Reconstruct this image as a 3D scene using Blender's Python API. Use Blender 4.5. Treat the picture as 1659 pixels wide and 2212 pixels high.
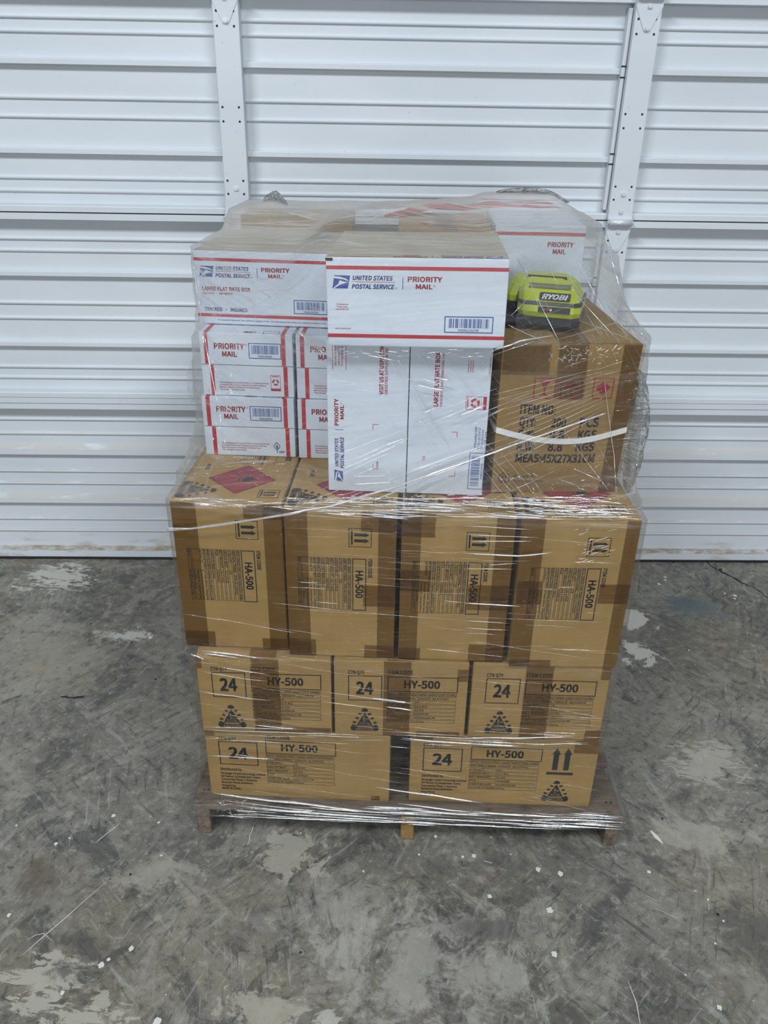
import bpy, bmesh, math, random
from mathutils import Vector, Matrix, noise

for o in list(bpy.data.objects):
    bpy.data.objects.remove(o)
S = bpy.context.scene
COL = S.collection
random.seed(7)

# ------------------------------------------------------------------ camera
CAM_H, PITCH, ROLL = 1.551786, 0.4754, 0.0176
cam_data = bpy.data.cameras.new('camera')
cam_data.sensor_fit = 'HORIZONTAL'
cam_data.sensor_width = 36.0
cam_data.lens = 36.0 * 1729.355 / 1659.0
cam_data.clip_start = 0.02
cam = bpy.data.objects.new('camera', cam_data)
COL.objects.link(cam)
fw = Vector((0, math.cos(PITCH), -math.sin(PITCH)))
rt = Vector((1, 0, 0))
up = rt.cross(fw)
cr, sr = math.cos(ROLL), math.sin(ROLL)
rt2, up2 = rt * cr + up * sr, up * cr - rt * sr
cam.matrix_world = Matrix(((rt2.x, up2.x, -fw.x, 0), (rt2.y, up2.y, -fw.y, 0), (rt2.z, up2.z, -fw.z, CAM_H), (0, 0, 0, 1)))
S.camera = cam

# ------------------------------------------------------------------ world, lights, exposure
S.view_settings.view_transform = 'Standard'
S.view_settings.look = 'None'
S.view_settings.gamma = 1.0
S.view_settings.use_curve_mapping = False
S.view_settings.exposure = 0.08
S.cycles.use_denoising = True
S.cycles.transparent_max_bounces = 16
S.cycles.max_bounces = 6
S.cycles.adaptive_threshold = 0.025
S.cycles.diffuse_bounces = 3
S.cycles.glossy_bounces = 3
S.cycles.caustics_reflective = False
S.cycles.caustics_refractive = False
w = bpy.data.worlds.new('world')
S.world = w
w.use_nodes = True
w.node_tree.nodes['Background'].inputs[0].default_value = (0.80, 0.90, 1.0, 1)
w.node_tree.nodes['Background'].inputs[1].default_value = 0.17


def area(name, loc, target, sx, sy, power, col=(1, 1, 1)):
    d = bpy.data.lights.new(name, 'AREA')
    d.shape = 'RECTANGLE'
    d.size, d.size_y, d.energy, d.color = sx, sy, power, col
    o = bpy.data.objects.new(name, d)
    COL.objects.link(o)
    o.location = loc
    o.rotation_euler = (Vector(target) - Vector(loc)).to_track_quat('-Z', 'Y').to_euler()
    return o


area('ceiling_tube_light', (-3.2, -2.6, 6.4), (0.0, 2.2, 0.5), 2.4, 0.22, 305, (0.89, 0.95, 1.0))
area('ceiling_tube_light', (2.6, -2.2, 6.4), (0.0, 2.2, 0.5), 2.4, 0.22, 215, (0.89, 0.95, 1.0))
area('front_fill_light', (0.2, -4.6, 1.5), (0.1, 2.6, 0.7), 3.2, 2.2, 122, (0.92, 0.96, 1.0))  # unseen fill added behind the camera to even the light on the door

# ------------------------------------------------------------------ helpers: nodes


class NG:
    def __init__(self, name):
        self.m = bpy.data.materials.new(name)
        self.m.use_nodes = True
        self.t = self.m.node_tree
        self.t.nodes.clear()
        self.out = self.t.nodes.new('ShaderNodeOutputMaterial')

    def n(self, typ, **kw):
        nd = self.t.nodes.new('ShaderNode' + typ)
        for k, v in kw.items():
            if k in nd.inputs.keys():
                self.set(nd.inputs[k], v)
            else:
                setattr(nd, k, v)
        return nd

    def set(self, sock, v):
        if isinstance(v, bpy.types.NodeSocket):
            self.t.links.new(v, sock)
        elif isinstance(v, bpy.types.Node):
            self.t.links.new(v.outputs[0], sock)
        else:
            if hasattr(sock.default_value, '__len__') and not hasattr(v, '__len__'):
                v = [v] * len(sock.default_value)
            if hasattr(v, '__len__') and len(sock.default_value) == 4 and len(v) == 3:
                v = (*v, 1)
            sock.default_value = v

    def coord(self, which='Object', scale=(1, 1, 1), rot=(0, 0, 0), loc=(0, 0, 0)):
        tc = self.n('TexCoord')
        out = tc.outputs[which]
        if any(rot):            # turn first, then stretch, so that the grain really runs the turned way
            m0 = self.n('Mapping')
            self.t.links.new(out, m0.inputs['Vector'])
            m0.inputs['Rotation'].default_value = rot
            out = m0.outputs[0]
        mp = self.n('Mapping')
        self.t.links.new(out, mp.inputs['Vector'])
        mp.inputs['Scale'].default_value = scale
        mp.inputs['Location'].default_value = loc
        return mp.outputs[0]

    def noise(self, vec, scale, detail=4, rough=0.55, dist=0.0):
        nd = self.n('TexNoise')
        self.set(nd.inputs['Vector'], vec)
        nd.inputs['Scale'].default_value = scale
        nd.inputs['Detail'].default_value = detail
        nd.inputs['Roughness'].default_value = rough
        nd.inputs['Distortion'].default_value = dist
        return nd.outputs[0]

    def ramp(self, fac, a, b, lo=0.0, hi=1.0, smooth=True):
        nd = self.n('MapRange')
        nd.interpolation_type = 'SMOOTHSTEP' if smooth else 'LINEAR'
        self.set(nd.inputs['Value'], fac)
        for k, v in zip(('From Min', 'From Max', 'To Min', 'To Max'), (a, b, lo, hi)):
            nd.inputs[k].default_value = v
        return nd.outputs[0]

    def math(self, op, a, b=0.0):
        nd = self.n('Math', operation=op)
        self.set(nd.inputs[0], a)
        self.set(nd.inputs[1], b)
        nd.use_clamp = False
        return nd.outputs[0]

    def mix(self, fac, a, b, blend='MIX'):
        nd = self.n('Mix', data_type='RGBA', blend_type=blend)
        self.set(nd.inputs[0], fac)
        self.set(nd.inputs[6], a)
        self.set(nd.inputs[7], b)
        return nd.outputs[2]

    def bump(self, h, strength=0.3, dist=0.01):
        nd = self.n('Bump')
        nd.inputs['Strength'].default_value = strength
        nd.inputs['Distance'].default_value = dist
        self.set(nd.inputs['Height'], h)
        return nd.outputs[0]

    def principled(self, col, rough=0.6, normal=None, metal=0.0, spec=0.5):
        p = self.n('BsdfPrincipled')
        self.set(p.inputs['Base Color'], col)
        self.set(p.inputs['Roughness'], rough)
        p.inputs['Metallic'].default_value = metal
        p.inputs['Specular IOR Level'].default_value = spec
        if normal is not None:
            self.set(p.inputs['Normal'], normal)
        return p.outputs[0]

    def done(self, sh):
        self.t.links.new(sh, self.out.inputs[0])
        return self.m


def srgb(r, g, b):
    f = lambda c: (c / 255 / 12.92) if c / 255 <= 0.04045 else ((c / 255 + 0.055) / 1.055) ** 2.4
    return (f(r), f(g), f(b), 1)


def simple(name, col, rough=0.5, metal=0.0, spec=0.5, bump=0.0, bscale=200, var=0.0):
    g = NG(name)
    c = g.coord()
    n = g.noise(c, bscale, 3)
    colr = g.mix(g.ramp(n, 0.3, 0.7), tuple(x * (1 - var) for x in col[:3]), tuple(min(1, x * (1 + var)) for x in col[:3])) if var else col
    nrm = g.bump(n, bump, 0.002) if bump else None
    return g.done(g.principled(colr, rough, nrm, metal, spec))


def m_kraft(name='kraft_cardboard', f=1.0):
    g = NG(name)
    T = lambda *c: tuple(x * f for x in c)
    c = g.coord()
    big = g.noise(g.coord(scale=(6, 6, 6)), 1.2, 3)
    fib = g.noise(g.coord(scale=(90, 90, 240)), 3.0, 3, 0.7)
    spk = g.noise(c, 900, 2, 0.6)
    col = g.mix(g.ramp(big, 0.3, 0.75), T(0.322, 0.202, 0.066), T(0.390, 0.250, 0.090))
    col = g.mix(g.ramp(fib, 0.35, 0.75, 0, 0.35), col, T(0.26, 0.16, 0.065))
    col = g.mix(g.ramp(spk, 0.60, 0.72, 0, 0.5), col, (0.17, 0.10, 0.045))
    nrm = g.bump(g.noise(g.coord(scale=(60, 60, 14)), 2.5, 2), 0.10, 0.002)
    return g.done(g.principled(col, 0.72, nrm, 0, 0.25))


def m_white_card():
    g = NG('white_printed_cardboard')
    big = g.noise(g.coord(scale=(5, 5, 5)), 1.5, 3)
    col = g.mix(g.ramp(big, 0.3, 0.7), (0.62, 0.69, 0.77), (0.67, 0.735, 0.81))
    nrm = g.bump(g.noise(g.coord(scale=(12, 12, 60)), 2.0, 2), 0.06, 0.002)
    return g.done(g.principled(col, 0.48, nrm, 0, 0.4))


def m_beige_card():  # tops of white boxes: film haze and dimmer light put into the colour
    g = NG('hazed_card_top')
    big = g.noise(g.coord(scale=(5, 9, 5)), 2.0, 4)
    col = g.mix(g.ramp(big, 0.3, 0.7), (0.40, 0.35, 0.27), (0.52, 0.47, 0.38))
    return g.done(g.principled(col, 0.6, None, 0, 0.3))


def m_tape():
    g = NG('clear_brown_tape')
    st = g.noise(g.coord(scale=(8, 8, 120)), 2.0, 3)
    tr = g.n('BsdfTransparent', Color=g.mix(st, (0.76, 0.675, 0.49), (0.83, 0.75, 0.57)))
    gl = g.n('BsdfGlossy', Color=(1, 1, 1), Roughness=0.28)
    fr = g.n('Fresnel')
    fr.inputs[0].default_value = 1.4
    mx = g.n('MixShader')
    g.set(mx.inputs[0], g.math('MULTIPLY', fr.outputs[0], 0.7))
    g.set(mx.inputs[1], tr)
    g.set(mx.inputs[2], gl)
    return g.done(mx.outputs[0])


def m_floor():
    g = NG('stained_concrete')
    c = g.coord()
    wob = g.n('VectorMath', operation='MULTIPLY_ADD')
    nv = g.n('TexNoise')
    g.set(nv.inputs['Vector'], c)
    nv.inputs['Scale'].default_value = 3.0
    nv.inputs['Detail'].default_value = 5
    g.set(wob.inputs[0], nv.outputs[1])
    wob.inputs[1].default_value = (0.22, 0.22, 0.0)
    g.set(wob.inputs[2], c)
    cw = wob.outputs[0]
    big = g.noise(cw, 1.7, 5, 0.6, 0.6)
    med = g.noise(cw, 6.5, 8, 0.68, 0.9)
    fine = g.noise(c, 38, 9, 0.78, 0.4)
    mic = g.noise(c, 330, 4, 0.75)
    hue = g.noise(g.coord(loc=(3, 7, 0)), 2.3, 4, 0.6, 0.5)
    col = g.mix(g.ramp(big, 0.30, 0.72), (0.098, 0.093, 0.081), (0.245, 0.232, 0.195))
    col = g.mix(g.ramp(hue, 0.45, 0.7, 0, 0.75), col, (0.222, 0.200, 0.145))
    col = g.mix(g.ramp(hue, 0.42, 0.25, 0, 0.6), col, (0.135, 0.136, 0.132))
    col = g.mix(g.ramp(med, 0.50, 0.60, 0, 0.55), col, (0.30, 0.285, 0.24))
    col = g.mix(g.ramp(med, 0.46, 0.36, 0, 0.70), col, (0.070, 0.070, 0.068))
    col = g.mix(g.ramp(fine, 0.52, 0.64, 0, 0.6), col, (0.37, 0.355, 0.305))
    col = g.mix(g.ramp(fine, 0.48, 0.36, 0, 0.75), col, (0.06, 0.06, 0.058))
    col = g.mix(g.ramp(mic, 0.56, 0.68, 0, 0.5), col, (0.055, 0.053, 0.05))
    # trowel scratches fanning out in two directions
    for rot, off in ((0.75, 0), (-0.75, 5), (1.35, 9), (-1.2, 14)):
        sc = g.noise(g.coord(scale=(3.2, 30, 1), rot=(0, 0, rot), loc=(off, off, 0)), 2.2, 6, 0.68, 0.5)
        where = g.noise(g.coord(loc=(off * 2, off, 0)), 2.4, 2)
        k = g.math('MULTIPLY', g.ramp(sc, 0.57, 0.66, 0, 0.65), g.ramp(where, 0.47, 0.58))
        col = g.mix(k, col, (0.052, 0.052, 0.05))
        k2 = g.math('MULTIPLY', g.ramp(sc, 0.42, 0.34, 0, 0.55), g.ramp(where, 0.47, 0.58))
        col = g.mix(k2, col, (0.33, 0.33, 0.31))
    # worn-through pale coat, each patch with its own place and ragged edge
    sep = g.n('SeparateXYZ')
    g.set(sep.inputs[0], c)
    rag = g.noise(g.coord(scale=(6, 17, 1), rot=(0, 0, 0.15)), 2.2, 8, 0.72, 0.9)
    rag2 = g.noise(cw, 13.0, 9, 0.75, 0.6)
    def patch(x, y, rx, ry, thr, soft, colr, amt, tex):
        nonlocal col
        dx = g.math('DIVIDE', g.math('SUBTRACT', sep.outputs[0], x), rx)
        dy = g.math('DIVIDE', g.math('SUBTRACT', sep.outputs[1], y), ry)
        d = g.math('SQRT', g.math('ADD', g.math('MULTIPLY', dx, dx), g.math('MULTIPLY', dy, dy)))
        f = g.math('ADD', g.ramp(d, 0.1, 1.35, 0.30, -0.42, False), g.math('MULTIPLY', g.math('SUBTRACT', tex, 0.5), 2.1))
        f = g.math('ADD', f, g.math('MULTIPLY', g.math('SUBTRACT', fine, 0.5), 0.55))
        col = g.mix(g.ramp(f, thr, thr + soft, 0, amt), col, colr)
    for p in FLOOR_PATCHES:
        patch(p[0], p[1], p[2], p[3], p[4], p[5], p[6], p[7], rag if p[8] else rag2)
    h = g.math('ADD', g.math('MULTIPLY', med, 0.7), g.math('MULTIPLY', fine, 0.3))
    rough = g.ramp(med, 0.3, 0.7, 0.42, 0.62)
    return g.done(g.principled(col, rough, g.bump(h, 0.22, 0.006), 0, 0.35))


PALE = (0.40, 0.38, 0.315)
WHITEP = (0.56, 0.545, 0.49)
FLOOR_PATCHES = []   # filled below, before the material is made


def m_door():
    g = NG('white_painted_steel')
    c = g.coord('Object')
    big = g.noise(g.coord(scale=(1.2, 1, 3)), 1.5, 4)
    col = g.mix(g.ramp(big, 0.3, 0.7), (0.575, 0.615, 0.65), (0.625, 0.66, 0.695))
    geo = g.n('NewGeometry')
    sn = g.n('SeparateXYZ')
    g.set(sn.inputs[0], geo.outputs['Normal'])
    sp = g.n('SeparateXYZ')
    g.set(sp.inputs[0], c)
    dust = g.noise(g.coord(scale=(2.2, 1, 9)), 3.0, 6, 0.65, 0.4)
    # dust lying on the upward ledges, heavier on the lower slats
    led = g.math('MULTIPLY', g.ramp(sn.outputs[2], 0.35, 0.6), g.ramp(sp.outputs[2], 0.62, 0.40, 0, 1.0))
    led = g.math('MULTIPLY', led, g.ramp(dust, 0.30, 0.48, 0.05, 0.7))
    col = g.mix(led, col, (0.43, 0.405, 0.355))
    # splashed dirt along the foot of the door
    foot = g.math('MULTIPLY', g.ramp(sp.outputs[2], 0.14, 0.035), g.ramp(dust, 0.54, 0.70, 0, 0.5))
    col = g.mix(foot, col, (0.33, 0.26, 0.18))
    band = g.math('MULTIPLY', g.math('MULTIPLY', g.ramp(sp.outputs[2], 0.033, 0.038), g.ramp(sp.outputs[2], 0.048, 0.043)),
                  g.ramp(g.noise(g.coord(scale=(5, 1, 40)), 3, 5, 0.7), 0.40, 0.60, 0, 0.75))
    col = g.mix(band, col, (0.27, 0.21, 0.14))
    spk = g.noise(g.coord(scale=(30, 1, 30)), 4.0, 2, 0.5)
    col = g.mix(g.ramp(spk, 0.735, 0.75, 0, 0.5), col, (0.2, 0.17, 0.14))
    nrm = g.bump(g.noise(g.coord(scale=(1, 1, 2)), 9, 2), 0.05, 0.004)
    return g.done(g.principled(col, 0.55, nrm, 0, 0.25))


def m_wood(name, a, b, dark, sc=(4, 40, 40)):
    g = NG(name)
    gr = g.noise(g.coord(scale=sc), 2.0, 5, 0.65, 0.6)
    bl = g.noise(g.coord(scale=(9, 9, 9)), 2.0, 4, 0.6)
    col = g.mix(g.ramp(gr, 0.3, 0.7), a, b)
    col = g.mix(g.ramp(bl, 0.52, 0.7, 0, 0.7), col, dark)
    return g.done(g.principled(col, 0.75, g.bump(gr, 0.4, 0.003), 0, 0.3))


def m_film(name, haze, haze2, gloss, bumpamt, uscale=1.0, tint=(0.80, 0.79, 0.77)):
    """thin clear polythene: mostly see-through, a Fresnel gloss, and milky stretch streaks along the winding"""
    g = NG(name)
    uv = g.coord('UV')
    def st(su, sv, rot, sc, d=4, r=0.6, dist=0.3):
        return g.noise(g.coord('UV', scale=(su, sv, 1), rot=(0, 0, rot)), sc, d, r, dist)
    s1 = st(0.9, 26, 0.05, 2.2)
    s2 = st(1.2, 60, -0.10, 2.6)
    s3 = st(1.5, 20, 0.45, 2.0)
    s4 = st(2.2, 14, -0.75, 2.0)
    area_ = st(2.2, 3.0, 0.0, 1.6, 3)
    k = g.math('ADD', g.ramp(s1, 0.52, 0.74, 0, 0.55), g.ramp(s2, 0.56, 0.74, 0, 0.7))
    k = g.math('ADD', k, g.math('MULTIPLY', g.ramp(s3, 0.56, 0.76, 0, 0.8), g.ramp(area_, 0.45, 0.62)))
    k = g.math('ADD', k, g.math('MULTIPLY', g.ramp(s4, 0.60, 0.78, 0, 0.6), g.ramp(area_, 0.55, 0.40)))
    lw = g.n('LayerWeight')
    lw.inputs[0].default_value = 0.5
    cosv = g.math('SUBTRACT', 1.0, lw.outputs['Facing'])
    path = g.math('DIVIDE', 1.0, g.math('MAXIMUM', cosv, 0.3))
    vc = g.n('Attribute')
    vc.attribute_name = 'film_layers'
    den = vc.outputs['Fac']
    hz = g.math('ADD', haze, g.math('MULTIPLY', k, haze2))
    hz = g.math('MULTIPLY', g.math('MULTIPLY', hz, path), den)
    hz = g.math('MINIMUM', hz, 0.8)
    crinkle = g.n('TexVoronoi')
    crinkle.feature = 'F1'
    g.set(crinkle.inputs['Vector'], g.coord('UV', scale=(34, 60, 1)))
    crinkle.inputs['Scale'].default_value = 1.0
    hgt = g.math('ADD', g.math('MULTIPLY', s2, 1.3), g.math('ADD', g.math('MULTIPLY', s3, 0.8), g.math('ADD', s4, g.math('MULTIPLY', crinkle.outputs[0], 0.25))))
    nrm = g.bump(hgt, bumpamt, 0.012)
    tr = g.n('BsdfTransparent', Color=(1, 1, 1))
    df = g.n('BsdfDiffuse', Color=tint)
    tl = g.n('BsdfTranslucent', Color=tint)
    dmx = g.n('MixShader')
    dmx.inputs[0].default_value = 0.55
    g.set(dmx.inputs[1], df)
    g.set(dmx.inputs[2], tl)
    gl = g.n('BsdfGlossy', Color=(1, 1, 1), Roughness=0.10)
    g.set(gl.inputs['Normal'], nrm)
    m1 = g.n('MixShader')
    g.set(m1.inputs[0], hz)
    g.set(m1.inputs[1], tr)
    g.set(m1.inputs[2], dmx)
    fr = g.n('Fresnel')
    fr.inputs[0].default_value = 1.5
    g.set(fr.inputs[1], nrm)
    m2 = g.n('MixShader')
    g.set(m2.inputs[0], g.math('MULTIPLY', fr.outputs[0], gloss))
    g.set(m2.inputs[1], m1)
    g.set(m2.inputs[2], gl)
    return g.done(m2.outputs[0])


def m_fold(name, see, rough=0.09):
    """a gathered fold of film: several layers, whitish and shiny"""
    g = NG(name)
    v = g.noise(g.coord(scale=(30, 30, 30)), 3.0, 3)
    tr = g.n('BsdfTransparent', Color=(0.97, 0.97, 0.98))
    df = g.n('BsdfDiffuse', Color=(0.95, 0.96, 0.97))
    gl = g.n('BsdfGlossy', Color=(1, 1, 1), Roughness=rough)
    a = g.n('MixShader')
    a.inputs[0].default_value = 0.65
    g.set(a.inputs[1], df)
    g.set(a.inputs[2], gl)
    b = g.n('MixShader')
    g.set(b.inputs[0], g.ramp(v, 0.3, 0.7, 1 - see - 0.2, 1 - see + 0.2))
    g.set(b.inputs[1], tr)
    g.set(b.inputs[2], a)
    return g.done(b.outputs[0])


MAT = {}
MAT['kraft'] = m_kraft()
MAT['kraftdark'] = m_kraft('darker_kraft', 0.80)
MAT['white'] = m_white_card()
MAT['beige'] = m_beige_card()
MAT['tape'] = m_tape()
MAT['ink'] = simple('black_print', (0.011, 0.011, 0.012), 0.6)
MAT['grey_ink'] = simple('grey_print', (0.10, 0.10, 0.10), 0.6)
MAT['red_ink'] = simple('red_print', (0.47, 0.022, 0.035), 0.5)
MAT['dark_red_ink'] = simple('dark_red_print', (0.24, 0.02, 0.032), 0.6)
MAT['blue_ink'] = simple('blue_print', (0.022, 0.072, 0.30), 0.5)
MAT['navy_ink'] = simple('navy_print', (0.02, 0.05, 0.17), 0.5)
MAT['white_ink'] = simple('white_print', (0.72, 0.74, 0.76), 0.5)
MAT['slit'] = simple('dark_slit', (0.03, 0.022, 0.015), 0.9)
MAT['kraftlight'] = simple('bare_kraft', (0.345, 0.225, 0.11), 0.7)
MAT['strap'] = simple('white_strapping', (0.78, 0.78, 0.75), 0.35)
MAT['door'] = m_door()
MAT['bolt'] = simple('painted_bolt', (0.62, 0.65, 0.69), 0.35, 0.2)
MAT['black'] = simple('black_rubber', (0.012, 0.012, 0.013), 0.6)
MAT['wood'] = m_wood('weathered_wood', (0.12, 0.092, 0.068), (0.215, 0.172, 0.13), (0.055, 0.04, 0.03))
MAT['wood2'] = m_wood('yellow_wood', (0.22, 0.13, 0.045), (0.31, 0.19, 0.07), (0.13, 0.07, 0.025))
MAT['film'] = m_film('clear_stretch_film', 0.02, 0.13, 0.42, 0.5)
MAT['veil'] = m_film('layered_stretch_film', 0.04, 0.16, 1.0, 0.8)
MAT['fold'] = m_fold('film_fold', 0.28)
MAT['foldsoft'] = m_fold('film_fold_soft', 0.72, 0.2)
MAT['rope'] = m_fold('film_rope', 0.5, 0.2)
MAT['lime'] = simple('lime_plastic', (0.40, 0.47, 0.015), 0.38, bump=0.05)
MAT['blackplastic'] = simple('black_plastic', (0.018, 0.02, 0.028), 0.4)
MAT['greyplastic'] = simple('grey_green_plastic', (0.14, 0.15, 0.10), 0.45)
MAT['redcloth'] = simple('red_plastic_sheet', (0.42, 0.035, 0.05), 0.4, bump=0.2, bscale=40, var=0.3)
MAT['kraftpaper'] = simple('crumpled_kraft', (0.36, 0.27, 0.17), 0.7, bump=0.3, bscale=60, var=0.2)

# ------------------------------------------------------------------ helpers: geometry


def link(name, bm, mats, parent=None, smooth=False):
    me = bpy.data.meshes.new(name)
    bm.normal_update()
    bm.to_mesh(me)
    bm.free()
    for m in (mats if isinstance(mats, (list, tuple)) else [mats]):
        me.materials.append(m)
    if smooth:
        for p in me.polygons:
            p.use_smooth = True
    o = bpy.data.objects.new(name, me)
    COL.objects.link(o)
    if parent is not None:
        o.parent = parent
    return o


def tag(o, label, cat, group=None, kind=None):
    if label:
        o['label'] = label
    if cat:
        o['category'] = cat
    if group:
        o['group'] = group
    if kind:
        o['kind'] = kind
    return o


def empty(name, M=None):
    o = bpy.data.objects.new(name, None)
    o.empty_display_size = 0.05
    COL.objects.link(o)
    if M is not None:
        o.matrix_world = M
    return o


def box(bm, x0, x1, y0, y1, z0, z1, mi=0, bev=0.0, seg=2):
    vs = [bm.verts.new((x, y, z)) for z in (z0, z1) for y in (y0, y1) for x in (x0, x1)]
    fs = []
    for f in ((0, 2, 3, 1), (4, 5, 7, 6), (0, 1, 5, 4), (2, 6, 7, 3), (0, 4, 6, 2), (1, 3, 7, 5)):
        fc = bm.faces.new([vs[i] for i in f])
        fc.material_index = mi
        fs.append(fc)
    if bev > 0:
        es = list({e for f in fs for e in f.edges})
        r = bmesh.ops.bevel(bm, geom=es, offset=bev, segments=seg, profile=0.6, affect='EDGES')
        for f in r['faces']:
            f.material_index = mi
    return fs


def tube(bm, pts, radii, n=8, mi=0, cap=True):
    rings = []
    prev = None
    for i, p in enumerate(pts):
        p = Vector(p)
        t = (Vector(pts[min(i + 1, len(pts) - 1)]) - Vector(pts[max(i - 1, 0)])).normalized()
        a = Vector((0, 0, 1)) if abs(t.z) < 0.9 else Vector((1, 0, 0))
        if prev is not None:
            a = prev
        b = t.cross(a).normalized()
        a = b.cross(t).normalized()
        prev = a
        r = radii[i] if hasattr(radii, '__len__') else radii
        rings.append([bm.verts.new(p + (a * math.cos(k * 2 * math.pi / n) + b * math.sin(k * 2 * math.pi / n)) * r) for k in range(n)])
    for i in range(len(rings) - 1):
        for k in range(n):
            f = bm.faces.new((rings[i][k], rings[i][(k + 1) % n], rings[i + 1][(k + 1) % n], rings[i + 1][k]))
            f.material_index = mi
            f.smooth = True
    if cap:
        for r, flip in ((rings[0], True), (rings[-1], False)):
            f = bm.faces.new(r if not flip else r[::-1])
            f.material_index = mi


def disc(bm, c, nrm, r, h, n=12, mi=0, taper=0.85):
    nrm = Vector(nrm).normalized()
    a = nrm.orthogonal().normalized()
    b = nrm.cross(a)
    c = Vector(c)
    lo = [bm.verts.new(c + (a * math.cos(2 * math.pi * k / n) + b * math.sin(2 * math.pi * k / n)) * r) for k in range(n)]
    hi = [bm.verts.new(c + nrm * h + (a * math.cos(2 * math.pi * k / n) + b * math.sin(2 * math.pi * k / n)) * r * taper) for k in range(n)]
    for k in range(n):
        f = bm.faces.new((lo[k], lo[(k + 1) % n], hi[(k + 1) % n], hi[k]))
        f.material_index = mi
    f = bm.faces.new(hi)
    f.material_index = mi


# ---- print: flat shapes in face coordinates (cm; x from the left, y from the bottom), later laid on a face
FONT_CACHE = {}
EMB = 0.0
FONT = None
try:      # the plain grotesque that ships inside Blender; its built-in face otherwise
    import os
    FONT = bpy.data.fonts.load(os.path.join(bpy.utils.system_resource('DATAFILES'), 'fonts', 'Noto Sans CJK Regular.woff2'))
except Exception:
    FONT = None


def text_mesh(s, bold, shear=0.0):
    key = (s, bold, shear)
    if key in FONT_CACHE:
        return FONT_CACHE[key]
    cu = bpy.data.curves.new('t', 'FONT')
    cu.body = s
    cu.size = 1.0
    cu.shear = shear
    cu.offset = 0.0
    if FONT:
        cu.font = FONT
    cu.resolution_u = 2
    cu.fill_mode = 'FRONT'
    ob = bpy.data.objects.new('t', cu)
    me = ob.to_mesh()
    v0 = [(v.co.x, v.co.y) for v in me.vertices]
    f0 = [tuple(p.vertices) for p in me.polygons]
    vs, fs = [], []
    # heavier weight: the same strokes struck again a hair to each side
    e = EMB
    for dx, dy in (((-e, -e), (e, -e), (e, e), (-e, e)) if bold else ((-e * .6, -e * .3), (e * .6, e * .3), (0, 0))):
        fs += [tuple(i + len(vs) for i in f) for f in f0]
        vs += [(x + dx, y + dy) for x, y in v0]
    ob.to_mesh_clear()
    bpy.data.objects.remove(ob)
    bpy.data.curves.remove(cu)
    if vs:
        x0, x1 = min(v[0] for v in vs), max(v[0] for v in vs)
    else:
        x0, x1 = 0, 1
    FONT_CACHE[key] = (vs, fs, x0, x1)
    return FONT_CACHE[key]


CAP_H = max(v[1] for v in text_mesh('H', False)[0])
EMB = CAP_H * 0.05
FONT_CACHE.clear()


class Print:
    def __init__(self):
        self.items = []      # (verts2d, faces, mat, lift)
        self.T = [(1, 0, 0), (0, 1, 0)]
        self.lift = 0

    def place(self, ox=0, oy=0, deg=0):
        a = math.radians(deg)
        self.T = [(math.cos(a), -math.sin(a), ox), (math.sin(a), math.cos(a), oy)]
        return self

    def add(self, vs, fs, mat, lift=None):
        (a, b, c), (d, e, f) = self.T
        self.items.append(([(a * x + b * y + c, d * x + e * y + f) for x, y in vs], fs, mat, self.lift if lift is None else lift))

    def rect(self, x0, y0, x1, y1, mat, lift=None):
        self.add([(x0, y0), (x1, y0), (x1, y1), (x0, y1)], [(0, 1, 2, 3)], mat, lift)

    def frame(self, x0, y0, x1, y1, t, mat):
        self.rect(x0, y0, x1, y0 + t, mat)
        self.rect(x0, y1 - t, x1, y1, mat)
        self.rect(x0, y0 + t, x0 + t, y1 - t, mat)
        self.rect(x1 - t, y0 + t, x1, y1 - t, mat)

    def poly(self, pts, mat, lift=None):
        self.add(pts, [tuple(range(len(pts)))], mat, lift)

    def circle(self, x, y, r, mat, n=20, lift=None, ry=None):
        self.poly([(x + r * math.cos(2 * math.pi * k / n), y + (ry or r) * math.sin(2 * math.pi * k / n)) for k in range(n)], mat, lift)

    def ring(self, x, y, r, t, mat, n=20):
        vs = []
        for k in range(n):
            a = 2 * math.pi * k / n
            vs += [(x + r * math.cos(a), y + r * math.sin(a)), (x + (r - t) * math.cos(a), y + (r - t) * math.sin(a))]
        self.add(vs, [(2 * k, (2 * k + 2) % (2 * n), (2 * k + 3) % (2 * n), 2 * k + 1) for k in range(n)], mat)

    def text(self, s, x, y, h, width=None, mat='ink', bold=True, shear=0.0, anchor='l', lift=None):
        """cap height h; squeezed or stretched to width when given"""
        vs, fs, x0, x1 = text_mesh(s, bold, shear)
        k = h / CAP_H
        kx = k if width is None else width / max(1e-6, x1 - x0)
        W_ = (x1 - x0) * kx
        ox = x if anchor == 'l' else (x - W_ / 2 if anchor == 'c' else x - W_)
        self.add([((vx - x0) * kx + ox, vy * k + y) for vx, vy in vs], fs, mat, lift)


FACES = {   # origin corner, x axis, y axis, normal as functions of the box size
    'front': lambda W, D, H: ((0, 0, 0), (1, 0, 0), (0, 0, 1), (0, -1, 0)),
    'top': lambda W, D, H: ((0, 0, H), (1, 0, 0), (0, 1, 0), (0, 0, 1)),
    'back': lambda W, D, H: ((W, D, 0), (-1, 0, 0), (0, 0, 1), (0, 1, 0)),
    'left': lambda W, D, H: ((0, D, 0), (0, -1, 0), (0, 0, 1), (-1, 0, 0)),
    'right': lambda W, D, H: ((W, 0, 0), (0, 1, 0), (0, 0, 1), (1, 0, 0)),
}


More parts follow.
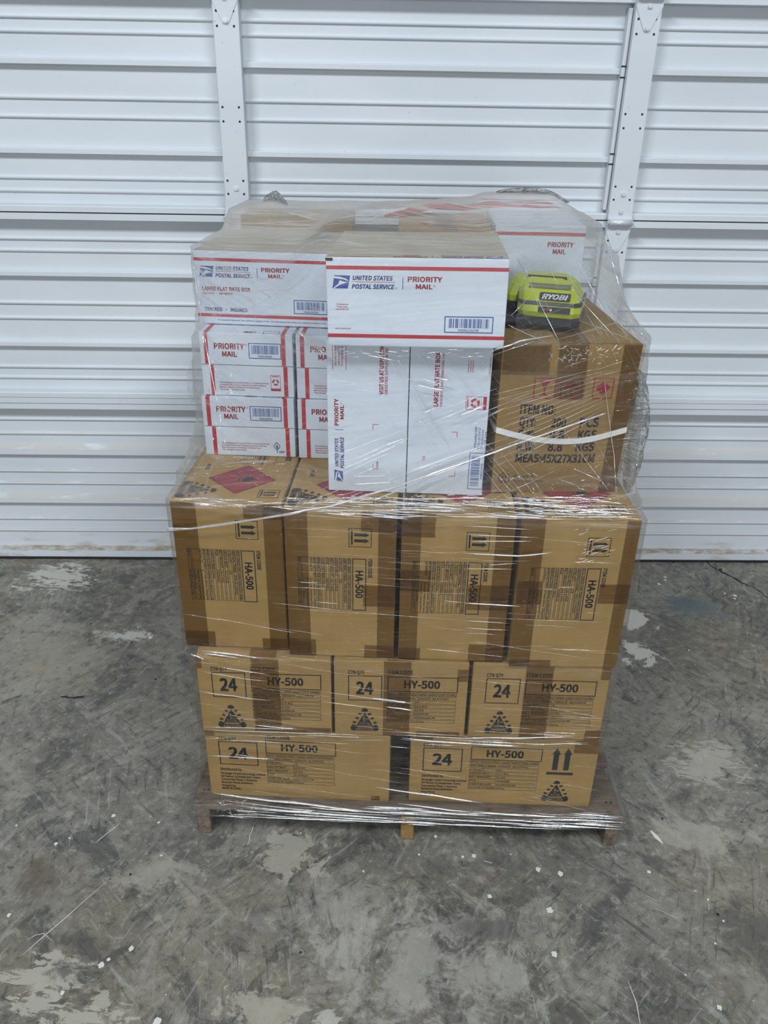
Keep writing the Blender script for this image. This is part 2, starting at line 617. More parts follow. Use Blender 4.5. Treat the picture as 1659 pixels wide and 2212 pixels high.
def lay(bm, pr, face, W, D, H, mats, base_lift=0.03):
    """put a Print on a box face; sizes in cm, mesh in metres"""
    o, ax, ay, n = [Vector(v) for v in FACES[face](W, D, H)]
    for vs, fs, mat, lift in pr.items:
        if mat not in mats:
            mats.append(mat)
        mi = mats.index(mat)
        bv = [bm.verts.new((o + ax * x + ay * y + n * (base_lift + 0.012 * lift)) * 0.01) for x, y in vs]
        for f in fs:
            try:
                fc = bm.faces.new([bv[i] for i in f])
                fc.material_index = mi
            except ValueError:
                pass


# ---- the load's own frame: u across the pallet, v away from the camera, z up (cm)
PSI, U0, V0 = -0.0184, 6.6232, 132.5427
PALM = Matrix.Translation((U0 / 100, V0 / 100, 0)) @ Matrix.Rotation(PSI, 4, 'Z')


def LM(u, v, z, yaw=0.0, roll=0.0, pitch=0.0):
    return PALM @ Matrix.Translation((u / 100, v / 100, z / 100)) @ Matrix.Rotation(yaw, 4, 'Z') @ Matrix.Rotation(-roll, 4, 'Y') @ Matrix.Rotation(pitch, 4, 'X')


def LW(u, v, z):
    return PALM @ Vector((u / 100, v / 100, z / 100))


def carton(name, W, D, H, M, prints, body='kraft', top=None, bev=0.35, tapes=(), seams=(), warp=None, tapemat='tape'):
    """a closed carton; its print is part of its own skin; packing tape is a child"""
    root = None
    bm = bmesh.new()
    mats = [body]
    if warp is None:
        box(bm, 0, W / 100, 0, D / 100, 0, H / 100, 0, bev / 100, 2)
    else:
        box(bm, 0, W / 100, 0, D / 100, 0, H / 100, 0)
        bmesh.ops.subdivide_edges(bm, edges=bm.edges[:], cuts=15, use_grid_fill=True)
    if top:
        mats.append(top)
        bm.normal_update()
        for f in bm.faces:
            if f.normal.z > 0.9:
                f.material_index = 1
    for face, x0, y0, x1, y1 in seams:
        p = Print()
        p.rect(x0, y0, x1, y1, 'slit')
        lay(bm, p, face, W, D, H, mats, 0.02)
    for face, pr in prints:
        lay(bm, pr, face, W, D, H, mats)
    if warp:
        for v in bm.verts:
            v.co = v.co + Vector(warp(v.co.x * 100, v.co.y * 100, v.co.z * 100)) * 0.01
    o = link(name, bm, [MAT[m] for m in mats])
    o.matrix_world = M
    for ti, (face, x0, y0, x1, y1) in enumerate(tapes):
        # one strip of packing tape with ragged torn ends
        bm = bmesh.new()
        tm = [tapemat]
        q = Print()
        n = 14
        if (y1 - y0) < (x1 - x0):
            pts = [(x0 + random.uniform(-.12, .12), y0 + (y1 - y0) * k / n) for k in range(n, -1, -1)] + [(x1 + random.uniform(-.12, .12), y0 + (y1 - y0) * k / n) for k in range(n + 1)]
        else:
            pts = [(x0 + (x1 - x0) * k / n, y0 + random.uniform(-.12, .12)) for k in range(n + 1)] + [(x0 + (x1 - x0) * k / n, y1 + random.uniform(-.12, .12)) for k in range(n, -1, -1)]
        fr = FACES[face](W, D, H)
        fw_, fh_ = abs(Vector(fr[1]).dot(Vector((W, D, H)))), abs(Vector(fr[2]).dot(Vector((W, D, H))))
        pts = [(min(max(x, 0.0), fw_), min(max(y, 0.0), fh_)) for x, y in pts]
        if warp:
            nx = max(1, int((x1 - x0) / 1.5))
            ny = max(1, int((y1 - y0) / 1.5))
            vs_ = [(x0 + (x1 - x0) * i / nx, y0 + (y1 - y0) * j / ny) for j in range(ny + 1) for i in range(nx + 1)]
            q.add(vs_, [(j * (nx + 1) + i, j * (nx + 1) + i + 1, (j + 1) * (nx + 1) + i + 1, (j + 1) * (nx + 1) + i) for j in range(ny) for i in range(nx)], tapemat)
        else:
            q.poly(pts, tapemat)
        lay(bm, q, face, W, D, H, tm, 0.06 + 0.012 * ti)
        if warp:
            for v in bm.verts:
                v.co = v.co + Vector(warp(v.co.x * 100, v.co.y * 100, v.co.z * 100)) * 0.01
        link('packing_tape', bm, [MAT[m] for m in tm], o)
    return o


# ------------------------------------------------------------------ floor
FLOOR_PATCHES += [
    # x, y, rx, ry, threshold, softness, colour, amount, streaky?
    (-0.65, 0.985, 0.12, 0.055, 0.0, 0.05, PALE, 0.9, True), (-0.66, 0.925, 0.06, 0.03, 0.0, 0.05, PALE, 0.85, True),
    (-0.54, 0.905, 0.11, 0.04, 0.0, 0.05, PALE, 0.9, True), (-0.53, 0.94, 0.03, 0.025, 0.0, 0.06, PALE, 0.8, False),
    (-1.17, 2.46, 0.18, 0.14, 0.02, 0.08, WHITEP, 0.75, True), (-0.82, 2.11, 0.13, 0.05, -0.02, 0.2, WHITEP, 0.75, False),
    (0.84, 2.24, 0.10, 0.10, 0.03, 0.06, WHITEP, 0.95, False), (0.83, 2.06, 0.09, 0.09, 0.03, 0.06, WHITEP, 0.95, False),
    (-0.20, 1.27, 0.13, 0.10, 0.05, 0.05, PALE, 0.7, False), (-0.22, 0.93, 0.13, 0.06, 0.0, 0.12, (0.40,0.375,0.305), 0.7, False),
    (-0.10, 1.14, 0.22, 0.14, -0.05, 0.35, (0.33, 0.32, 0.29), 0.5, False), (-0.09, 0.91, 0.04, 0.03, 0.0, 0.08, WHITEP, 0.6, False), (0.10, 1.02, 0.34, 0.22, -0.08, 0.35, (0.39,0.38,0.34), 0.6, False),
    (0.87, 1.59, 0.16, 0.13, 0.03, 0.1, (0.42,0.40,0.345), 0.6, True), (0.76, 1.36, 0.18, 0.14, -0.02, 0.3, (0.39,0.37,0.31), 0.6, False),
    (-0.24, 1.11, 0.05, 0.04, 0.02, 0.05, PALE, 0.8, False), (0.78, 1.10, 0.12, 0.14, -0.02, 0.3, (0.085, 0.08, 0.075), 0.7, False),
    (-0.58, 1.03, 0.13, 0.08, -0.05, 0.3, (0.07, 0.068, 0.065), 0.75, False), (1.08, 2.33, 0.16, 0.12, -0.05, 0.3, (0.10, 0.135, 0.155), 0.75, False),
    (-0.25, 1.13, 0.08, 0.12, -0.02, 0.3, (0.075, 0.075, 0.072), 0.6, False), (-0.50, 1.22, 0.16, 0.10, -0.04, 0.3, (0.34,0.325,0.27), 0.6, False),
    (0.24, 1.10, 0.13, 0.04, 0.0, 0.2, (0.10, 0.10, 0.098), 0.7, False), (0.30, 1.26, 0.13, 0.07, -0.02, 0.3, (0.10, 0.099, 0.094), 0.7, False),
    (-0.75, 1.20, 0.10, 0.08, -0.05, 0.3, (0.11, 0.085, 0.06), 0.6, False), (-1.05, 2.0, 0.3, 0.25, -0.1, 0.4, (0.27,0.25,0.195), 0.6, False),
]
MAT['floor'] = m_floor()
MAT['paintdrop'] = simple('pale_paint_drop', (0.66, 0.65, 0.58), 0.55)
bm = bmesh.new()
vs = [bm.verts.new(p) for p in ((-4.5, -2.5, 0), (4.5, -2.5, 0), (4.5, 2.95, 0), (-4.5, 2.95, 0))]
bm.faces.new(vs)


def blot(x, y, r, mi, seed):
    rnd = random.Random(seed)
    n = 14
    ph = rnd.random() * 6
    q = [bm.verts.new((x + math.cos(2 * math.pi * k / n) * r * (0.85 + 0.22 * math.sin(3 * k + ph) + rnd.uniform(-.1, .1)),
                       y + math.sin(2 * math.pi * k / n) * r * (0.95 + 0.2 * math.cos(2 * k + ph) + rnd.uniform(-.1, .1)), 0.0007)) for k in range(n)]
    f = bm.faces.new(q)
    f.material_index = mi


DOTS = [(-0.501,1.043,0.0060),(-0.540,1.019,0.0042),(-0.551,1.007,0.0070),(-0.642,1.382,0.0055),(-0.863,1.348,0.0030),(0.365,1.250,0.0066),(0.414,1.240,0.0072),(0.247,1.179,0.0058),(0.373,1.147,0.0080),(0.365,1.047,0.0072),(0.136,1.337,0.0044),(0.222,1.284,0.0060),(0.196,1.281,0.0040),(0.095,1.285,0.0030),(0.308,1.290,0.0022),(0.267,1.337,0.0020),(0.617,1.249,0.0050),(0.666,0.944,0.0055),(0.621,1.008,0.0022),(0.706,1.077,0.0030),(-0.745,2.100,0.0070),(1.005,2.479,0.0080),(1.043,2.528,0.0060),(1.037,2.508,0.0060),(1.225,2.424,0.0050),(1.256,2.410,0.0080),(1.248,2.392,0.0060),(0.984,2.084,0.0040),(-0.528,1.364,0.0036),(-0.608,0.950,0.0050),(-0.410,0.898,0.0090),(-0.184,1.340,0.0022),(0.727,1.180,0.0030),(0.742,1.129,0.0030),(-0.724,1.314,0.0030),(-0.750,1.297,0.0050),(-0.498,1.270,0.0030),(-0.781,1.113,0.0050),(-0.032,1.237,0.0030)]
for i, (x, y, r) in enumerate(DOTS):
    blot(x, y, r, 1, i)
rnd = random.Random(3)
for i in range(110):
    blot(rnd.uniform(-1.1, 1.2), rnd.uniform(0.9, 2.5), rnd.uniform(0.0006, 0.0016), 1, 100 + i)
for i in range(40):
    blot(rnd.uniform(-1.2, 1.3), rnd.uniform(0.9, 2.6), rnd.uniform(0.0012, 0.004), 2, 300 + i)
blot(1.105, 2.64, 0.008, 2, 900)
blot(1.27, 2.59, 0.008, 2, 901)


def strip(pts, wd, mi, jag=0.3):
    prev = None
    for i, (x, y) in enumerate(pts):
        a = pts[max(0, i - 1)]
        b = pts[min(len(pts) - 1, i + 1)]
        d = Vector((b[0] - a[0], b[1] - a[1])).normalized()
        ww = wd * (1 + random.uniform(-jag, jag)) * (0.35 if i in (0, len(pts) - 1) else 1)
        cur = (bm.verts.new((x - d.y * ww, y + d.x * ww, 0.0008)), bm.verts.new((x + d.y * ww, y - d.x * ww, 0.0008)))
        if prev:
            f = bm.faces.new((prev[0], cur[0], cur[1], prev[1]))
            f.material_index = mi
        prev = cur


def wiggle(pts, n=6, amp=0.004):
    out = []
    for a, b in zip(pts[:-1], pts[1:]):
        for k in range(n):
            t = k / n
            out.append((a[0] + (b[0] - a[0]) * t + random.uniform(-amp, amp) * (k > 0), a[1] + (b[1] - a[1]) * t + random.uniform(-amp, amp) * (k > 0)))
    return out + [pts[-1]]


strip(wiggle([(1.237, 2.672), (1.248, 2.607), (1.26, 2.584), (1.293, 2.542), (1.312, 2.501), (1.348, 2.465), (1.369, 2.399), (1.42, 2.31), (1.5, 2.22)]), 0.0035, 2, 0.7)
strip(wiggle([(-0.928, 1.81), (-0.884, 1.805), (-0.86, 1.813)], 5, 0.002), 0.003, 2, 0.5)
strip([(0.243, 1.271), (0.262, 1.265)], 0.0022, 1)
strip([(0.606, 1.156), (0.645, 1.132)], 0.0013, 1)
strip([(0.591, 1.189), (0.613, 1.173)], 0.0012, 1)
strip([(0.502, 0.993), (0.507, 0.95), (0.502, 0.90)], 0.0009, 1)
strip([(0.307, 0.962), (0.309, 0.917)], 0.0008, 1)
strip([(0.654, 1.365), (0.663, 1.346), (0.672, 1.328)], 0.0045, 1)
strip([(-0.721, 1.058), (-0.706, 1.069), (-0.691, 1.073), (-0.669, 1.057)], 0.0008, 1)
strip([(0.725, 1.169), (0.72, 1.155)], 0.0014, 1)
for pts in ([(-0.30, 1.36), (-0.305, 1.30)], [(-0.72, 1.02), (-0.60, 1.20)], [(-0.66, 1.30), (-0.62, 1.36)]):
    strip(wiggle(pts, 4, 0.002), 0.0008, 1)
tag(link('floor', bm, [MAT['floor'], MAT['paintdrop'], MAT['black']]), 'stained grey concrete floor with pale paint drops and trowel marks', 'floor', kind='structure')

# ------------------------------------------------------------------ sectional overhead door
DOORM = Matrix.Translation((0, 2.636463, 0)) @ Matrix.Rotation(0.0239, 4, 'Z')
door = empty('door_1', DOORM)
tag(door, 'white sectional overhead door of ribbed steel behind the pallet', 'garage door', kind='structure')
DX0, DX1 = -3.2, 3.2


def section(z0, z1, feats, foot=False):
    """ribbed panel from z0 to z1 (cm): feats = ('b', z) small bead, ('l', z low, z high, depth, slope) ledge"""
    prof = [(z0, -0.5), (z0, 3.5 if not foot else 2.2)]
    if foot:
        prof += [(z0 + 3.0, 2.2), (z0 + 3.5, 0.0)]
    else:
        prof += [(z0 + 1.5, 3.5), (z0 + 1.8, 3.2), (z0 + 2.1, 0.0)]
    for f in sorted(feats, key=lambda q: q[1]):
        if f[0] == 'b':
            for k in range(7):
                a = math.pi * k / 6
                prof.append((f[1] - 0.62 * math.cos(a), 0.62 * math.sin(a)))
        else:
            _, a, b, d, s = f
            prof += [(a, 0.0), (a - 0.05, d * 0.8), (a + 0.2, d), (b - 0.15, d), (b, d - 0.15), (b + s, 0.0)]
    prof += [(z1 - 2.0, 0.0), (z1 - 2.0, 3.3), (z1 - 1.85, 3.5), (z1, 3.5), (z1, -0.5)]
    bm = bmesh.new()
    L = [bm.verts.new((DX0, -d / 100, z / 100)) for z, d in prof]
    R = [bm.verts.new((DX1, -d / 100, z / 100)) for z, d in prof]
    for i in range(len(prof) - 1):
        bm.faces.new((L[i], R[i], R[i + 1], L[i + 1]))
    bm.faces.new((L[0], L[-1], R[-1], R[0]))
    bm.faces.new(L[::-1])
    bm.faces.new(R)
    return link('door_section', bm, MAT['door'], door)


section(0.9, 61.7, [('b', 11.2), ('b', 16.1), ('l', 23.0, 25.0, 1.7, 1.5), ('b', 30.5), ('b', 35.3), ('l', 42.0, 44.3, 1.7, 1.6), ('b', 49.7), ('b', 55.0)], True)
section(64.0, 122.9, [('b', 70.0), ('b', 73.7), ('l', 80.9, 82.5, 1.7, 0.5), ('b', 90.1), ('b', 95.0), ('l', 103.6, 105.2, 1.7, 0.4), ('b', 111.4), ('b', 115.0)])
section(123.3, 182.0, [('b', 129.0), ('b', 132.7), ('l', 139.3, 140.9, 1.7, 0.3), ('b', 149.3), ('b', 154.3), ('l', 162.6, 164.2, 1.7, 0.3), ('b', 170.9), ('b', 174.4)])
section(182.4, 241.0, [('b', 189.0), ('b', 192.7), ('l', 199.3, 201, 1.7, 0.3), ('b', 209.3), ('b', 214.3), ('l', 222.6, 224.2, 1.7, 0.3), ('b', 230.9), ('b', 234.4)])
# groove strip of the lower meeting rail
bm = bmesh.new()
box(bm, DX0, DX1, -0.034, 0.004, 0.6190, 0.6385, 0)
link('meeting_rail', bm, MAT['door'], door)
bm = bmesh.new()
box(bm, DX0, DX1, -0.026, 0.0, 0.0005, 0.0095, 0, 0.002)
link('weather_seal', bm, MAT['black'], door)


def stile(x0, x1, z0, z1, holes, flange):
    bm = bmesh.new()
    box(bm, x0, x1, -0.050, 0.004, z0, z1, 0, 0.0025, 2)
    if flange:
        # rolled lip standing off the left side
        box(bm, x0 - 0.013, x0 - 0.002, -0.030, 0.0, z0 + 0.025, z1 - 0.025, 0, 0.002)
        for zl in (1.405, 1.634, 0.816, 1.044):
            if z0 < zl < z1:
                for dz in (-0.0165, 0.0115):
                    box(bm, x0 - 0.015, x0 - 0.001, -0.0312, -0.029, zl + dz, zl + dz + 0.004, 1)
    else:
        box(bm, x0 - 0.008, x0 + 0.001, -0.012, 0.0, z0 + 0.02, z1 - 0.02, 0, 0.002)
    for z in holes:
        for x in (x0 + 0.010, x1 - 0.014):
            disc(bm, (x, -0.0502, z), (0, -1, 0), 0.0033, 0.0002, 10, 1, 1.0)
    return link('stile', bm, [MAT['door'], MAT['black']], door)


for x0, x1, fl in ((-0.496, -0.425, False), (0.670, 0.743, True)):
    stile(x0, x1, 0.012, 0.612, (), fl)
    stile(x0, x1, 0.645, 1.222, (1.174, 1.139), fl)
    stile(x0, x1, 1.236, 1.815, (1.762, 1.726, 1.526, 1.489, 1.330, 1.293), fl)
    stile(x0, x1, 1.828, 2.40, (2.36, 2.33, 2.12, 2.08), fl)


def hinge(xc, zc):
    e = bmesh.new()
    w2 = 0.037
    for sgn in (1, -1):
        z1, z2, z3 = zc + sgn * 0.012, zc + sgn * 0.028, zc + sgn * 0.088
        pts = [(xc - w2, z1), (xc - w2, z2), (xc - 0.009, z3 - sgn * 0.003), (xc, z3), (xc + 0.009, z3 - sgn * 0.003), (xc + w2, z2), (xc + w2, z1)]
        lo = [e.verts.new((x, -0.0500, z)) for x, z in pts]
        hi = [e.verts.new((x, -0.0525, z)) for x, z in pts]
        n = len(pts)
        for k in range(n):
            e.faces.new((lo[k], lo[(k + 1) % n], hi[(k + 1) % n], hi[k]))
        e.faces.new(hi)
        # knuckle web up to the barrel
        box(e, xc - w2, xc + w2, -0.060, -0.050, min(z1, zc), max(z1, zc), 0)
    bmesh.ops.recalc_face_normals(e, faces=e.faces)
    h = link('hinge', e, MAT['door'], door)
    b = bmesh.new()
    tube(b, [(xc - 0.036, -0.062, zc), (xc + 0.036, -0.062, zc)], 0.0095, 14)
    tube(b, [(xc - 0.039, -0.062, zc), (xc - 0.0365, -0.062, zc)], 0.007, 12, 0)
    tube(b, [(xc + 0.0365, -0.062, zc), (xc + 0.039, -0.062, zc)], 0.007, 12, 0)
    link('hinge_barrel', b, MAT['bolt'], h)
    for dz in (0.080, 0.030, -0.028, -0.081):
        b = bmesh.new()
        disc(b, (xc, -0.0525, zc + dz), (0, -1, 0), 0.0075, 0.0012, 14, 0, 1.0)
        disc(b, (xc, -0.0537, zc + dz), (0, -1, 0), 0.0055, 0.004, 6, 0, 0.92)
        link('bolt', b, MAT['bolt'], h)


for xc in (-0.461, 0.7065):
    for zc in (0.640, 1.228, 1.820):
        hinge(xc, zc)
# ------------------------------------------------------------------ pallet
pallet = empty('pallet', LM(0, 0, 0))
tag(pallet, 'weathered wooden pallet on the concrete floor under the wrapped cartons', 'pallet')
MAT['woodv'] = m_wood('weathered_wood_lengthwise', (0.12, 0.092, 0.068), (0.215, 0.172, 0.13), (0.055, 0.04, 0.03), (40, 4, 40))
MAT['wood2v'] = m_wood('yellow_wood_lengthwise', (0.22, 0.13, 0.045), (0.31, 0.19, 0.07), (0.13, 0.07, 0.025), (40, 4, 40))
for v0, v1, a in ((0, 13.5, -0.2), (17, 26, 0.3), (30, 39.5, 0), (44, 53, .2), (57.5, 67, 0), (71, 80, -.2), (84.5, 98, .1)):
    bm = bmesh.new()
    box(bm, (-49.6 + a) / 100, (49.5 + a) / 100, v0 / 100, v1 / 100, 0.0772, 0.0945, 0, 0.002, 1)
    for v in bm.verts:
        v.co.z += 0.0006 * math.sin(v.co.x * 9 + v0)
        v.co.y += 0.0012 * math.sin(v.co.x * 23 + v0)
    for u in (-47.8, -46.9, 0.4, 46.8, 47.9):
        disc(bm, ((u + a) / 100, (v0 + 4.5) / 100, 0.0950), (0, 0, 1), 0.0028, 0.0003, 8, 1)
    link('deck_board', bm, [MAT['wood'], MAT['black']], pallet)
for u0, u1, m in ((-49.3, -46.1, 'woodv'), (-1.4, 1.7, 'wood2v'), (46.1, 49.2, 'woodv')):
    bm = bmesh.new()
    box(bm, u0 / 100, u1 / 100, 0.002, 0.975, 0, 0.077, 0, 0.0025, 1)
    o = link('stringer', bm, MAT[m], pallet)
    if m == 'wood2v':
        o['label'] = 'yellow newer wood stringer'
# ------------------------------------------------------------------ print designs


def caution(p, x0, y0, w, h):
    """weight-warning triangle: foot bar, banded sides, cap, dark core"""
    P = lambda a, b: (x0 + a * w, y0 + b * h)
    p.poly([P(0.0, 0.10), P(0.03, 0.02), P(0.10, 0.0), P(0.90, 0.0), P(0.97, 0.02), P(1.0, 0.10), P(0.98, 0.20), P(0.91, 0.28), P(0.83, 0.24), P(0.74, 0.15), P(0.26, 0.15), P(0.17, 0.24), P(0.09, 0.28), P(0.02, 0.20)], 'ink')
    p.poly([P(0.20, 0.20), P(0.80, 0.20), P(0.53, 0.77), P(0.50, 0.80), P(0.47, 0.77)], 'ink')
    for k in range(3):
        cx, cy = 0.135 + 0.10 * k, 0.37 + 0.185 * k
        for s in (1, -1):
            q = [(cx - 0.075, cy - 0.015), (cx + 0.035, cy - 0.06), (cx + 0.075, cy + 0.015), (cx - 0.035, cy + 0.06)]
            q = q if s == 1 else [(1 - a, b) for a, b in q][::-1]
            p.poly([P(a, b) for a, b in q], 'ink')
    p.poly([P(0.37, 0.86), P(0.42, 0.97), P(0.50, 1.0), P(0.58, 0.97), P(0.63, 0.86), P(0.5, 0.83)], 'ink')
    p.text('CAUTION', *P(0.5, 0.035), h * 0.085, w * 0.62, 'kraftlight', True, anchor='c', lift=1)
    p.text('10 to 15kg', *P(0.5, 0.29), h * 0.075, w * 0.36, 'kraftlight', False, anchor='c', lift=1)
    p.rect(*P(0.26, 0.235), *P(0.74, 0.25), 'kraftlight', 1)
    # small stooping figure with a crate
    p.circle(*P(0.465, 0.60), w * 0.028, 'kraftlight', 10, 1)
    for a, b in (((0.47, 0.57), (0.45, 0.47)), ((0.45, 0.47), (0.50, 0.42)), ((0.50, 0.42), (0.46, 0.375)), ((0.47, 0.55), (0.53, 0.51))):
        (ax, ay), (bx, by) = P(*a), P(*b)
        d = Vector((bx - ax, by - ay)).normalized() * w * 0.010
        p.poly([(ax - d.y, ay + d.x), (bx - d.y, by + d.x), (bx + d.y, by - d.x), (ax + d.y, ay - d.x)][::-1], 'kraftlight', 1)
    q = P(0.53, 0.48)
    p.frame(q[0], q[1], q[0] + w * 0.085, q[1] + h * 0.075, w * 0.012, 'kraftlight')
    p.items[-4:] = [(a, b, c, 1) for a, b, c, _ in p.items[-4:]]


def up_arrows(p, x0, y0, w, h, framed=True):
    if framed:
        p.frame(x0, y0, x0 + w, y0 + h, 0.14, 'ink')
        ix, iy, iw, ih = x0 + w * .12, y0 + h * .10, w * .76, h * .80
    else:
        ix, iy, iw, ih = x0, y0, w, h
    p.rect(ix, iy, ix + iw, iy + ih * 0.10, 'ink')
    for cx in (ix + iw * 0.29, ix + iw * 0.71):
        p.rect(cx - iw * 0.10, iy + ih * 0.18, cx + iw * 0.10, iy + ih * 0.76, 'ink')
        p.poly([(cx - iw * 0.16, iy + ih * 0.76), (cx + iw * 0.16, iy + ih * 0.76), (cx, iy + ih)], 'ink')


def table(p, x0, ytop, w, rows, rh, pitch, split, th):
    y = ytop
    for left, right in rows:
        n = max(1, len(right) if isinstance(right, list) else 1)
        hh = rh * n + (pitch - rh) * (n - 1) * 0.3
        p.frame(x0, y - hh, x0 + w, y, 0.08, 'ink')
        sp = split if not (left == 'DESC') else 0.15
        if right is not None:
            p.rect(x0 + w * sp, y - hh, x0 + w * sp + 0.07, y, 'ink')
        L = left.split('\n')
        for k, s in enumerate(L):
            room = w * sp - 0.35
            vs_, _, a_, b_ = text_mesh(s, False)
            nat = (b_ - a_) * th / CAP_H * 1.12
            p.text(s, x0 + 0.15, y - rh * (k + 1) + (rh - th) / 2, th, min(nat, room) if right is not None else nat, 'ink', False)
        if right is not None:
            for k, s in enumerate(right if isinstance(right, list) else [right]):
                vs_, _, a_, b_ = text_mesh(s, False)
                nat = (b_ - a_) * th * 0.95 / CAP_H * 1.12
                p.text(s, x0 + w * sp + 0.2, y - hh / n * (k + 1) + (rh - th) / 2, th * 0.95, min(nat, w * (1 - sp) - 0.3), 'ink', False)
        y -= hh + (pitch - rh)


def hazard(p, cx, cy, r):
    p.poly([(cx - r, cy), (cx, cy - r), (cx + r, cy), (cx, cy + r)], 'dark_red_ink')
    for s in ((1, 1), (1, -1), (-1, 1), (-1, -1)):
        a, b = (cx + s[0] * r * .93, cy), (cx, cy + s[1] * r * .93)
        a2, b2 = (cx + s[0] * r * .91, cy), (cx, cy + s[1] * r * .91)
        p.poly([a, b, b2, a2] if s[0] * s[1] > 0 else [a, a2, b2, b], 'ink', 1)
    f = [(-.12, .02), (-.20, .14), (-.15, .30), (-.06, .26), (-.04, .46), (.05, .36), (.10, .20), (.16, .26), (.19, .12), (.12, .0)]
    p.poly([(cx + b * r, cy - a * r) for a, b in f], 'ink', 1)
    p.rect(cx - r * .10, cy - r * .2, cx - r * .06, cy + r * .2, 'ink', 1)


ROWS_HY = [('DESC', 'RINSE-FREE HAND SANITIZER 500ML'), ('ANTIBACTERIAL 70%V/V  ALCOHOL', None), ('CTN QTY', '24'), ('GROSS WGT', '12.5 KG'), ('NET WEIGHT', '12 KG'), ('PO#', 'H200034'), ('CARTON SIZE', '43x29x22CM'), ('COUNTRY OF ORIGIN', 'China')]
ROWS_HA = [('DESC', 'RINSE-FREE HAND SANITIZER 500ML'), ('ANTIBACTERIAL, 70% ALCOHOL', None), ('CTN QTY', '24'), ('GROSS WGT', '12.1 KGS'), ('NET WEIGHT', '11.7 KGS'), ('PO#', 'H200021'), ('COUNTRY OF ORIGIN', 'China'), ('MANUFACTURER', 'Zhejiang Cosy Biotech Co., Ltd'), ('MANUFACTURED\nADDRESS', ['18 Power Avenue, Shengzhou', 'Economic Development Zone,', 'Shaoxing city, Zhejiang Province,', '312400, China']), ('MEAS', '36.8X36.8X21.7 CM')]


def print_end(W, H):
    """short end of the squat cartons"""
    p = Print()
    p.text('CTN QTY', 3.0, 17.0, 0.85, 3.5)
    p.frame(3.0, 9.8, 10.3, 16.6, 0.22, 'ink')
    p.text('24', 6.55, 11.6, 3.2, 3.7, anchor='c')
    p.text('ITEM CODE', 11.5, 17.2, 0.95, 5.3)
    p.frame(11.4, 12.4, 26.5, 16.5, 0.22, 'ink')
    p.text('HY-500', 18.8, 13.5, 1.95, 7.7, anchor='c')
    table(p, 11.4, 12.15, 14.9, ROWS_HY, 0.80, 1.06, 0.39, 0.54)
    caution(p, 3.5, 1.3, 6.2, 6.4)
    return p


def print_side(W, H, full):
    """long side of the squat cartons"""
    p = Print()
    p.text('CTN QTY', 2.9, 17.1, 0.85, 4.2)
    p.frame(2.9, 9.7, 11.8, 16.7, 0.24, 'ink')
    p.text('24', 7.3, 11.7, 3.2, 4.5, anchor='c')
    p.text('ITEM CODE', 13.7, 18.0, 0.95, 5.6)
    p.frame(13.6, 13.6, 29.6, 17.5, 0.22, 'ink')
    p.text('HY-500', 21.3, 14.6, 1.9, 8.3, anchor='c')
    table(p, 13.6, 13.4, 15.6, ROWS_HY, 0.84, 1.14, 0.39, 0.53)
    p.text('Distributed by', 2.8, 7.9, 0.72, 5.0)
    for k, s in enumerate(('Strategic Orient Sourcing Limited', '9/F Room 10,Seapower Tower,', 'Concordia Plaza, 1 Science', 'Museum Road,Kowloon,', 'Hong Kong', 'MADE IN CHINA')):
        p.text(s, 2.8, 6.7 - k * 0.95, 0.58, (10.3, 9.3, 8.3, 7.4, 3.2, 4.4)[k])
    if full:
        up_arrows(p, 31.0, 9.9, 6.0, 8.1, False)
        caution(p, 30.6, 1.7, 6.3, 6.4)
    return p


def print_tall(W, H):
    """front of the tall cartons: lettering turned a quarter, read downwards"""
    p = Print().place(0, H, -90)
    up_arrows(p, 4.1, 12.6, 4.2, 4.5)
    p.text('ITEM CODE', 10.9, 16.5, 0.72, 4.4)
    p.frame(10.9, 13.3, 23.2, 16.1, 0.20, 'ink')
    p.text('HA-500', 16.9, 14.0, 1.4, 6.5, anchor='c')
    table(p, 10.9, 13.05, 12.2, ROWS_HA, 0.66, 0.87, 0.40, 0.47)
    return p


def print_tall_top(W, D):
    p = Print()
    hazard(p, 12.0, 10.9, 7.1)
    p.place(0, D, -90)
    caution(p, D - 9.0, 0.5, 7.7, 7.6)
    up_arrows(p, D - 6.3, 16.6, 3.6, 4.2)
    p.frame(D - 27, 15.3, D - 18.4, 17.3, 0.1, 'ink')
    table(p, D - 29, 14.9, 10.6, ROWS_HA[:7], 0.62, 0.95, 0.40, 0.4)
    p.text('500', D - 24, 19.2, 1.2, 3.2)
    p.text('HA-500', D - 17.8, 3.2, 0.9, 3.0)
    return p


# ------------------------------------------------------------------ kraft cartons
WORDS = {}
side_y = 20.45
G_LOW = 'squat kraft cartons in the bottom layer'
tape_e = [('front', 11.3, 0.0, 17.0, side_y), ('front', 21, 0.0, 28.8, 1.5), ('front', 0, 0, 1.6, 2.6), ('top', 11.3, 0, 17, 43)]
o = carton('squat_carton', 41.8, 29, 20.4, LM(-46.1, 3.2, 9.50, -0.020, 0.0), [('front', print_side(41.8, 20.4, False))], tapes=[('front', 0, 18.2, 2.2, 20.4), ('front', 37.6, 0.6, 39.6, 2.0), ('left', 12, 0, 17, 20.4)])
tag(o, 'wide kraft carton on the left of the pallet deck, printed 24 and an address', 'carton', G_LOW)
o = carton('squat_carton', 42.0, 29, 20.4, LM(0.2, 3.1, 9.50, -0.007, 0.0), [('front', print_side(42, 20.4, True))], tapes=[('front', 0, 18.6, 5, 20.4), ('front', 36.5, 16.6, 42, 20.4)])
tag(o, 'wide kraft carton on the right of the pallet deck, with two large up arrows', 'carton', G_LOW)
G_MID = 'squat kraft cartons in the second layer'
pe = print_end(28.8, 20.5)
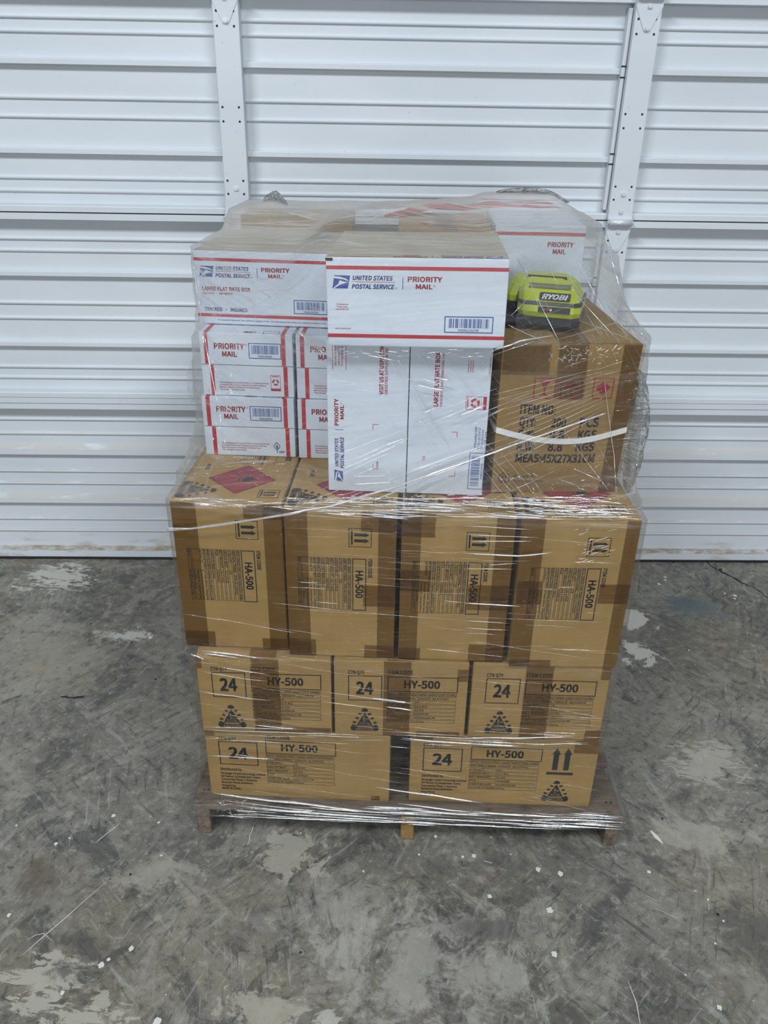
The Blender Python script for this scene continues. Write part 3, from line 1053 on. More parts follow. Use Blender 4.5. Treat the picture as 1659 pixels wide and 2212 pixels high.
for (u, v, z, yaw, W, roll), lab, tp in (
        ((-45.9, 2.1, 29.96, 0.004, 28.6, 0.0), 'leftmost small-ended kraft carton in the second layer, tape over its label', [('front', 11.7, 1.6, 17.5, 20.5), ('front', 11.5, 0.2, 28.3, 1.9), ('front', 0, 17.5, 1.2, 20.5)]),
        ((-16.7, 2.3, 29.96, 0.010, 28.6, 0.0), 'middle small-ended kraft carton in the second layer, above the dark gap', [('front', 10.6, 0, 16.4, 20.5), ('front', 18, 0.1, 27.5, 1.5), ('front', 26.2, 15.5, 28.7, 18.8)]),
        ((12.7, 2.7, 29.96, 0.002, 29.0, 0.0), 'rightmost small-ended kraft carton in the second layer, beside the open floor', [('front', 11.2, 0, 17.0, 20.5), ('front', 25.6, 0, 29.1, 3.2), ('front', 27, 17, 29.1, 20.5)])):
    o = carton('squat_carton', W, 43, 20.5, LM(u, v, z, yaw, roll), [('front', pe)], tapes=tp + [('top', 11.3, 0, 17, 43)])
    tag(o, lab, 'carton', G_MID)
G_TALL = 'tall kraft cartons in the third layer'
pt, ptop = print_tall(22.2, 35.0), print_tall_top(22.2, 36.8)
sl = [('top', 0.3, 18.2, 21.9, 18.45)]
for (u, v, z, yaw, W, H, roll), lab, tp in (
        ((-48.6, 5.9, 50.5, -0.030, 21.9, 34.7, 0.0), 'tall kraft carton at the left end of its row, set a little back', [('front', 0, 0, 5.0, 34.7), ('front', 18.2, 0, 22.3, 34.7), ('front', 0, 0, 6.5, 4.0), ('front', 16.6, 0, 22.3, 2.9), ('front', 14.4, 31.4, 22.3, 34.7)]),
        ((-26.1, 3.8, 50.5, -0.022, 21.9, 34.7, 0.0), 'tall kraft carton second from the left, its arrow mark uncovered', [('front', 0, 0, 4.6, 34.7), ('front', 18.4, 0, 22.2, 34.7), ('front', 0, 0, 5.6, 4.2), ('front', 15.8, 0, 22.2, 3.3), ('front', 15.0, 30.2, 22.2, 34.7), ('front', 15.5, 13, 22.2, 18)]),
        ((-3.2, 3.3, 50.5, -0.008, 21.9, 34.7, 0.0), 'tall kraft carton third from the left, tape over the end of its code', [('front', 0, 0, 3.8, 34.7), ('front', 18.2, 0, 22.2, 34.7), ('front', 0, 0, 4.6, 3.0), ('front', 14.6, 0, 22.2, 4.4), ('front', 13.6, 13, 22.2, 19), ('front', 0, 29.5, 6.5, 34.7), ('front', 0, 17, 6, 22)]),
        ((19.9, 1.9, 50.5, 0.020, 22.3, 34.9, 0.0), 'tall kraft carton at the right end of its row, turned slightly outward', [('front', 0, 0, 4.2, 35), ('front', 19.6, 0, 22.4, 35), ('front', 0, 0, 8.6, 1.8), ('front', 16.2, 16.0, 22.4, 20.5), ('front', 0, 15.5, 5, 21)])):
    o = carton('tall_carton', W, 36.8, H, LM(u, v, z, yaw, roll), [('front', pt), ('top', ptop)], tapes=tp + [('top', 8.2, 24, 14, 36.8)], seams=[])
    tag(o, lab, 'carton', G_TALL)
# cartons behind the front ones, glimpsed through the gaps and carrying the upper stack
G_BACK = 'plain kraft cartons at the back of the pallet'
LB = 'plain kraft carton in the rear rows behind the printed ones'
src = {}
for key, W, D, H, spots in (('low', 41.6, 29, 20.4, ((-46, 33.2, 9.5), (0.3, 33.2, 9.5), (-46, 63, 9.5), (0.3, 63, 9.5))),
                            ('mid', 28.6, 43, 20.4, ((-45.8, 46.4, 29.96), (-16.6, 46.4, 29.96), (12.6, 46.6, 29.96))),
                            ('tall', 22.0, 36.8, 34.6, ((-46.8, 43.6, 50.5), (-24.0, 43.2, 50.5), (-1.9, 42.6, 50.5), (20.3, 42.4, 50.5)))):
    for i, (u, v, z) in enumerate(spots):
        if i == 0:
            o = src[key] = carton('plain_carton', W, D, H, LM(u, v, z), [], tapes=[('top', W / 2 - 3, 0, W / 2 + 3, D)])
        else:
            o = src[key].copy()
            COL.objects.link(o)
            for ch in src[key].children:
                c = ch.copy()
                COL.objects.link(c)
                c.parent = o
                c.matrix_parent_inverse = ch.matrix_parent_inverse
            o.matrix_world = LM(u, v, z)
        tag(o, LB, 'carton', G_BACK)
# ------------------------------------------------------------------ printed white mailing boxes


def eagle(p, x0, y0, w, h, mat='blue_ink'):
    P = lambda L: [(x0 + a * w, y0 + b * h) for a, b in L]
    p.poly(P([(0.0, 0.0), (0.86, 0.0), (1.0, 1.0), (0.12, 1.0), (0.40, 0.95), (0.10, 0.80)][:4]), mat)
    p.poly(P([(0.06, 0.80), (0.09, 0.93), (0.42, 0.90), (0.74, 0.78), (0.86, 0.66), (0.90, 0.52), (0.80, 0.62), (0.62, 0.70), (0.38, 0.73)]), 'white_ink', 1)
    p.poly(P([(0.02, 0.0), (0.10, 0.0), (0.36, 0.22), (0.62, 0.38), (0.88, 0.50), (0.66, 0.52), (0.50, 0.60), (0.40, 0.62), (0.34, 0.36)]), 'white_ink', 1)


def masthead(p, x, y, s=1.0, priority=True):
    """eagle, service name, rule, and the red class name; s scales a 19 cm wide strip"""
    eagle(p, x, y, 3.1 * s, 2.2 * s)
    p.text('UNITED STATES', x + 3.55 * s, y + 1.45 * s, 0.72 * s, 6.9 * s, 'blue_ink', True, 0.2)
    p.rect(x + 3.45 * s, y + 1.12 * s, x + 10.8 * s, y + 1.2 * s, 'red_ink')
    p.text('POSTAL SERVICE', x + 3.35 * s, y + 0.0, 0.72 * s, 7.4 * s, 'blue_ink', True, 0.2)
    p.ring(x + 11.0 * s, y + 0.15 * s, 0.17 * s, 0.05 * s, 'blue_ink', 10)
    if priority:
        p.rect(x + 12.1 * s, y, x + 12.22 * s, y + 2.0 * s, 'blue_ink')
        p.text('PRIORITY', x + 13.0 * s, y + 1.3 * s, 0.82 * s, 5.9 * s, 'red_ink')
        p.text('MAIL', x + 14.4 * s, y + 0.1 * s, 0.76 * s, 2.9 * s, 'red_ink')
        p.ring(x + 17.6 * s, y + 0.65 * s, 0.18 * s, 0.06 * s, 'red_ink', 10)


def barcode(p, x0, y0, x1, y1, code, bars='blue_ink', txt='navy_ink', t=0.16, seed=1):
    p.frame(x0, y0, x1, y1, t, bars)
    w, h = x1 - x0, y1 - y0
    r = random.Random(seed)
    x = x0 + w * 0.09
    while x < x1 - w * 0.09:
        b = r.choice((0.06, 0.06, 0.12, 0.18)) * w / 8.5
        p.rect(x, y0 + h * 0.30, min(x + b, x1 - w * 0.09), y0 + h * 0.86, bars)
        x += b + r.choice((0.07, 0.07, 0.13, 0.2)) * w / 8.5
    p.text(code, (x0 + x1) / 2, y0 + h * 0.09, h * 0.13, w * 0.42, txt, False, anchor='c')


def recycle(p, x0, y0, w, h):
    p.frame(x0, y0, x0 + w, y0 + h, 0.09, 'red_ink')
    p.rect(x0, y0, x0 + w, y0 + h * 0.16, 'red_ink')
    cx, cy, r = x0 + w / 2, y0 + h * 0.55, min(w, h) * 0.34
    for k in range(3):
        a0 = math.radians(90 + 120 * k)
        pts = []
        for t in range(6):
            a = a0 + math.radians(14 + 76 * t / 5)
            pts.append((cx + r * math.cos(a), cy + r * math.sin(a)))
        inn = []
        for t in range(6):
            a = a0 + math.radians(14 + 76 * t / 5)
            inn.append((cx + r * .52 * math.cos(a), cy + r * .52 * math.sin(a)))
        vs = pts + inn
        p.add(vs, [(i, i + 1, 7 + i, 6 + i) for i in range(5)], 'red_ink')
        a = a0 + math.radians(90)
        b = a0 + math.radians(112)
        p.poly([(cx + r * 1.22 * math.cos(a), cy + r * 1.22 * math.sin(a)), (cx + r * .76 * math.cos(b), cy + r * .76 * math.sin(b)), (cx + r * .30 * math.cos(a), cy + r * .30 * math.sin(a))], 'red_ink')
    p.rect(x0 + w * .15, y0 + h * .88, x0 + w * .85, y0 + h * .93, 'red_ink')


def leafmark(p, x, y, s):
    pts = [(0, -.5), (.32, -.25), (.42, .02), (.30, .28), (0, .62), (-.30, .28), (-.42, .02), (-.32, -.25)]
    p.poly([(x + a * s, y + b * s) for a, b in pts], 'navy_ink')
    p.poly([(x + a * s * .78, y + b * s * .80) for a, b in pts], 'white_ink', 1)
    p.poly([(x - .05 * s, y - .85 * s), (x + .05 * s, y - .85 * s), (x + .04 * s, y - .2 * s), (x - .04 * s, y - .2 * s)], 'navy_ink', 2)
    p.poly([(x - .20 * s, y - .22 * s), (x + .20 * s, y - .22 * s), (x, y + .12 * s)], 'navy_ink', 2)
    p.poly([(x - .14 * s, y + .02 * s), (x + .14 * s, y + .02 * s), (x, y + .30 * s)], 'navy_ink', 2)
    p.rect(x + .25 * s, y - .72 * s, x + 1.0 * s, y - .64 * s, 'navy_ink')
    p.rect(x + .25 * s, y - .88 * s, x + .9 * s, y - .80 * s, 'navy_ink')


def face_long(W, H, extra=False, code='PS00011132700', pickup=True, bx=29.1):
    p = Print()
    p.rect(0.02, H - 2.05, W - .02, H - 1.42, 'red_ink')
    p.rect(0.02, 1.55, W - .02, 2.2, 'red_ink')
    masthead(p, 1.05, H - 5.25)
    if pickup:
        for k, s in enumerate(('To schedule free', 'Package Pickup,', 'scan the QR code.')):
            p.text(s, 2.7, 7.25 - 0.42 * k, 0.26, (2.1, 1.9, 2.4)[k], 'red_ink', False, anchor='c')
        p.text('USPS.COM/PICKUP', 1.35, 3.0, 0.24, 2.8, 'red_ink', False)
    barcode(p, 20.6, 2.7, bx, 5.6, code)
    if extra:
        p.text('LARGE FLAT RATE BOX', 1.4, 7.0, 0.75, 10.2, 'red_ink')
        p.text('ONE RATE  •  ANY WEIGHT', 1.4, 6.2, 0.42, 6.6, 'red_ink', False)
        p.text('TRACKED  •  INSURED', 1.5, 2.75, 0.72, 9.2, 'blue_ink')
        p.text('For domestic shipments, the maximum weight is 70 lbs. For international shipments, the maximum weight is 20 lbs.', 4.2, 0.75, 0.3, 23.3, 'blue_ink', False)
    return p


def face_top_long(W, D):
    """masthead read from the far side"""
    p = Print().place(W, 3.0, 180)
    masthead(p, 0.9, 0.4)
    p.place()
    p.rect(3.0, 0.5, 8.0, 0.75, 'red_ink')
    return p


def face_square(W, H):
    p = Print()
    p.rect(W * .497, 0, W * .503, H, 'slit')
    p.place(0, 0, 90)          # local x runs up the face, local y runs to the left
    p.T = [(0, -1, 3.35), (1, 0, 0.0)]
    eagle(p, 2.0, 0.45, 2.6, 1.7)
    p.text('UNITED STATES', 5.3, 1.35, 0.62, 6.0, 'blue_ink', True, 0.2)
    p.rect(5.1, 1.05, 11.6, 1.12, 'red_ink')
    p.text('POSTAL SERVICE', 4.9, 0.25, 0.62, 6.7, 'blue_ink', True, 0.2)
    p.rect(13.0, 0.3, 13.1, 1.9, 'blue_ink')
    p.text('PRIORITY', 13.9, 1.25, 0.72, 5.4, 'red_ink')
    p.text('MAIL', 15.2, 0.2, 0.68, 2.9, 'red_ink')
    p.ring(18.4, 0.7, 0.15, 0.05, 'red_ink', 8)
    p.rect(25.0, -0.35, 30.0, -0.25, 'red_ink')
    p.rect(25.0, 2.15, 30.0, 2.25, 'red_ink')
    for k, s in enumerate(('PRIORITY MAIL', 'LARGE FLAT RATE', 'POSTAGE REQUIRED')):
        p.text(s, 25.8, 1.45 - 0.6 * k, 0.38, 4.0, 'red_ink', False)
    p.T = [(0, -1, 10.9), (1, 0, 0.0)]
    p.text('VISIT US AT USPS.COM', 20.4, 0.25, 0.75, 9.4, 'red_ink')
    p.text('ORDER FREE SUPPLIES ONLINE', 20.4, -0.55, 0.55, 9.0, 'red_ink', False)
    p.T = [(0, -1, 21.2), (1, 0, 0.0)]
    p.text('LARGE FLAT RATE BOX', 18.4, 0.2, 0.8, 10.4, 'red_ink')
    p.text('FOR DOMESTIC AND INTERNATIONAL USE', 18.4, -0.6, 0.45, 10.2, 'red_ink', False)
    p.T = [(0, -1, 27.0), (1, 0, 0.0)]
    for k, s in enumerate(('To schedule free', 'Package Pickup,', 'scan the QR code.')):
        p.text(s, 25.2, 0.6 - 0.42 * k, 0.26, 2.3, 'red_ink', False)
    p.text('USPS.COM/PICKUP', 25.0, -3.4, 0.3, 3.2, 'red_ink', False)
    for k, s in enumerate(('U/I November 2005', 'ID: 12 x 11.75 x 5.5', 'OD: 12.25 x 12 x 6', 'CUC. FT. 0.510')):
        p.text(s, 10.0, -1.7 - 0.66 * k, 0.42, (4.6, 4.4, 4.0, 3.6)[k], 'blue_ink', False)
    barcode(p, 1.4, -3.6, 9.2, -0.6, 'PS00011132700', t=0.12, seed=5)
    p.T = [(0, -1, 30.2), (1, 0, 0.0)]
    recycle(p, 18.0, 0.1, 2.6, 3.9)
    p.place()
    for x, y, a, b in ((8.7, 14.4, 1, -1), (8.8, 5.0, 1, 1), (25.0, 13.4, -1, -1), (25.0, 4.0, -1, 1)):
        p.rect(min(x, x + 1.2 * a), min(y, y + .1 * b), max(x, x + 1.2 * a), max(y, y + .1 * b), 'red_ink')
        p.rect(min(x, x + .1 * a), min(y, y + 1.1 * b), max(x, x + .1 * a), max(y, y + 1.1 * b), 'red_ink')
    p.T = [(0, -1, 9.9), (1, 0, 0.0)]
    p.text('FROM:', 5.3, 0, 0.42, 1.4, 'red_ink', False)
    p.T = [(0, -1, 19.0), (1, 0, 0.0)]
    p.text('TO:', 7.2, 0, 0.5, 1.0, 'red_ink', False)
    return p


def face_small(W, H, mark, seed):
    p = Print()
    h2 = H * 0.50
    p.rect(0.9, h2 + .1, 1.75, H, 'red_ink')
    p.rect(W - 2.55, h2 + .1, W - 1.7, H, 'red_ink')
    p.rect(1.75, 0, 2.6, h2 - .1, 'red_ink')
    p.rect(W - 2.3, 0, W - 1.45, h2 - .1, 'red_ink')
    p.rect(0.1, h2 - .05, W - .1, h2 + .05, 'slit')
    p.text('PRIORITY', 3.0, H - 3.3, 1.15, 6.3, 'red_ink')
    p.text('MAIL', 4.6, H - 4.9, 1.05, 3.1, 'red_ink')
    p.ring(9.7, H - 2.3, 0.2, 0.07, 'red_ink', 10)
    barcode(p, 10.2, H - 5.2, 17.0, H - 1.9, 'PS00010000026', seed=seed, t=0.17)
    for k, s in enumerate(('This packaging is the property of the U.S. Postal Service® and', 'is provided solely for use in sending Priority Mail® shipments.', 'Misuse may be a violation of federal law.', 'This package is not for resale.')):
        p.text(s, 3.6, 2.75 - 0.52 * k, 0.3, (10.4, 9.9, 8.6, 5.4)[k], 'red_ink', False)
    if mark == 'leaf':
        leafmark(p, W - 4.3, 2.4, 1.7)
    else:
        recycle(p, W - 5.1, 1.3, 2.1, 3.5)
    return p


def small_top(W, D):
    p = Print()
    p.rect(W - 2.55, 0.1, W - 1.7, D, 'red_ink')
    p.rect(0.9, 0.1, 1.75, D, 'red_ink')
    p.text('PRIORITY', 9.2, 0.6, 1.1, 2.6, 'red_ink')
    p.frame(13.2, 0.4, 16.6, 2.2, 0.12, 'navy_ink')
    return p


MB = 'mailing_box'
o = carton(MB, 30.6, 15.0, 30.4, LM(-18.0, 11.7, 85.45, -0.025, 0.0), [('front', face_square(30.9, 30.4))], 'white', bev=0.2)
tag(o, 'white square-faced mailing box standing upright on the tall cartons', 'mailing box')
o = carton(MB, 31.2, 30.4, 15.35, LM(-17.3, 8.0, 115.95, -0.030, 0.012), [('front', face_long(31.2, 15.35)), ('top', face_top_long(31.2, 30.4))], 'white', 'beige', bev=0.2)
bm = bmesh.new()
box(bm, -0.0006, 0.012, -0.0012, 0.004, 0.147, 0.152, 0, 0.001)
o2 = link('corner_slot', bm, MAT['slit'], o)
tag(o, 'white mailing box lying flat on top of the upright one, front and centre', 'mailing box')
o = carton(MB, 27.8, 30.4, 15.0, LM(-47.4, 36.2, 112.3, -0.060, 0.0), [('front', face_long(27.8, 15.0, True, pickup=False, bx=27.7))], 'white', 'beige', bev=0.2)
tag(o, 'large white mailing box on top of the left stack, behind hazy wrap', 'mailing box')
GS = 'small white mailing boxes stacked at the left'
fl, fr_ = face_small(20, 13.4, 'leaf', 2), face_small(19.6, 13.4, 'rec', 3)
st_ = small_top(19.6, 28)
for (u, v, z, yaw, W, H, roll), pr, lab in (
        ((-46.4, 28.6, 85.3, -0.02, 19.7, 13.3, 0.0), fl, 'small white mailing box at the bottom left, marked with a blue leaf'),
        ((-46.0, 29.6, 98.7, -0.031, 19.4, 13.4, 0.0), fr_, 'small white mailing box under the large one at the far left, red recycling mark'),
        ((-25.9, 27.9, 85.3, 0.0, 19.8, 13.3, 0.0), fl, 'lower small white mailing box half hidden behind the upright one'),
        ((-25.9, 28.6, 98.7, -0.02, 19.4, 13.4, 0.0), fr_, 'upper small white mailing box half hidden behind the upright one')):
    o = carton(MB, W, 27.5, H, LM(u, v, z, yaw, roll), [('front', pr), ('top', st_)], 'white', bev=0.15)
    tag(o, lab, 'mailing box', GS)
# squat white box at the back right, on the brown carton
p = Print()
p.rect(0.02, 13.6, 18.88, 14.3, 'red_ink')
p.rect(0.02, 1.7, 18.88, 2.4, 'red_ink')
p.text('PRIORITY', 11.2, 11.4, 0.95, 5.4, 'red_ink')
p.text('MAIL', 12.4, 10.0, 0.9, 2.7, 'red_ink')
p.ring(16.9, 12.2, 0.16, 0.05, 'red_ink', 8)
for y in (4.4, 4.0):
    p.rect(4.0, y, 15.5, y + .08, 'blue_ink')
q = Print()
q.rect(1.5, 9.4, 1.6, 11.4, 'navy_ink')
q.rect(8.2, 9.4, 8.3, 11.2, 'navy_ink')
q.rect(9.4, 12.0, 11.4, 14.0, 'red_ink')
o = carton(MB, 18.9, 26, 15.6, LM(14.9, 44.2, 116.75, -0.01, 0.0), [('front', p), ('top', q)], 'white', bev=0.2)
tag(o, 'white mailing box at the back right, behind the lime green battery tool', 'mailing box')

# ------------------------------------------------------------------ brown export cartons


def bulge(W, D, H, a):
    def f(x, y, z):
        fx, fy, fz = x / W, y / D, z / H
        ex, ey, ez = math.sin(math.pi * min(1, max(0, fx))), math.sin(math.pi * min(1, max(0, fy))), math.sin(math.pi * min(1, max(0, fz)))
        d = [0, 0, 0]
        d[1] = -a * ex * ez * (1 - fy) + 0.5 * a * ex * ez * fy
        d[0] = max(0.0, fx - 0.5) * a * ey * ez
        d[2] = fz * 0.5 * a * ex * ey * (1 if fz > 0.9 else 0)
        d[1] += 0.35 * noise.noise((fx * 3, fz * 3, 1.7)) * ez * (1 - fy)
        d[0] += -1.3 * max(0.0, fx - 0.2) * (1 - fz)
        return d
    return f


p = Print()
tx, kx = 2.7, 1.0
for k, (a, b, c) in enumerate((('ITEM NO:', '', ''), ('QTY:', '200', 'PCS'), ('G.W:', '9.8', 'KGS'), ('N.W:', '8.8', 'KGS'), ('MEAS:45X27X31CM', '', ''))):
    y = 17.0 - k * 2.55
    p.text(a, 4.2, y, 1.75, {0: 6.8, 1: 3.2, 2: 3.2, 3: 3.4, 4: 16.2}[k], 'ink', True)
    if b:
        p.text(b, 10.4, y, 1.75, 2.9, 'ink', True)
        p.text(c, 16.0, y, 1.75, 3.9, 'ink', True)
for x in (6.3, 11.4, 17.6):
    p.frame(x, 19.9, x + 4.2, 24.0, 0.26, 'dark_red_ink')
p.poly([(7.6, 20.6), (9.2, 20.6), (8.6, 21.0), (8.55, 22.0), (9.4, 23.4), (7.4, 23.4), (8.25, 22.0), (8.2, 21.0)], 'dark_red_ink')
p.poly([(12.0, 21.9), (15.0, 21.9), (14.6, 22.8), (13.5, 23.5), (12.4, 22.8)], 'dark_red_ink')
p.rect(13.4, 20.6, 13.6, 21.9, 'dark_red_ink')
p.rect(12.0, 20.5, 15.0, 20.7, 'dark_red_ink')
p.poly([(18.2, 22.0), (19.7, 23.3), (21.2, 22.2), (20.3, 21.2), (19.7, 20.6), (19.0, 21.2)], 'dark_red_ink')
p.ring(2.4, 3.2, 1.15, 0.14, 'ink', 24)
p.text('u', 1.95, 3.2, 0.8, 0.8, 'ink', False)
p.text('n', 1.95, 2.3, 0.6, 0.8, 'ink', False)
p.text('4G/Y11/S/20', 4.1, 3.3, 0.55, 4.2, 'ink', False)
p.text('CN/C230901 PI:032', 4.1, 2.3, 0.45, 6.4, 'ink', False)
WB, DB, HB = 26.1, 45.0, 30.2
bw = bulge(WB, DB, HB, 1.3)
brown = carton('export_carton', WB, DB, HB, LM(14.5, 12.6, 85.5, 0.070, 0.0), [('front', p)], 'kraftdark', warp=bw,
               tapes=[('front', 22.6, 0, 26.7, 30.2), ('front', 0.2, 24.5, 9, 30.2), ('top', 10.5, 0, 16.5, 45), ('front', 10.5, 20, 16, 30.2)], seams=[('top', 0.2, 0.25, 26.6, 0.42), ('top', 13.4, 0, 13.6, 45)])
tag(brown, 'bulging brown carton with large black lettering and a white strap, right side', 'carton')
bm = bmesh.new()
prev = None
loop = []
for k in range(41):
    x = WB * k / 40
    loop.append((x, 0.0, 13.4 - 1.9 * math.sin(math.pi * k / 40), 0, -0.25))
for k in range(1, 20):
    loop.append((WB, DB * k / 20, 13.4 - 0.6 * math.sin(math.pi * k / 20), 0.25, 0))
for k in range(41):
    loop.append((WB * (1 - k / 40), DB, 13.2, 0, 0.25))
for k in range(1, 20):
    loop.append((0, DB * (1 - k / 20), 13.4, -0.25, 0))
rings = []
for x, y, z, nx, ny in loop:
    r = []
    for dz, e in ((-0.58, 0.2), (-0.58, 1.0), (0.58, 1.0), (0.58, 0.2)):
        w_ = bw(x, y, z + dz)
        r.append(bm.verts.new(((x + w_[0] + nx * e) / 100, (y + w_[1] + ny * e) / 100, (z + dz + w_[2]) / 100)))
    rings.append(r)
for i in range(len(rings)):
    a, b = rings[i], rings[(i + 1) % len(rings)]
    for k in range(4):
        bm.faces.new((a[k], b[k], b[(k + 1) % 4], a[(k + 1) % 4]))
bmesh.ops.recalc_face_normals(bm, faces=bm.faces)
st = link('strap', bm, MAT['strap'], brown)
st['label'] = 'white plastic strap'
o = carton('plain_carton', 14.6, 28, 30.4, LM(-5.6, 43.0, 85.3, 0.0), [])
tag(o, LB, 'carton', G_BACK)
o = carton('export_carton', 20.0, 28, 14.6, LM(-5.5, 43.0, 116.75, 0.0), [], 'kraftlight', tapes=[('top', 8, 0, 12.5, 28)])
tag(o, 'tan carton tucked in behind the flat white box, only its top showing', 'carton')
o = carton('export_carton', 27, 13, 45.0, LM(-43.5, 69.0, 85.3, 0.02), [], 'kraft', tapes=[('top', 11, 0, 16, 19)])
tag(o, 'brown carton at the back left corner, its top peeking over the large white box', 'carton')

# ------------------------------------------------------------------ lime battery tool
R_ = random.Random(11)
tool = empty('battery_tool', LM(24.5, 28.6, 116.9, -0.28, 0.0, 0.0))
tag(tool, 'lime green and black battery tool lying on the brown carton under the wrap', 'power tool')


TZ = 0.84


def loft(bm, secs, mi=0, cap=True):
    """secs: list of (z, [(x, y)...]) in cm"""
    rg = [[bm.verts.new((x / 100, y / 100, z * TZ / 100)) for x, y in pts] for z, pts in secs]
    n = len(rg[0])
    for a, b in zip(rg[:-1], rg[1:]):
        for k in range(n):
            f = bm.faces.new((a[k], a[(k + 1) % n], b[(k + 1) % n], b[k]))
            f.material_index = mi
    bm.faces.new(rg[0][::-1]).material_index = mi
    bm.faces.new(rg[-1]).material_index = mi


def rr(x0, x1, y0, y1, c):
    return [(x0 + c, y0), (x1 - c, y0), (x1, y0 + c), (x1, y1 - c), (x1 - c, y1), (x0 + c, y1), (x0, y1 - c), (x0, y0 + c)]


def bevel_all(bm, off, seg=2):
    bmesh.ops.bevel(bm, geom=[e for e in bm.edges if len(e.link_faces) == 2 and e.calc_face_angle(0) > 0.35], offset=off, segments=seg, profile=0.6, affect='EDGES')


bm = bmesh.new()
loft(bm, [(0.0, rr(-8.2, 7.0, -7.5, 6.0, 1.5)), (0.5, rr(-8.4, 7.2, -7.8, 6.2, 1.5)), (1.7, rr(-8.4, 7.2, -7.8, 6.2, 1.5)), (2.1, rr(-8.0, 6.8, -7.2, 6.0, 1.5))])
bevel_all(bm, 0.002)
link('base', bm, MAT['blackplastic'], tool)
bm = bmesh.new()
loft(bm, [(2.1, rr(-4.6, 6.9, -7.0, 6.0, 1.2)), (3.2, rr(-5.0, 7.1, -7.2, 6.2, 1.2)), (4.7, rr(-5.0, 7.0, -6.6, 6.2, 1.2)), (7.6, rr(-5.2, 5.4, -4.2, 6.2, 1.0)), (8.2, rr(-5.0, 5.0, -3.6, 6.0, 1.0)), (9.3, rr(-4.6, 3.2, 0.8, 6.0, 1.0))])
bevel_all(bm, 0.003)
link('housing', bm, MAT['lime'], tool)
bm = bmesh.new()
loft(bm, [(4.2, rr(-8.3, -4.4, -3.4, 5.6, 1.4)), (5.6, rr(-8.4, -4.4, -3.6, 5.8, 1.4)), (8.0, rr(-7.6, -4.2, -2.2, 5.6, 1.2)), (9.0, rr(-7.0, -4.2, -0.6, 5.4, 1.0))])
bevel_all(bm, 0.003)
link('housing', bm, MAT['lime'], tool)
bm = bmesh.new()
loft(bm, [(2.1, rr(-7.8, -4.8, -2.6, 5.2, 1.0)), (4.3, rr(-8.0, -4.5, -3.0, 5.4, 1.0))])
link('neck', bm, MAT['blackplastic'], tool)
# dark band, top grille, badge and charge lamps, each following the sloping front
bm = bmesh.new()
loft(bm, [(4.6, rr(-5.15, 7.15, -6.75, 6.3, 1.2)), (5.3, rr(-5.15, 7.0, -6.45, 6.3, 1.2))])
link('band', bm, MAT['blackplastic'], tool)
bm = bmesh.new()
loft(bm, [(7.85, rr(-3.6, 4.7, -4.25, -2.0, .4)), (8.5, rr(-3.6, 4.5, -3.0, 0.0, .4))])
link('grille', bm, MAT['greyplastic'], tool)
bm = bmesh.new()
loft(bm, [(9.0, rr(-4.4, 3.4, 0.1, 0.55, .1)), (9.45, rr(-4.4, 3.2, 0.9, 1.3, .1))])
link('seam_band', bm, MAT['blackplastic'], tool)
# sloping panel frame: origin at the lower edge of the slope, x right, y up the slope
sl0, sl1 = Vector((0, -6.6, 4.7 * TZ)), Vector((0, -4.2, 7.6 * TZ))
ys = (sl1 - sl0).normalized()
nn = Vector((0, -ys.z, ys.y)) * -1
if nn.y > 0:
    nn = -nn


def on_slope(pr, lift=0.06):
    bm = bmesh.new()
    mats = []
    for vs, fs, mat, lf in pr.items:
        if mat not in mats:
            mats.append(mat)
        bv = [bm.verts.new((sl0 + Vector((x, 0, 0)) + ys * y + nn * (lift + .02 * lf)) * 0.01) for x, y in vs]
        for f in fs:
            bm.faces.new([bv[i] for i in f]).material_index = mats.index(mat)
    return bm, [MAT[m] for m in mats]


p = Print()
p.poly(rr(-1.0, 4.9, 0.9, 2.7, 0.2), 'ink')
p.text('RYOBI', -0.5, 1.25, 1.05, 4.9, 'white_ink', True, 0.25, lift=2)
b, m = on_slope(p, 0.12)
link('badge', b, m, tool)
bm = bmesh.new()
loft(bm, [(3.15, rr(-0.8, 5.2, -7.36, -7.0, .1)), (4.4, rr(-0.8, 5.2, -7.1, -6.8, .1))])
link('gauge', bm, MAT['blackplastic'], tool)
for k, c in enumerate(('red_ink', 'red_ink', 'white_ink')):
    bm = bmesh.new()
    disc(bm, (0.004 + 0.006 * k, -0.0730, 0.038 * TZ), (0, -1, 0.1), 0.0022, 0.0008, 10)
    link('lamp', bm, MAT[c], tool)

# ------------------------------------------------------------------ red sheet behind, crumpled paper
bm = bmesh.new()
path = [(-8.5, 60.3, 131.0), (-4, 64.5, 131.5), (2, 68.5, 132.2), (9, 70.0, 131.9), (16, 72.2, 132.4), (22, 73.0, 132.5), (27, 73.0, 132.6), (30.5, 72.8, 132.5), (32.5, 72.5, 132.3)]
rings = []
for i, (u, v, z) in enumerate(path):
    r = (0.8, 1.4, 1.7, 1.7, 1.5, 1.7, 1.8, 1.5, 0.7)[i]
    ring = []
    for k in range(14):
        a = 2 * math.pi * k / 14
        q = Vector((u + 0.5 * math.cos(a) * r, v - math.cos(a) * r * 1.3, z + 0.5 + math.sin(a) * r * (0.55 if math.sin(a) > 0 else 0.16)))
        q += Vector((0, 0, 0.35)) * noise.noise(q * 0.5)
        ring.append(bm.verts.new(PALM @ (q * 0.01)))
    rings.append(ring)
for a, b in zip(rings[:-1], rings[1:]):
    for k in range(14):
        bm.faces.new((a[k], a[(k + 1) % 14], b[(k + 1) % 14], b[k]))
bm.faces.new(rings[0][::-1])
bm.faces.new(rings[-1])
bmesh.ops.subdivide_edges(bm, edges=bm.edges[:], cuts=2, use_grid_fill=True, smooth=0.6)
for v in bm.verts:
    v.co += Vector((0, 0, 1)) * 0.003 * noise.noise(v.co * 60)
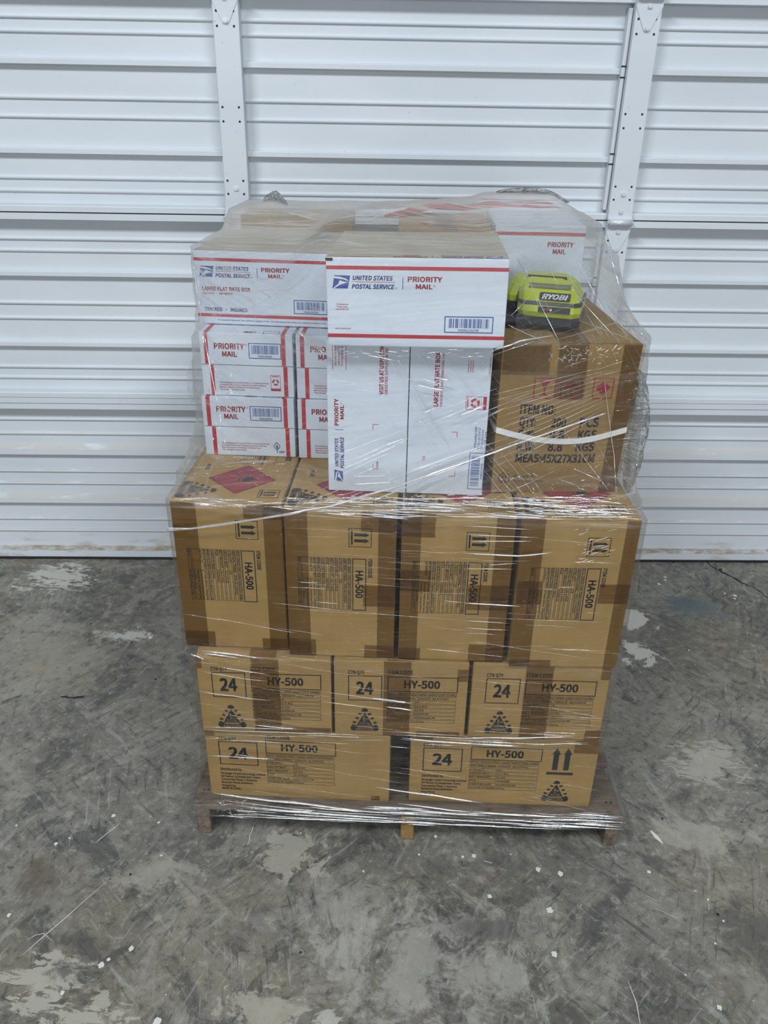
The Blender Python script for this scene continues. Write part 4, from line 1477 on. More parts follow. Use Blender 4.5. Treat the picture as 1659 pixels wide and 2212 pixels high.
o = link('red_bag', bm, MAT['redcloth'], None, True)
tag(o, 'red plastic bag folded along the back of the top, under the wrap', 'bag')
# ------------------------------------------------------------------ stretch wrap
CEN = (0.0, 45.0)
RINGS = [
    (6.6, [(-50.1, -0.7), (50.0, -0.8), (50.2, 98.6), (-50.2, 98.6)]),
    (9.7, [(-50.1, -0.7), (50.0, -0.8), (50.2, 98.6), (-50.2, 98.6)]),
    (12.0, [(-49.0, 0.4), (47.2, 0.2), (48.5, 97), (-49, 97)]),
    (20.0, [(-47.2, 1.6), (43.8, 1.4), (45, 94), (-48, 94)]),
    (29.8, [(-46.6, 1.5), (42.5, 1.4), (44, 93), (-47, 93)]),
    (45.0, [(-46.6, 1.3), (42.4, 1.3), (44, 92), (-47, 92)]),
    (49.5, [(-46.9, 1.3), (42.6, 1.1), (45, 92), (-47, 92)]),
    (50.5, [(-49.2, 4.0), (-46.9, 1.3), (-24.0, 1.3), (19.6, 1.0), (42.7, 1.2), (45, 91), (-48, 91)]),
    (53.0, [(-48.95, 4.9), (-24.0, 1.8), (19.6, 1.0), (42.7, 1.2), (45, 84), (-48.5, 84)]),
    (83.0, [(-48.95, 4.9), (-24.0, 1.8), (19.6, 1.0), (42.7, 1.2), (45, 84.5), (-48.0, 84.5)]),
    (86.0, [(-48.95, 4.9), (-24.0, 1.8), (19.6, 1.0), (42.7, 1.2), (45, 84.5), (-48.0, 84.5)]),
    (88.0, [(-48.9, 13.0), (-22.0, 5.6), (15.0, 5.2), (42.5, 6.0), (45, 88.8), (-47.5, 88.8)]),
    (91.0, [(-48.2, 22.0), (-19.0, 9.0), (14.0, 8.6), (42.2, 11.0), (45, 88.8), (-47.5, 88.8)]),
    (97.0, [(-47.4, 27.6), (-18.6, 10.6), (13.6, 9.8), (42.0, 12.2), (44, 88.8), (-47.3, 88.8)]),
    (111.5, [(-47.0, 28.6), (-18.5, 10.4), (13.8, 9.6), (41.8, 12.8), (43, 62), (36, 80), (-46.6, 88.8)]),
    (115.2, [(-47.5, 33.4), (-18.4, 8.6), (14.3, 7.4), (41.6, 13.2), (42, 61), (35.6, 79), (-46, 88.8)]),
    (117.2, [(-47.6, 35.6), (-18.4, 7.1), (14.6, 5.8), (41.6, 13.4), (41.4, 61), (35.4, 79), (-46, 88.8)]),
    (127.6, [(-47.6, 35.8), (-18.4, 7.1), (14.6, 5.8), (38.6, 33.4), (37.5, 62), (34.5, 79), (-45.4, 88.8)]),
    (131.6, [(-47.4, 36.0), (-18.4, 7.1), (14.6, 5.8), (36.4, 43.0), (36.2, 62), (33.5, 79), (-44.6, 88.6)]),
]


def hull(P):
    P = sorted(set(P))
    def half(Q):
        h = []
        for p in Q:
            while len(h) > 1 and (h[-1][0] - h[-2][0]) * (p[1] - h[-2][1]) - (h[-1][1] - h[-2][1]) * (p[0] - h[-2][0]) <= 0:
                h.pop()
            h.append(p)
        return h[:-1]
    return half(P) + half(P[::-1])


def rad(poly, th):
    dx, dy = math.cos(th), math.sin(th)
    best = 0
    for (ax, ay), (bx, by) in zip(poly, poly[1:] + poly[:1]):
        ex, ey = bx - ax, by - ay
        den = dx * ey - dy * ex
        if abs(den) < 1e-9:
            continue
        t = ((ax - CEN[0]) * ey - (ay - CEN[1]) * ex) / den
        s = ((ax - CEN[0]) * dy - (ay - CEN[1]) * dx) / den
        if t > 0 and -1e-6 <= s <= 1 + 1e-6:
            best = max(best, t)
    return best


HULLS = [(z, hull(p)) for z, p in RINGS]


def radius(th, z, cache={}):
    for i in range(len(HULLS) - 1):
        if z <= HULLS[i + 1][0] or i == len(HULLS) - 2:
            break
    out = []
    for j in (i, i + 1):
        k = (j, round(th, 6))
        if k not in cache:
            cache[k] = rad(HULLS[j][1], th)
        out.append(cache[k])
    t = min(1, max(0, (z - HULLS[i][0]) / (HULLS[i + 1][0] - HULLS[i][0])))
    return out[0] * (1 - t) + out[1] * t


def front_v(u, z):
    """depth of the film's front at (u, z)"""
    lo, hi = -10.0, CEN[1] - 0.5
    for _ in range(26):
        m = (lo + hi) / 2
        if math.hypot(u - CEN[0], m - CEN[1]) > radius(math.atan2(m - CEN[1], u - CEN[0]), z):
            lo = m
        else:
            hi = m
    return hi


def sm(a, b, x):
    t = min(1, max(0, (x - a) / (b - a)))
    return t * t * (3 - 2 * t)


def roof(u, v):
    """height of the film lying over the tops"""
    left = 128.1 + 3.6 * sm(60, 69, v)
    mid = 132.1 + 0.9 * sm(10, 16, u)
    z = left + (mid - left) * sm(-27, -18.6, u)
    # over the folded red bag and the back edge
    line = 60 + (u + 9) * 0.55 if u < 15 else 73.5
    d = abs(v - line)
    z += (2.3 + 0.4 * sm(-5, 22, u)) * sm(10, 4, d) * sm(-20, -10, u) * sm(37, 30, u)
    z += 1.2 * sm(6, 0, math.hypot(u + 37, v - 75))
    return z


def density(u, v, z):
    d = 0.45
    if z > 127:
        d = 2.6 + 9 * sm(38, 62, v)
    elif z > 98:
        if u < -18:
            d = 4.2 if z > 111 else 1.8
        elif u > 15.5:
            d = 2.6 if z > 117 else 1.0
        else:
            d = 0.25 if z > 116 else 0.7
        if u > 40 or u < -46.5:
            d = 2.0
    elif z > 91:
        d = 1.5
    elif z > 84.5:
        d = 3.2
    elif z > 82:
        d = 1.2
    elif z < 11:
        d = 1.8
    elif 27.5 < z < 31.5 or 48.5 < z < 52:
        d = 1.3
    if v > 50 and z < 127:
        d = max(d, 0.8)
    return d


def crumple(u, z):
    c = 0.0
    for cu, cz, r in ((-42, 100, 8), (30, 118, 9), (36, 77, 7), (-40, 9, 8), (0, 87, 20), (-30, 86, 20), (25, 88, 16), (-46, 78, 5), (16, 122, 6)):
        c = max(c, 1 - math.hypot(u - cu, (z - cz) * 1.6) / r)
    return max(0.0, c)


def film_pt(th, z, off=0.0):
    r = radius(round(th, 5), z) + off
    return CEN[0] + r * math.cos(th), CEN[1] + r * math.sin(th)


wrap = empty('stretch_wrap', LM(0, 0, 6.6))
tag(wrap, 'clear stretch wrap wound around the whole stack of boxes and the pallet deck', 'plastic wrap')
WINV = wrap.matrix_world.inverted()


def wl(u, v, z):
    return Vector((u / 100, v / 100, (z - 6.6) / 100))


# angles: dense across the front, plus every corner of the outlines
ths = [math.radians(-142 + 104 * k / 330) for k in range(331)] + [math.radians(-38 + 256 * k / 150) for k in range(1, 150)]
zs = []
z = 6.6
while z < 131.6:
    zs.append(z)
    z += 0.34 if (z < 12 or 27 < z < 32 or 82 < z < 98) else 0.6
zs.append(131.6)
bm = bmesh.new()
uvl = bm.loops.layers.uv.new('UVMap')
arc = [0.0]
base_r = [radius(round(t, 5), 60.0) for t in ths]
for k in range(1, len(ths)):
    arc.append(arc[-1] + math.hypot(base_r[k] * math.cos(ths[k]) - base_r[k - 1] * math.cos(ths[k - 1]), base_r[k] * math.sin(ths[k]) - base_r[k - 1] * math.sin(ths[k - 1])) / 100)
rows, info = [], {}
for z in zs:
    row = []
    for k, th in enumerate(ths):
        u, v = film_pt(th, z)
        c = crumple(u, z) if v < 45 else 0
        a = arc[k]
        w1 = noise.noise((a * 5, z * 0.55 + a * 1.5, 3.3))
        w2 = noise.noise((a * 2.2, z * 0.22, 9.1))
        off = 0.28 + 0.16 * w1 + 0.12 * w2
        if c > 0:
            off += c * 0.55 * abs(noise.noise((u * 0.9, z * 0.9, 1.1))) + c * 0.25 * noise.noise((u * 2.1, z * 2.1, 5.0))
        if 90 < z < 110 and (u > 33 or u < -44) and v > 20:
            off += 0.7 * max(0, noise.noise((v * 0.13, z * 0.11, 4.4)))
        if z < 96 and (u > 40.5 or u < -45):
            off *= 0.45
        u2, v2 = film_pt(th, z, max(0.06, off))
        zz = z
        if z > 124:
            zz = min(z, roof(u, v) + 0.1)
            zz = 124 + (z - 124) * (roof(u2, v2) - 124) / (131.6 - 124)
        vt = bm.verts.new(wl(u2, v2, zz))
        info[vt] = (a, zz / 100, density(u2, v2, zz))
        row.append(vt)
    rows.append(row)
# the roof of film, closing towards the middle
NR = 46
for i in range(1, NR):
    f = 1 - i / NR
    row = []
    for k, th in enumerate(ths):
        r = (radius(round(th, 5), 131.6) + 0.25) * f
        u, v = CEN[0] + r * math.cos(th), CEN[1] + r * math.sin(th)
        zz = roof(u, v) + 0.25 * noise.noise((u * 0.12, v * 0.5, 2.0)) * min(1, (1 - f) * 6) + 0.12 * noise.noise((u * 0.5, v * 1.2, 7.0))
        vt = bm.verts.new(wl(u, v, zz))
        info[vt] = (u / 100, zz / 100 + v / 100, 2.6 + 9 * sm(38, 62, v))
        row.append(vt)
    rows.append(row)
dl = bm.loops.layers.float_color.new('film_layers')
NT = len(ths)
for i in range(len(rows) - 1):
    A, B = rows[i], rows[i + 1]
    for k in range(NT - 1):
        f = bm.faces.new((A[k], A[k + 1], B[k + 1], B[k]))
        f.smooth = True
    f = bm.faces.new((A[-1], A[0], B[0], B[-1]))
    f.smooth = True
for f in bm.faces:
    for lp in f.loops:
        a, b, d = info[lp.vert]
        lp[uvl].uv = (a, b)
        lp[dl] = (d, d, d, 1)
film = link('film_sheet', bm, MAT['film'], wrap)

CREASES = [
 ([-45.2,7.2,-40.1,7.4,-35.0,7.3,-30.0,7.3,-24.0,7.2,-18.0,7.4,-12.0,7.3,-6.0,7.2,0.0,7.4,6.6,7.2,13.2,7.0,19.8,6.9,26.4,6.7,39.6,6.6], 1.6, 0),
 ([-42.0,13.0,-36.6,12.2,-31.1,11.7,-25.6,11.5,-19.8,11.0,-13.9,10.5,-8.0,10.0], 2.6, 0),
 ([-44.2,13.1,-37.0,12.1,-29.7,11.4], 1.4, 0),
 ([-7.2,16.3,-0.5,15.3,6.2,14.6,11.5,13.7,16.8,13.0], 2.0, 0),
 ([-2.2,12.1,3.8,11.6,9.8,11.0,15.7,10.7], 1.6, 0),
 ([-2.2,11.0,4.9,10.6,11.9,10.2,18.9,10.1], 2.2, 0),
 ([-2.1,9.0,4.3,8.8,10.7,8.6,17.1,8.3,23.5,8.1,29.9,7.8], 1.4, 0),
 ([-32.1,23.1,-25.8,22.0,-19.5,20.6,-13.1,19.4,-6.7,18.5,-0.3,17.4], 0.5, 1),
 ([-44.4,23.6,-37.2,23.4,-29.9,23.2], 1.4, 0),
 ([-38.7,24.3,-36.8,24.0,-34.8,23.7], 0.9, 0),
 ([26.9,15.4,31.8,14.1,36.8,12.7,41.8,11.4], 0.8, 0),
 ([25.5,16.6,29.5,15.3,33.6,14.0], 0.5, 0),
 ([-38.5,10.3,-31.2,9.9,-23.9,9.5,-16.7,9.1,-9.4,8.8,-2.1,8.4], 1.6, 0),
 ([-42.8,11.4,-36.9,11.0,-31.0,10.5,-25.1,10.1,-19.2,9.9], 1.2, 0),
 ([-19.2,10.7,-12.8,10.3,-6.4,10.0,-0.0,10.0,6.4,9.7,12.7,9.4], 1.2, 1),
 ([-25.6,9.1,-18.7,8.9,-11.7,8.6,-4.8,8.3,2.2,8.1], 1.3, 0),
 ([12.7,9.5,18.9,9.2,25.1,8.9,31.3,8.5,37.5,7.9,43.7,7.6], 1.0, 0),
 ([-34.1,16.0,-28.1,15.5,-22.2,14.9,-16.3,14.2,-10.3,13.7,-4.4,13.1], 0.5, 1),
 ([11.5,31.3,17.4,31.7,23.4,31.8,29.2,32.2,35.1,32.6], 1.5, 0),
 ([11.6,29.8,17.9,29.6,24.2,29.4], 2.0, 0),
 ([11.6,30.5,18.6,30.3,25.5,30.2,32.4,30.3], 0.9, 0),
 ([25.2,29.8,31.8,30.4,38.5,31.0], 1.3, 0),
 ([-3.1,31.6,3.1,31.5,9.4,31.3,15.6,31.2], 1.2, 0),
 ([-1.7,30.8,4.1,30.2,9.9,29.9,15.7,29.6], 1.8, 0),
 ([-4.4,28.2,-2.3,28.1,-0.1,27.9], 1.0, 0),
 ([-45.5,32.1,-38.4,32.2,-31.5,32.2,-24.5,32.3], 1.3, 0),
 ([-33.9,33.1,-29.2,32.7,-24.5,32.3], 1.4, 0),
 ([-44.1,31.3,-39.0,31.1,-33.8,31.2,-28.7,31.1], 1.3, 0),
 ([-35.0,31.3,-29.1,31.3,-23.1,31.2,-17.2,31.4], 1.1, 0),
 ([-42.6,30.2,-36.7,30.1,-30.8,30.0,-24.9,30.2,-19.0,30.1], 0.8, 1),
 ([-45.2,49.9,-42.6,49.7,-40.1,49.6], 0.7, 0),
 ([-44.1,51.8,-37.5,51.6,-31.1,51.2], 1.8, 0),
 ([-46.3,51.2,-44.8,51.0,-43.3,50.6], 2.0, 0),
 ([-43.8,51.5,-40.0,51.3,-36.2,51.1], 1.4, 0),
 ([-44.1,47.5,-39.5,46.7,-34.9,45.9,-30.1,45.4], 0.9, 0),
 ([-40.5,48.9,-35.1,48.0,-29.8,47.2], 1.2, 0),
 ([-45.2,42.2,-41.5,41.5,-37.7,41.1,-33.8,40.5,-29.9,40.2], 1.2, 0),
 ([-39.0,34.9,-35.9,34.7,-32.7,34.5], 0.7, 0),
 ([-18.8,43.1,-13.8,42.5,-8.9,41.7,-4.2,41.0,0.6,40.5], 0.8, 0),
 ([-9.1,41.9,-4.6,41.4,-0.1,40.7], 1.5, 0),
 ([-18.8,40.4,-14.1,39.8,-9.5,39.3,-4.8,38.7], 1.0, 0),
 ([-5.4,39.5,-2.5,39.2,0.4,38.7], 1.6, 0),
 ([29.7,40.4,34.6,39.4,39.6,38.4], 0.9, 0),
 ([11.0,40.2,15.8,40.0,20.5,39.8,25.3,39.7], 0.4, 1),
 ([-6.5,32.6,-0.1,32.4,6.2,32.1,12.5,31.9], 0.8, 0),
 ([-28.3,51.9,-22.0,51.5,-15.7,51.0], 0.7, 1),
 ([-47.8,59.7,-42.9,59.3,-37.9,59.1,-33.3,58.7,-28.7,58.2,-24.2,57.8], 0.7, 0),
 ([-33.5,58.7,-28.9,58.2,-24.3,57.8], 1.0, 0),
 ([-28.5,64.6,-23.8,64.6,-19.3,64.2,-14.7,63.8], 0.8, 0),
 ([-23.1,70.2,-21.0,70.1,-18.8,70.2], 0.9, 0),
 ([-25.4,68.8,-21.2,68.9,-17.1,68.7], 0.6, 0),
 ([-19.9,65.6,-17.5,65.5,-15.1,65.4], 0.8, 0),
 ([-27.9,63.6,-21.5,63.7,-15.3,63.4,-9.1,63.3,-2.8,63.1,3.4,62.8,9.6,62.5], 0.6, 1),
 ([-28.1,58.6,-23.3,58.3,-18.5,57.6], 0.5, 0),
 ([5.4,67.1,7.4,66.9,9.4,66.8], 0.8, 0),
 ([8.3,84.0,12.5,84.0,16.8,83.8,21.0,83.7], 1.1, 0),
 ([8.4,82.2,13.1,82.1,17.7,82.1,22.4,82.0], 1.0, 0),
 ([9.8,80.8,15.5,81.0,21.2,81.2], 1.3, 0),
 ([8.7,78.1,13.8,78.0,19.0,77.9,22.2,78.3,25.3,78.8], 1.7, 0),
 ([13.1,75.6,16.0,75.9,18.9,76.3], 0.9, 0),
 ([9.4,66.7,14.9,66.6,20.4,66.4], 1.4, 0),
 ([8.9,74.6,13.6,74.8,18.4,74.9], 1.0, 0),
 ([9.6,62.5,14.1,62.4,18.6,62.2], 0.9, 0),
 ([9.7,60.8,14.2,60.6,18.7,60.6], 0.9, 0),
 ([9.8,59.4,13.2,59.5,16.6,59.3], 0.6, 0),
 ([27.0,56.2,32.0,56.1,36.9,55.9], 0.7, 0),
 ([10.1,54.5,14.7,54.2,19.3,53.8], 0.5, 0),
 ([2.5,55.2,6.3,54.9,10.1,54.6], 0.9, 0),
 ([-4.7,78.1,-0.2,78.2,4.2,78.0,8.7,78.1], 0.6, 1),
 ([-25.2,86.7,-20.0,86.9,-14.7,87.2], 1.0, 0),
 ([-26.1,82.2,-20.5,82.2,-15.0,82.1,-9.4,81.9,-3.9,81.7], 0.5, 1),
 ([8.7,63.3,14.4,63.4,20.2,63.3,25.9,63.2,31.7,63.1,37.5,63.0], 0.5, 1),
 ([9.0,57.7,14.5,57.1,20.0,56.3,25.6,55.4,31.2,54.6,36.8,53.8], 0.5, 1),
 ([-23.8,72.6,-18.7,72.6,-13.7,72.5,-8.7,72.6,-3.7,72.4], 0.4, 1),
 ([-16.9,90.6,-12.2,92.7,-7.4,95.0,-2.8,97.3], 0.7, 0),
 ([-6.9,96.2,-4.9,97.0,-2.9,97.9], 1.3, 0),
 ([-0.2,102.8,1.2,103.5,2.6,104.3], 1.4, 0),
 ([6.5,102.5,9.1,103.8,11.6,105.0], 1.4, 0),
 ([-4.0,90.9,0.8,92.6,5.6,94.5,10.4,96.3,15.1,98.1], 1.1, 0),
 ([-9.3,87.2,-4.8,88.4,-0.3,89.8,4.3,91.6,8.9,93.5], 1.8, 0),
 ([-7.5,89.5,-1.9,91.4,3.8,93.7,9.4,96.0], 0.7, 0),
 ([-19.3,88.2,-15.1,89.7,-11.0,91.0,-6.8,92.9], 0.8, 0),
 ([-13.1,89.3,-8.8,89.6,-4.6,89.8], 1.4, 0),
 ([-13.5,90.5,-9.7,90.5,-6.0,90.7], 1.1, 0),
 ([2.7,91.4,5.6,92.4,8.5,93.5], 1.6, 0),
 ([-23.4,86.3,-18.8,87.5,-14.2,88.8,-9.5,90.2], 1.0, 0),
 ([-21.6,86.2,-16.4,87.4,-11.2,88.6,-5.9,89.9], 0.8, 0),
 ([-18.1,86.3,-13.8,87.4,-9.5,88.8,-5.1,90.2,-0.6,91.8], 0.8, 0),
 ([-17.1,89.9,-12.8,91.6,-8.6,93.6,-4.3,95.6], 0.5, 1),
 ([-17.2,93.7,-11.7,95.9,-6.3,98.2,-0.9,100.6], 0.5, 1),
 ([-16.8,95.4,-11.8,97.6,-6.8,99.8,-1.8,102.1], 0.4, 1),
 ([-2.6,99.2,2.5,101.6,7.7,103.9,12.7,106.2], 0.5, 1),
 ([12.9,107.1,17.7,108.4,22.4,109.6,27.2,110.8,31.9,112.0], 0.8, 0),
 ([13.3,106.1,18.0,107.4,22.8,108.7,27.5,110.0,32.2,111.2], 0.45, 0),
 ([13.6,104.9,18.3,106.3,23.0,107.8,27.7,109.2,32.3,110.6], 0.45, 0),
 ([14.0,103.9,18.6,105.4,23.3,106.9,27.9,108.4,32.5,109.9], 0.8, 0),
 ([14.3,102.7,18.9,104.4,23.5,106.0,28.1,107.6,32.7,109.2], 0.45, 0),
 ([14.7,101.7,19.3,103.3,23.9,105.0,28.4,106.8,32.9,108.5], 0.45, 0),
 ([15.0,100.5,19.6,102.4,24.1,104.1,28.7,105.9,33.1,107.7], 0.8, 0),
 ([15.4,99.4,19.9,101.3,24.4,103.2,28.9,105.1,33.3,107.0], 0.45, 0),
 ([15.8,98.2,20.2,100.3,24.7,102.3,29.1,104.3,33.5,106.3], 0.45, 0),
 ([16.1,97.0,20.6,99.2,25.0,101.3,29.3,103.5,33.7,105.6], 0.8, 0),
 ([16.5,95.9,20.9,98.2,25.3,100.4,29.6,102.6,33.9,104.8], 0.45, 0),
 ([16.8,94.9,21.2,97.2,25.5,99.5,29.8,101.8,34.0,104.1], 0.45, 0),
 ([17.1,93.9,21.5,96.2,25.8,98.6,30.0,101.0,34.2,103.4], 0.8, 0),
 ([-6.2,113.4,-3.4,109.1,-0.6,105.0,2.3,100.6,5.3,96.3], 0.6, 0),
 ([-4.6,113.3,-2.2,109.0,0.2,104.9,2.7,100.6,5.3,96.3], 0.9, 0),
 ([-1.4,115.1,1.9,110.8,5.3,106.9], 0.5, 0),
 ([2.7,115.3,6.0,110.8,9.2,107.0], 0.5, 0),
 ([-0.5,101.6,2.4,99.0,5.3,96.4], 0.8, 0),
 ([8.2,101.9,11.5,98.2,14.8,94.7], 0.5, 0),
 ([-5.5,110.9,-2.4,106.3,0.8,101.7], 0.4, 1),
 ([8.9,111.4,10.8,107.9,12.8,104.4], 0.4, 1),
 ([-10.2,114.3,-7.5,113.8,-4.9,113.2], 1.2, 0),
 ([-1.8,108.7,1.3,108.0,4.4,107.5], 1.6, 0),
 ([-0.5,109.8,1.7,109.2,3.9,108.6], 0.8, 0),
 ([2.8,109.9,3.8,109.7,4.7,109.6], 1.6, 0),
 ([-0.7,106.8,2.8,106.3,6.2,105.8], 0.7, 0),
 ([3.3,104.9,5.0,104.7,6.7,104.5], 0.6, 0),
 ([-17.3,108.9,-14.8,108.8,-12.4,108.6], 0.5, 0),
 ([-13.2,104.8,-11.5,104.5,-9.7,104.3], 0.5, 0),
 ([12.7,93.4,16.4,89.7,19.7,87.1], 0.5, 0),
 ([13.7,94.7,16.5,91.4,19.1,89.0,21.5,86.9], 0.5, 0),
 ([15.3,95.5,18.2,92.1,20.8,89.4,23.3,87.2], 0.4, 0),
 ([16.1,96.5,19.3,92.7,22.3,89.7,25.0,87.4], 0.4, 1),
 ([11.9,92.4,14.8,89.4,17.5,87.3], 0.6, 0),
 ([26.9,99.7,30.2,95.6,33.5,91.7,36.0,89.0], 0.8, 0),
 ([27.5,106.1,30.4,101.7,33.3,97.3,36.1,93.0,38.4,89.5], 0.5, 1),
 ([29.5,92.3,32.5,91.0,35.3,90.1], 0.9, 0),
 ([26.4,90.6,28.1,90.2,29.9,89.8], 0.8, 0),
 ([33.2,109.6,34.4,104.8,35.7,99.9,37.0,94.9,37.6,91.3,37.4,88.9], 1.0, 0),
 ([-46.6,125.5,-46.3,121.2,-45.8,117.0,-44.4,113.6,-43.1,108.9,-42.4,103.5], 0.9, 0),
 ([-45.2,115.2,-43.3,111.1,-42.5,105.7,-41.7,100.3,-40.5,95.2,-38.8,90.9], 1.2, 0),
 ([-24.8,119.1,-22.2,117.4,-19.9,115.5,-17.8,114.3,-15.8,112.6], 0.9, 0),
 ([-31.2,123.4,-29.3,122.8,-27.5,122.3], 1.4, 0),
 ([-17.7,131.0,-20.3,128.7,-23.1,126.1,-25.6,123.8,-28.2,121.2], 0.5, 1),
 ([-17.9,131.4,-21.6,129.3,-26.0,126.3], 0.5, 1),
 ([-36.0,117.1,-29.6,121.5,-23.8,125.5,-18.5,129.1], 0.4, 1),
 ([-33.8,116.8,-28.3,120.5,-23.2,123.9,-18.6,127.1], 0.4, 1),
 ([-44.2,122.5,-43.1,118.1,-41.4,114.4], 0.5, 0),
 ([-43.0,121.8,-42.1,117.0,-40.4,113.0], 0.4, 0),
 ([-45.6,123.1,-45.5,120.4,-45.3,117.6], 0.5, 0),
 ([-27.1,104.1,-22.9,107.3,-19.0,110.4,-15.3,113.1], 0.4, 1),
 ([-32.3,92.2,-27.7,95.3,-23.0,98.8,-18.5,102.3], 0.5, 1),
 ([-30.2,92.2,-26.2,94.7,-22.1,97.5,-18.1,100.5], 0.4, 1),
 ([-28.3,91.7,-23.0,95.1,-17.9,98.6], 0.5, 1),
 ([-35.3,92.6,-29.9,95.9,-24.3,100.0], 0.3, 1),
 ([-45.8,90.8,-46.8,88.2,-47.5,86.0], 0.8, 0),
 ([-43.5,89.9,-44.5,87.8,-45.2,86.2], 0.5, 1),
 ([-41.0,90.1,-41.4,87.9,-41.5,86.0], 0.5, 0),
 ([35.7,130.5,35.8,127.8,37.5,124.0,38.6,120.3,39.5,116.8], 1.2, 0),
 ([33.2,131.5,32.3,128.5,33.0,124.7,34.6,120.9,36.3,117.1], 0.6, 0),
 ([28.7,130.3,30.2,126.9,31.7,123.6], 0.6, 1),
 ([27.2,129.3,29.2,126.2,31.1,123.2,33.1,120.2], 0.5, 1),
 ([25.5,125.6,28.6,122.7,31.6,119.9,34.6,117.1], 0.7, 0),
 ([27.1,120.6,32.9,118.6,38.7,116.7], 0.6, 0),
 ([28.5,125.2,31.5,122.4,34.3,119.7,37.3,117.0], 0.4, 1),
 ([16.3,129.2,17.9,126.3,19.4,123.5], 1.2, 0),
 ([14.1,131.5,15.3,129.8,16.9,127.6], 1.0, 0),
 ([18.9,125.0,21.3,121.1,23.6,117.3], 0.9, 0),
 ([19.7,130.6,21.5,128.2,23.1,125.9], 0.5, 0),
 ([14.0,121.0,17.3,119.3,20.6,117.8], 0.9, 0),
 ([10.9,115.7,13.5,117.1,16.3,118.1,19.3,118.4,22.3,118.6], 1.4, 0),
 ([11.8,115.1,15.2,116.9,18.9,117.9], 1.0, 0),
 ([14.6,125.7,15.9,127.4,17.2,129.0], 0.6, 0),
 ([14.2,122.6,15.8,124.0,17.5,125.2], 0.8, 0),
 ([10.3,86.6,14.4,86.3,18.5,86.2,22.5,86.1], 1.21, 0),
 ([28.5,88.3,32.7,88.0,36.9,87.7], 1.11, 0),
 ([27.2,88.0,31.4,88.0,35.7,88.0], 1.0, 0),
 ([7.5,88.0,10.2,88.0,12.8,88.0], 1.41, 0),
 ([19.0,87.9,23.2,87.9,27.4,87.8,31.6,87.8], 1.08, 0),
 ([-19.5,87.5,-15.0,87.6,-10.5,87.7,-6.0,87.7], 0.64, 0),
 ([31.7,86.5,34.7,86.5,37.7,86.3], 0.99, 0),
 ([13.7,87.6,18.4,87.6,23.2,87.4,27.9,87.4], 1.46, 0),
 ([26.6,87.7,30.3,87.5,33.8,87.6], 0.56, 0),
 ([-23.1,86.9,-18.0,87.0,-13.0,87.1], 1.15, 0),
 ([-6.7,87.1,-2.5,87.0,1.8,87.1,6.0,87.0], 0.75, 0),
 ([1.9,86.4,3.5,86.5,5.2,86.4], 0.43, 0),
 ([17.8,86.5,19.2,86.5,20.6,86.4], 0.8, 0),
 ([7.8,88.0,9.4,88.0,11.0,88.0], 1.45, 0),
 ([-15.1,86.0,-10.4,85.9,-5.7,85.6,-1.1,85.3], 0.78, 0),
 ([-5.7,86.7,0.4,86.8,6.5,86.9], 1.22, 0),
 ([20.6,86.5,22.1,86.4,23.7,86.3], 0.5, 0),
 ([-6.5,86.4,-1.9,86.6,2.8,86.5,7.4,86.5], 1.42, 0),
 ([5.7,87.3,9.0,87.3,12.3,87.3], 0.49, 0),
 ([-17.9,86.2,-13.0,86.2,-8.0,86.2,-3.1,86.3], 0.45, 0),
 ([32.2,87.1,36.0,87.1,39.8,87.2], 1.05, 0),
 ([22.5,87.2,26.5,87.3,30.4,87.4], 1.41, 0),
 ([-25.0,86.4,-20.6,86.4,-16.3,86.5,-12.0,86.5], 1.2, 0),
 ([29.9,86.9,34.0,87.0,38.1,87.1,42.7,86.3], 0.88, 0),
 ([-17.9,85.7,-14.8,85.6,-11.6,85.7], 1.5, 0),
 ([23.9,86.2,27.9,86.3,32.0,86.2], 1.2, 0),
 ([1.8,87.3,5.6,87.3,9.4,87.4], 0.81, 0),
 ([32.0,86.4,37.1,86.3,42.2,86.1], 0.77, 0),
 ([-21.7,86.8,-15.5,86.8,-9.3,86.6], 0.8, 0),
 ([20.0,86.6,25.5,86.6,31.0,86.4], 1.24, 0),
 ([-5.1,86.3,-2.1,86.2,0.9,86.3], 1.25, 0),
 ([14.5,87.5,19.2,87.5,24.0,87.3,28.7,87.1], 1.04, 0),
 ([-26.2,86.2,-23.3,86.2,-20.4,86.1], 0.91, 0),
 ([21.9,86.9,26.0,86.9,30.1,86.9,34.3,86.8], 1.11, 0),
 ([17.1,86.4,20.5,86.4,24.0,86.2], 1.36, 0),
 ([14.1,86.2,18.9,86.1,23.6,86.0,28.3,86.0], 0.98, 0),
 ([-16.9,85.7,-12.1,85.8,-7.4,85.7,-2.7,85.6], 1.16, 0),
 ([16.0,86.7,18.4,86.6,20.8,86.5], 1.04, 0),
 ([12.9,87.2,18.0,87.1,23.1,87.0], 1.1, 0),
 ([16.3,88.1,18.6,88.1,21.0,88.0], 1.12, 0),
 ([-13.7,86.2,-8.6,86.3,-3.4,86.4], 0.92, 0),
 ([-13.5,87.5,-11.3,87.5,-9.2,87.5], 0.6, 0),
 ([-15.5,87.6,-11.2,87.5,-7.0,87.5], 1.07, 0),
 ([8.4,87.6,13.0,87.7,17.7,87.7,22.3,87.8], 0.85, 0),
 ([-10.2,86.9,-8.2,86.8,-6.2,86.7], 0.81, 0),
 ([-24.7,86.1,-22.8,86.1,-20.9,86.0], 0.77, 0),
 ([7.8,86.0,12.0,86.1,16.2,86.0,20.4,86.0], 1.29, 0),
 ([11.5,87.4,13.7,87.3,15.9,87.2], 1.02, 0),
 ([30.1,86.3,35.1,86.3,40.1,86.4], 1.38, 0),
 ([-27.1,87.0,-22.2,87.1,-17.3,87.0], 0.55, 0),
 ([10.7,86.3,14.3,86.2,17.9,86.2], 0.65, 0),
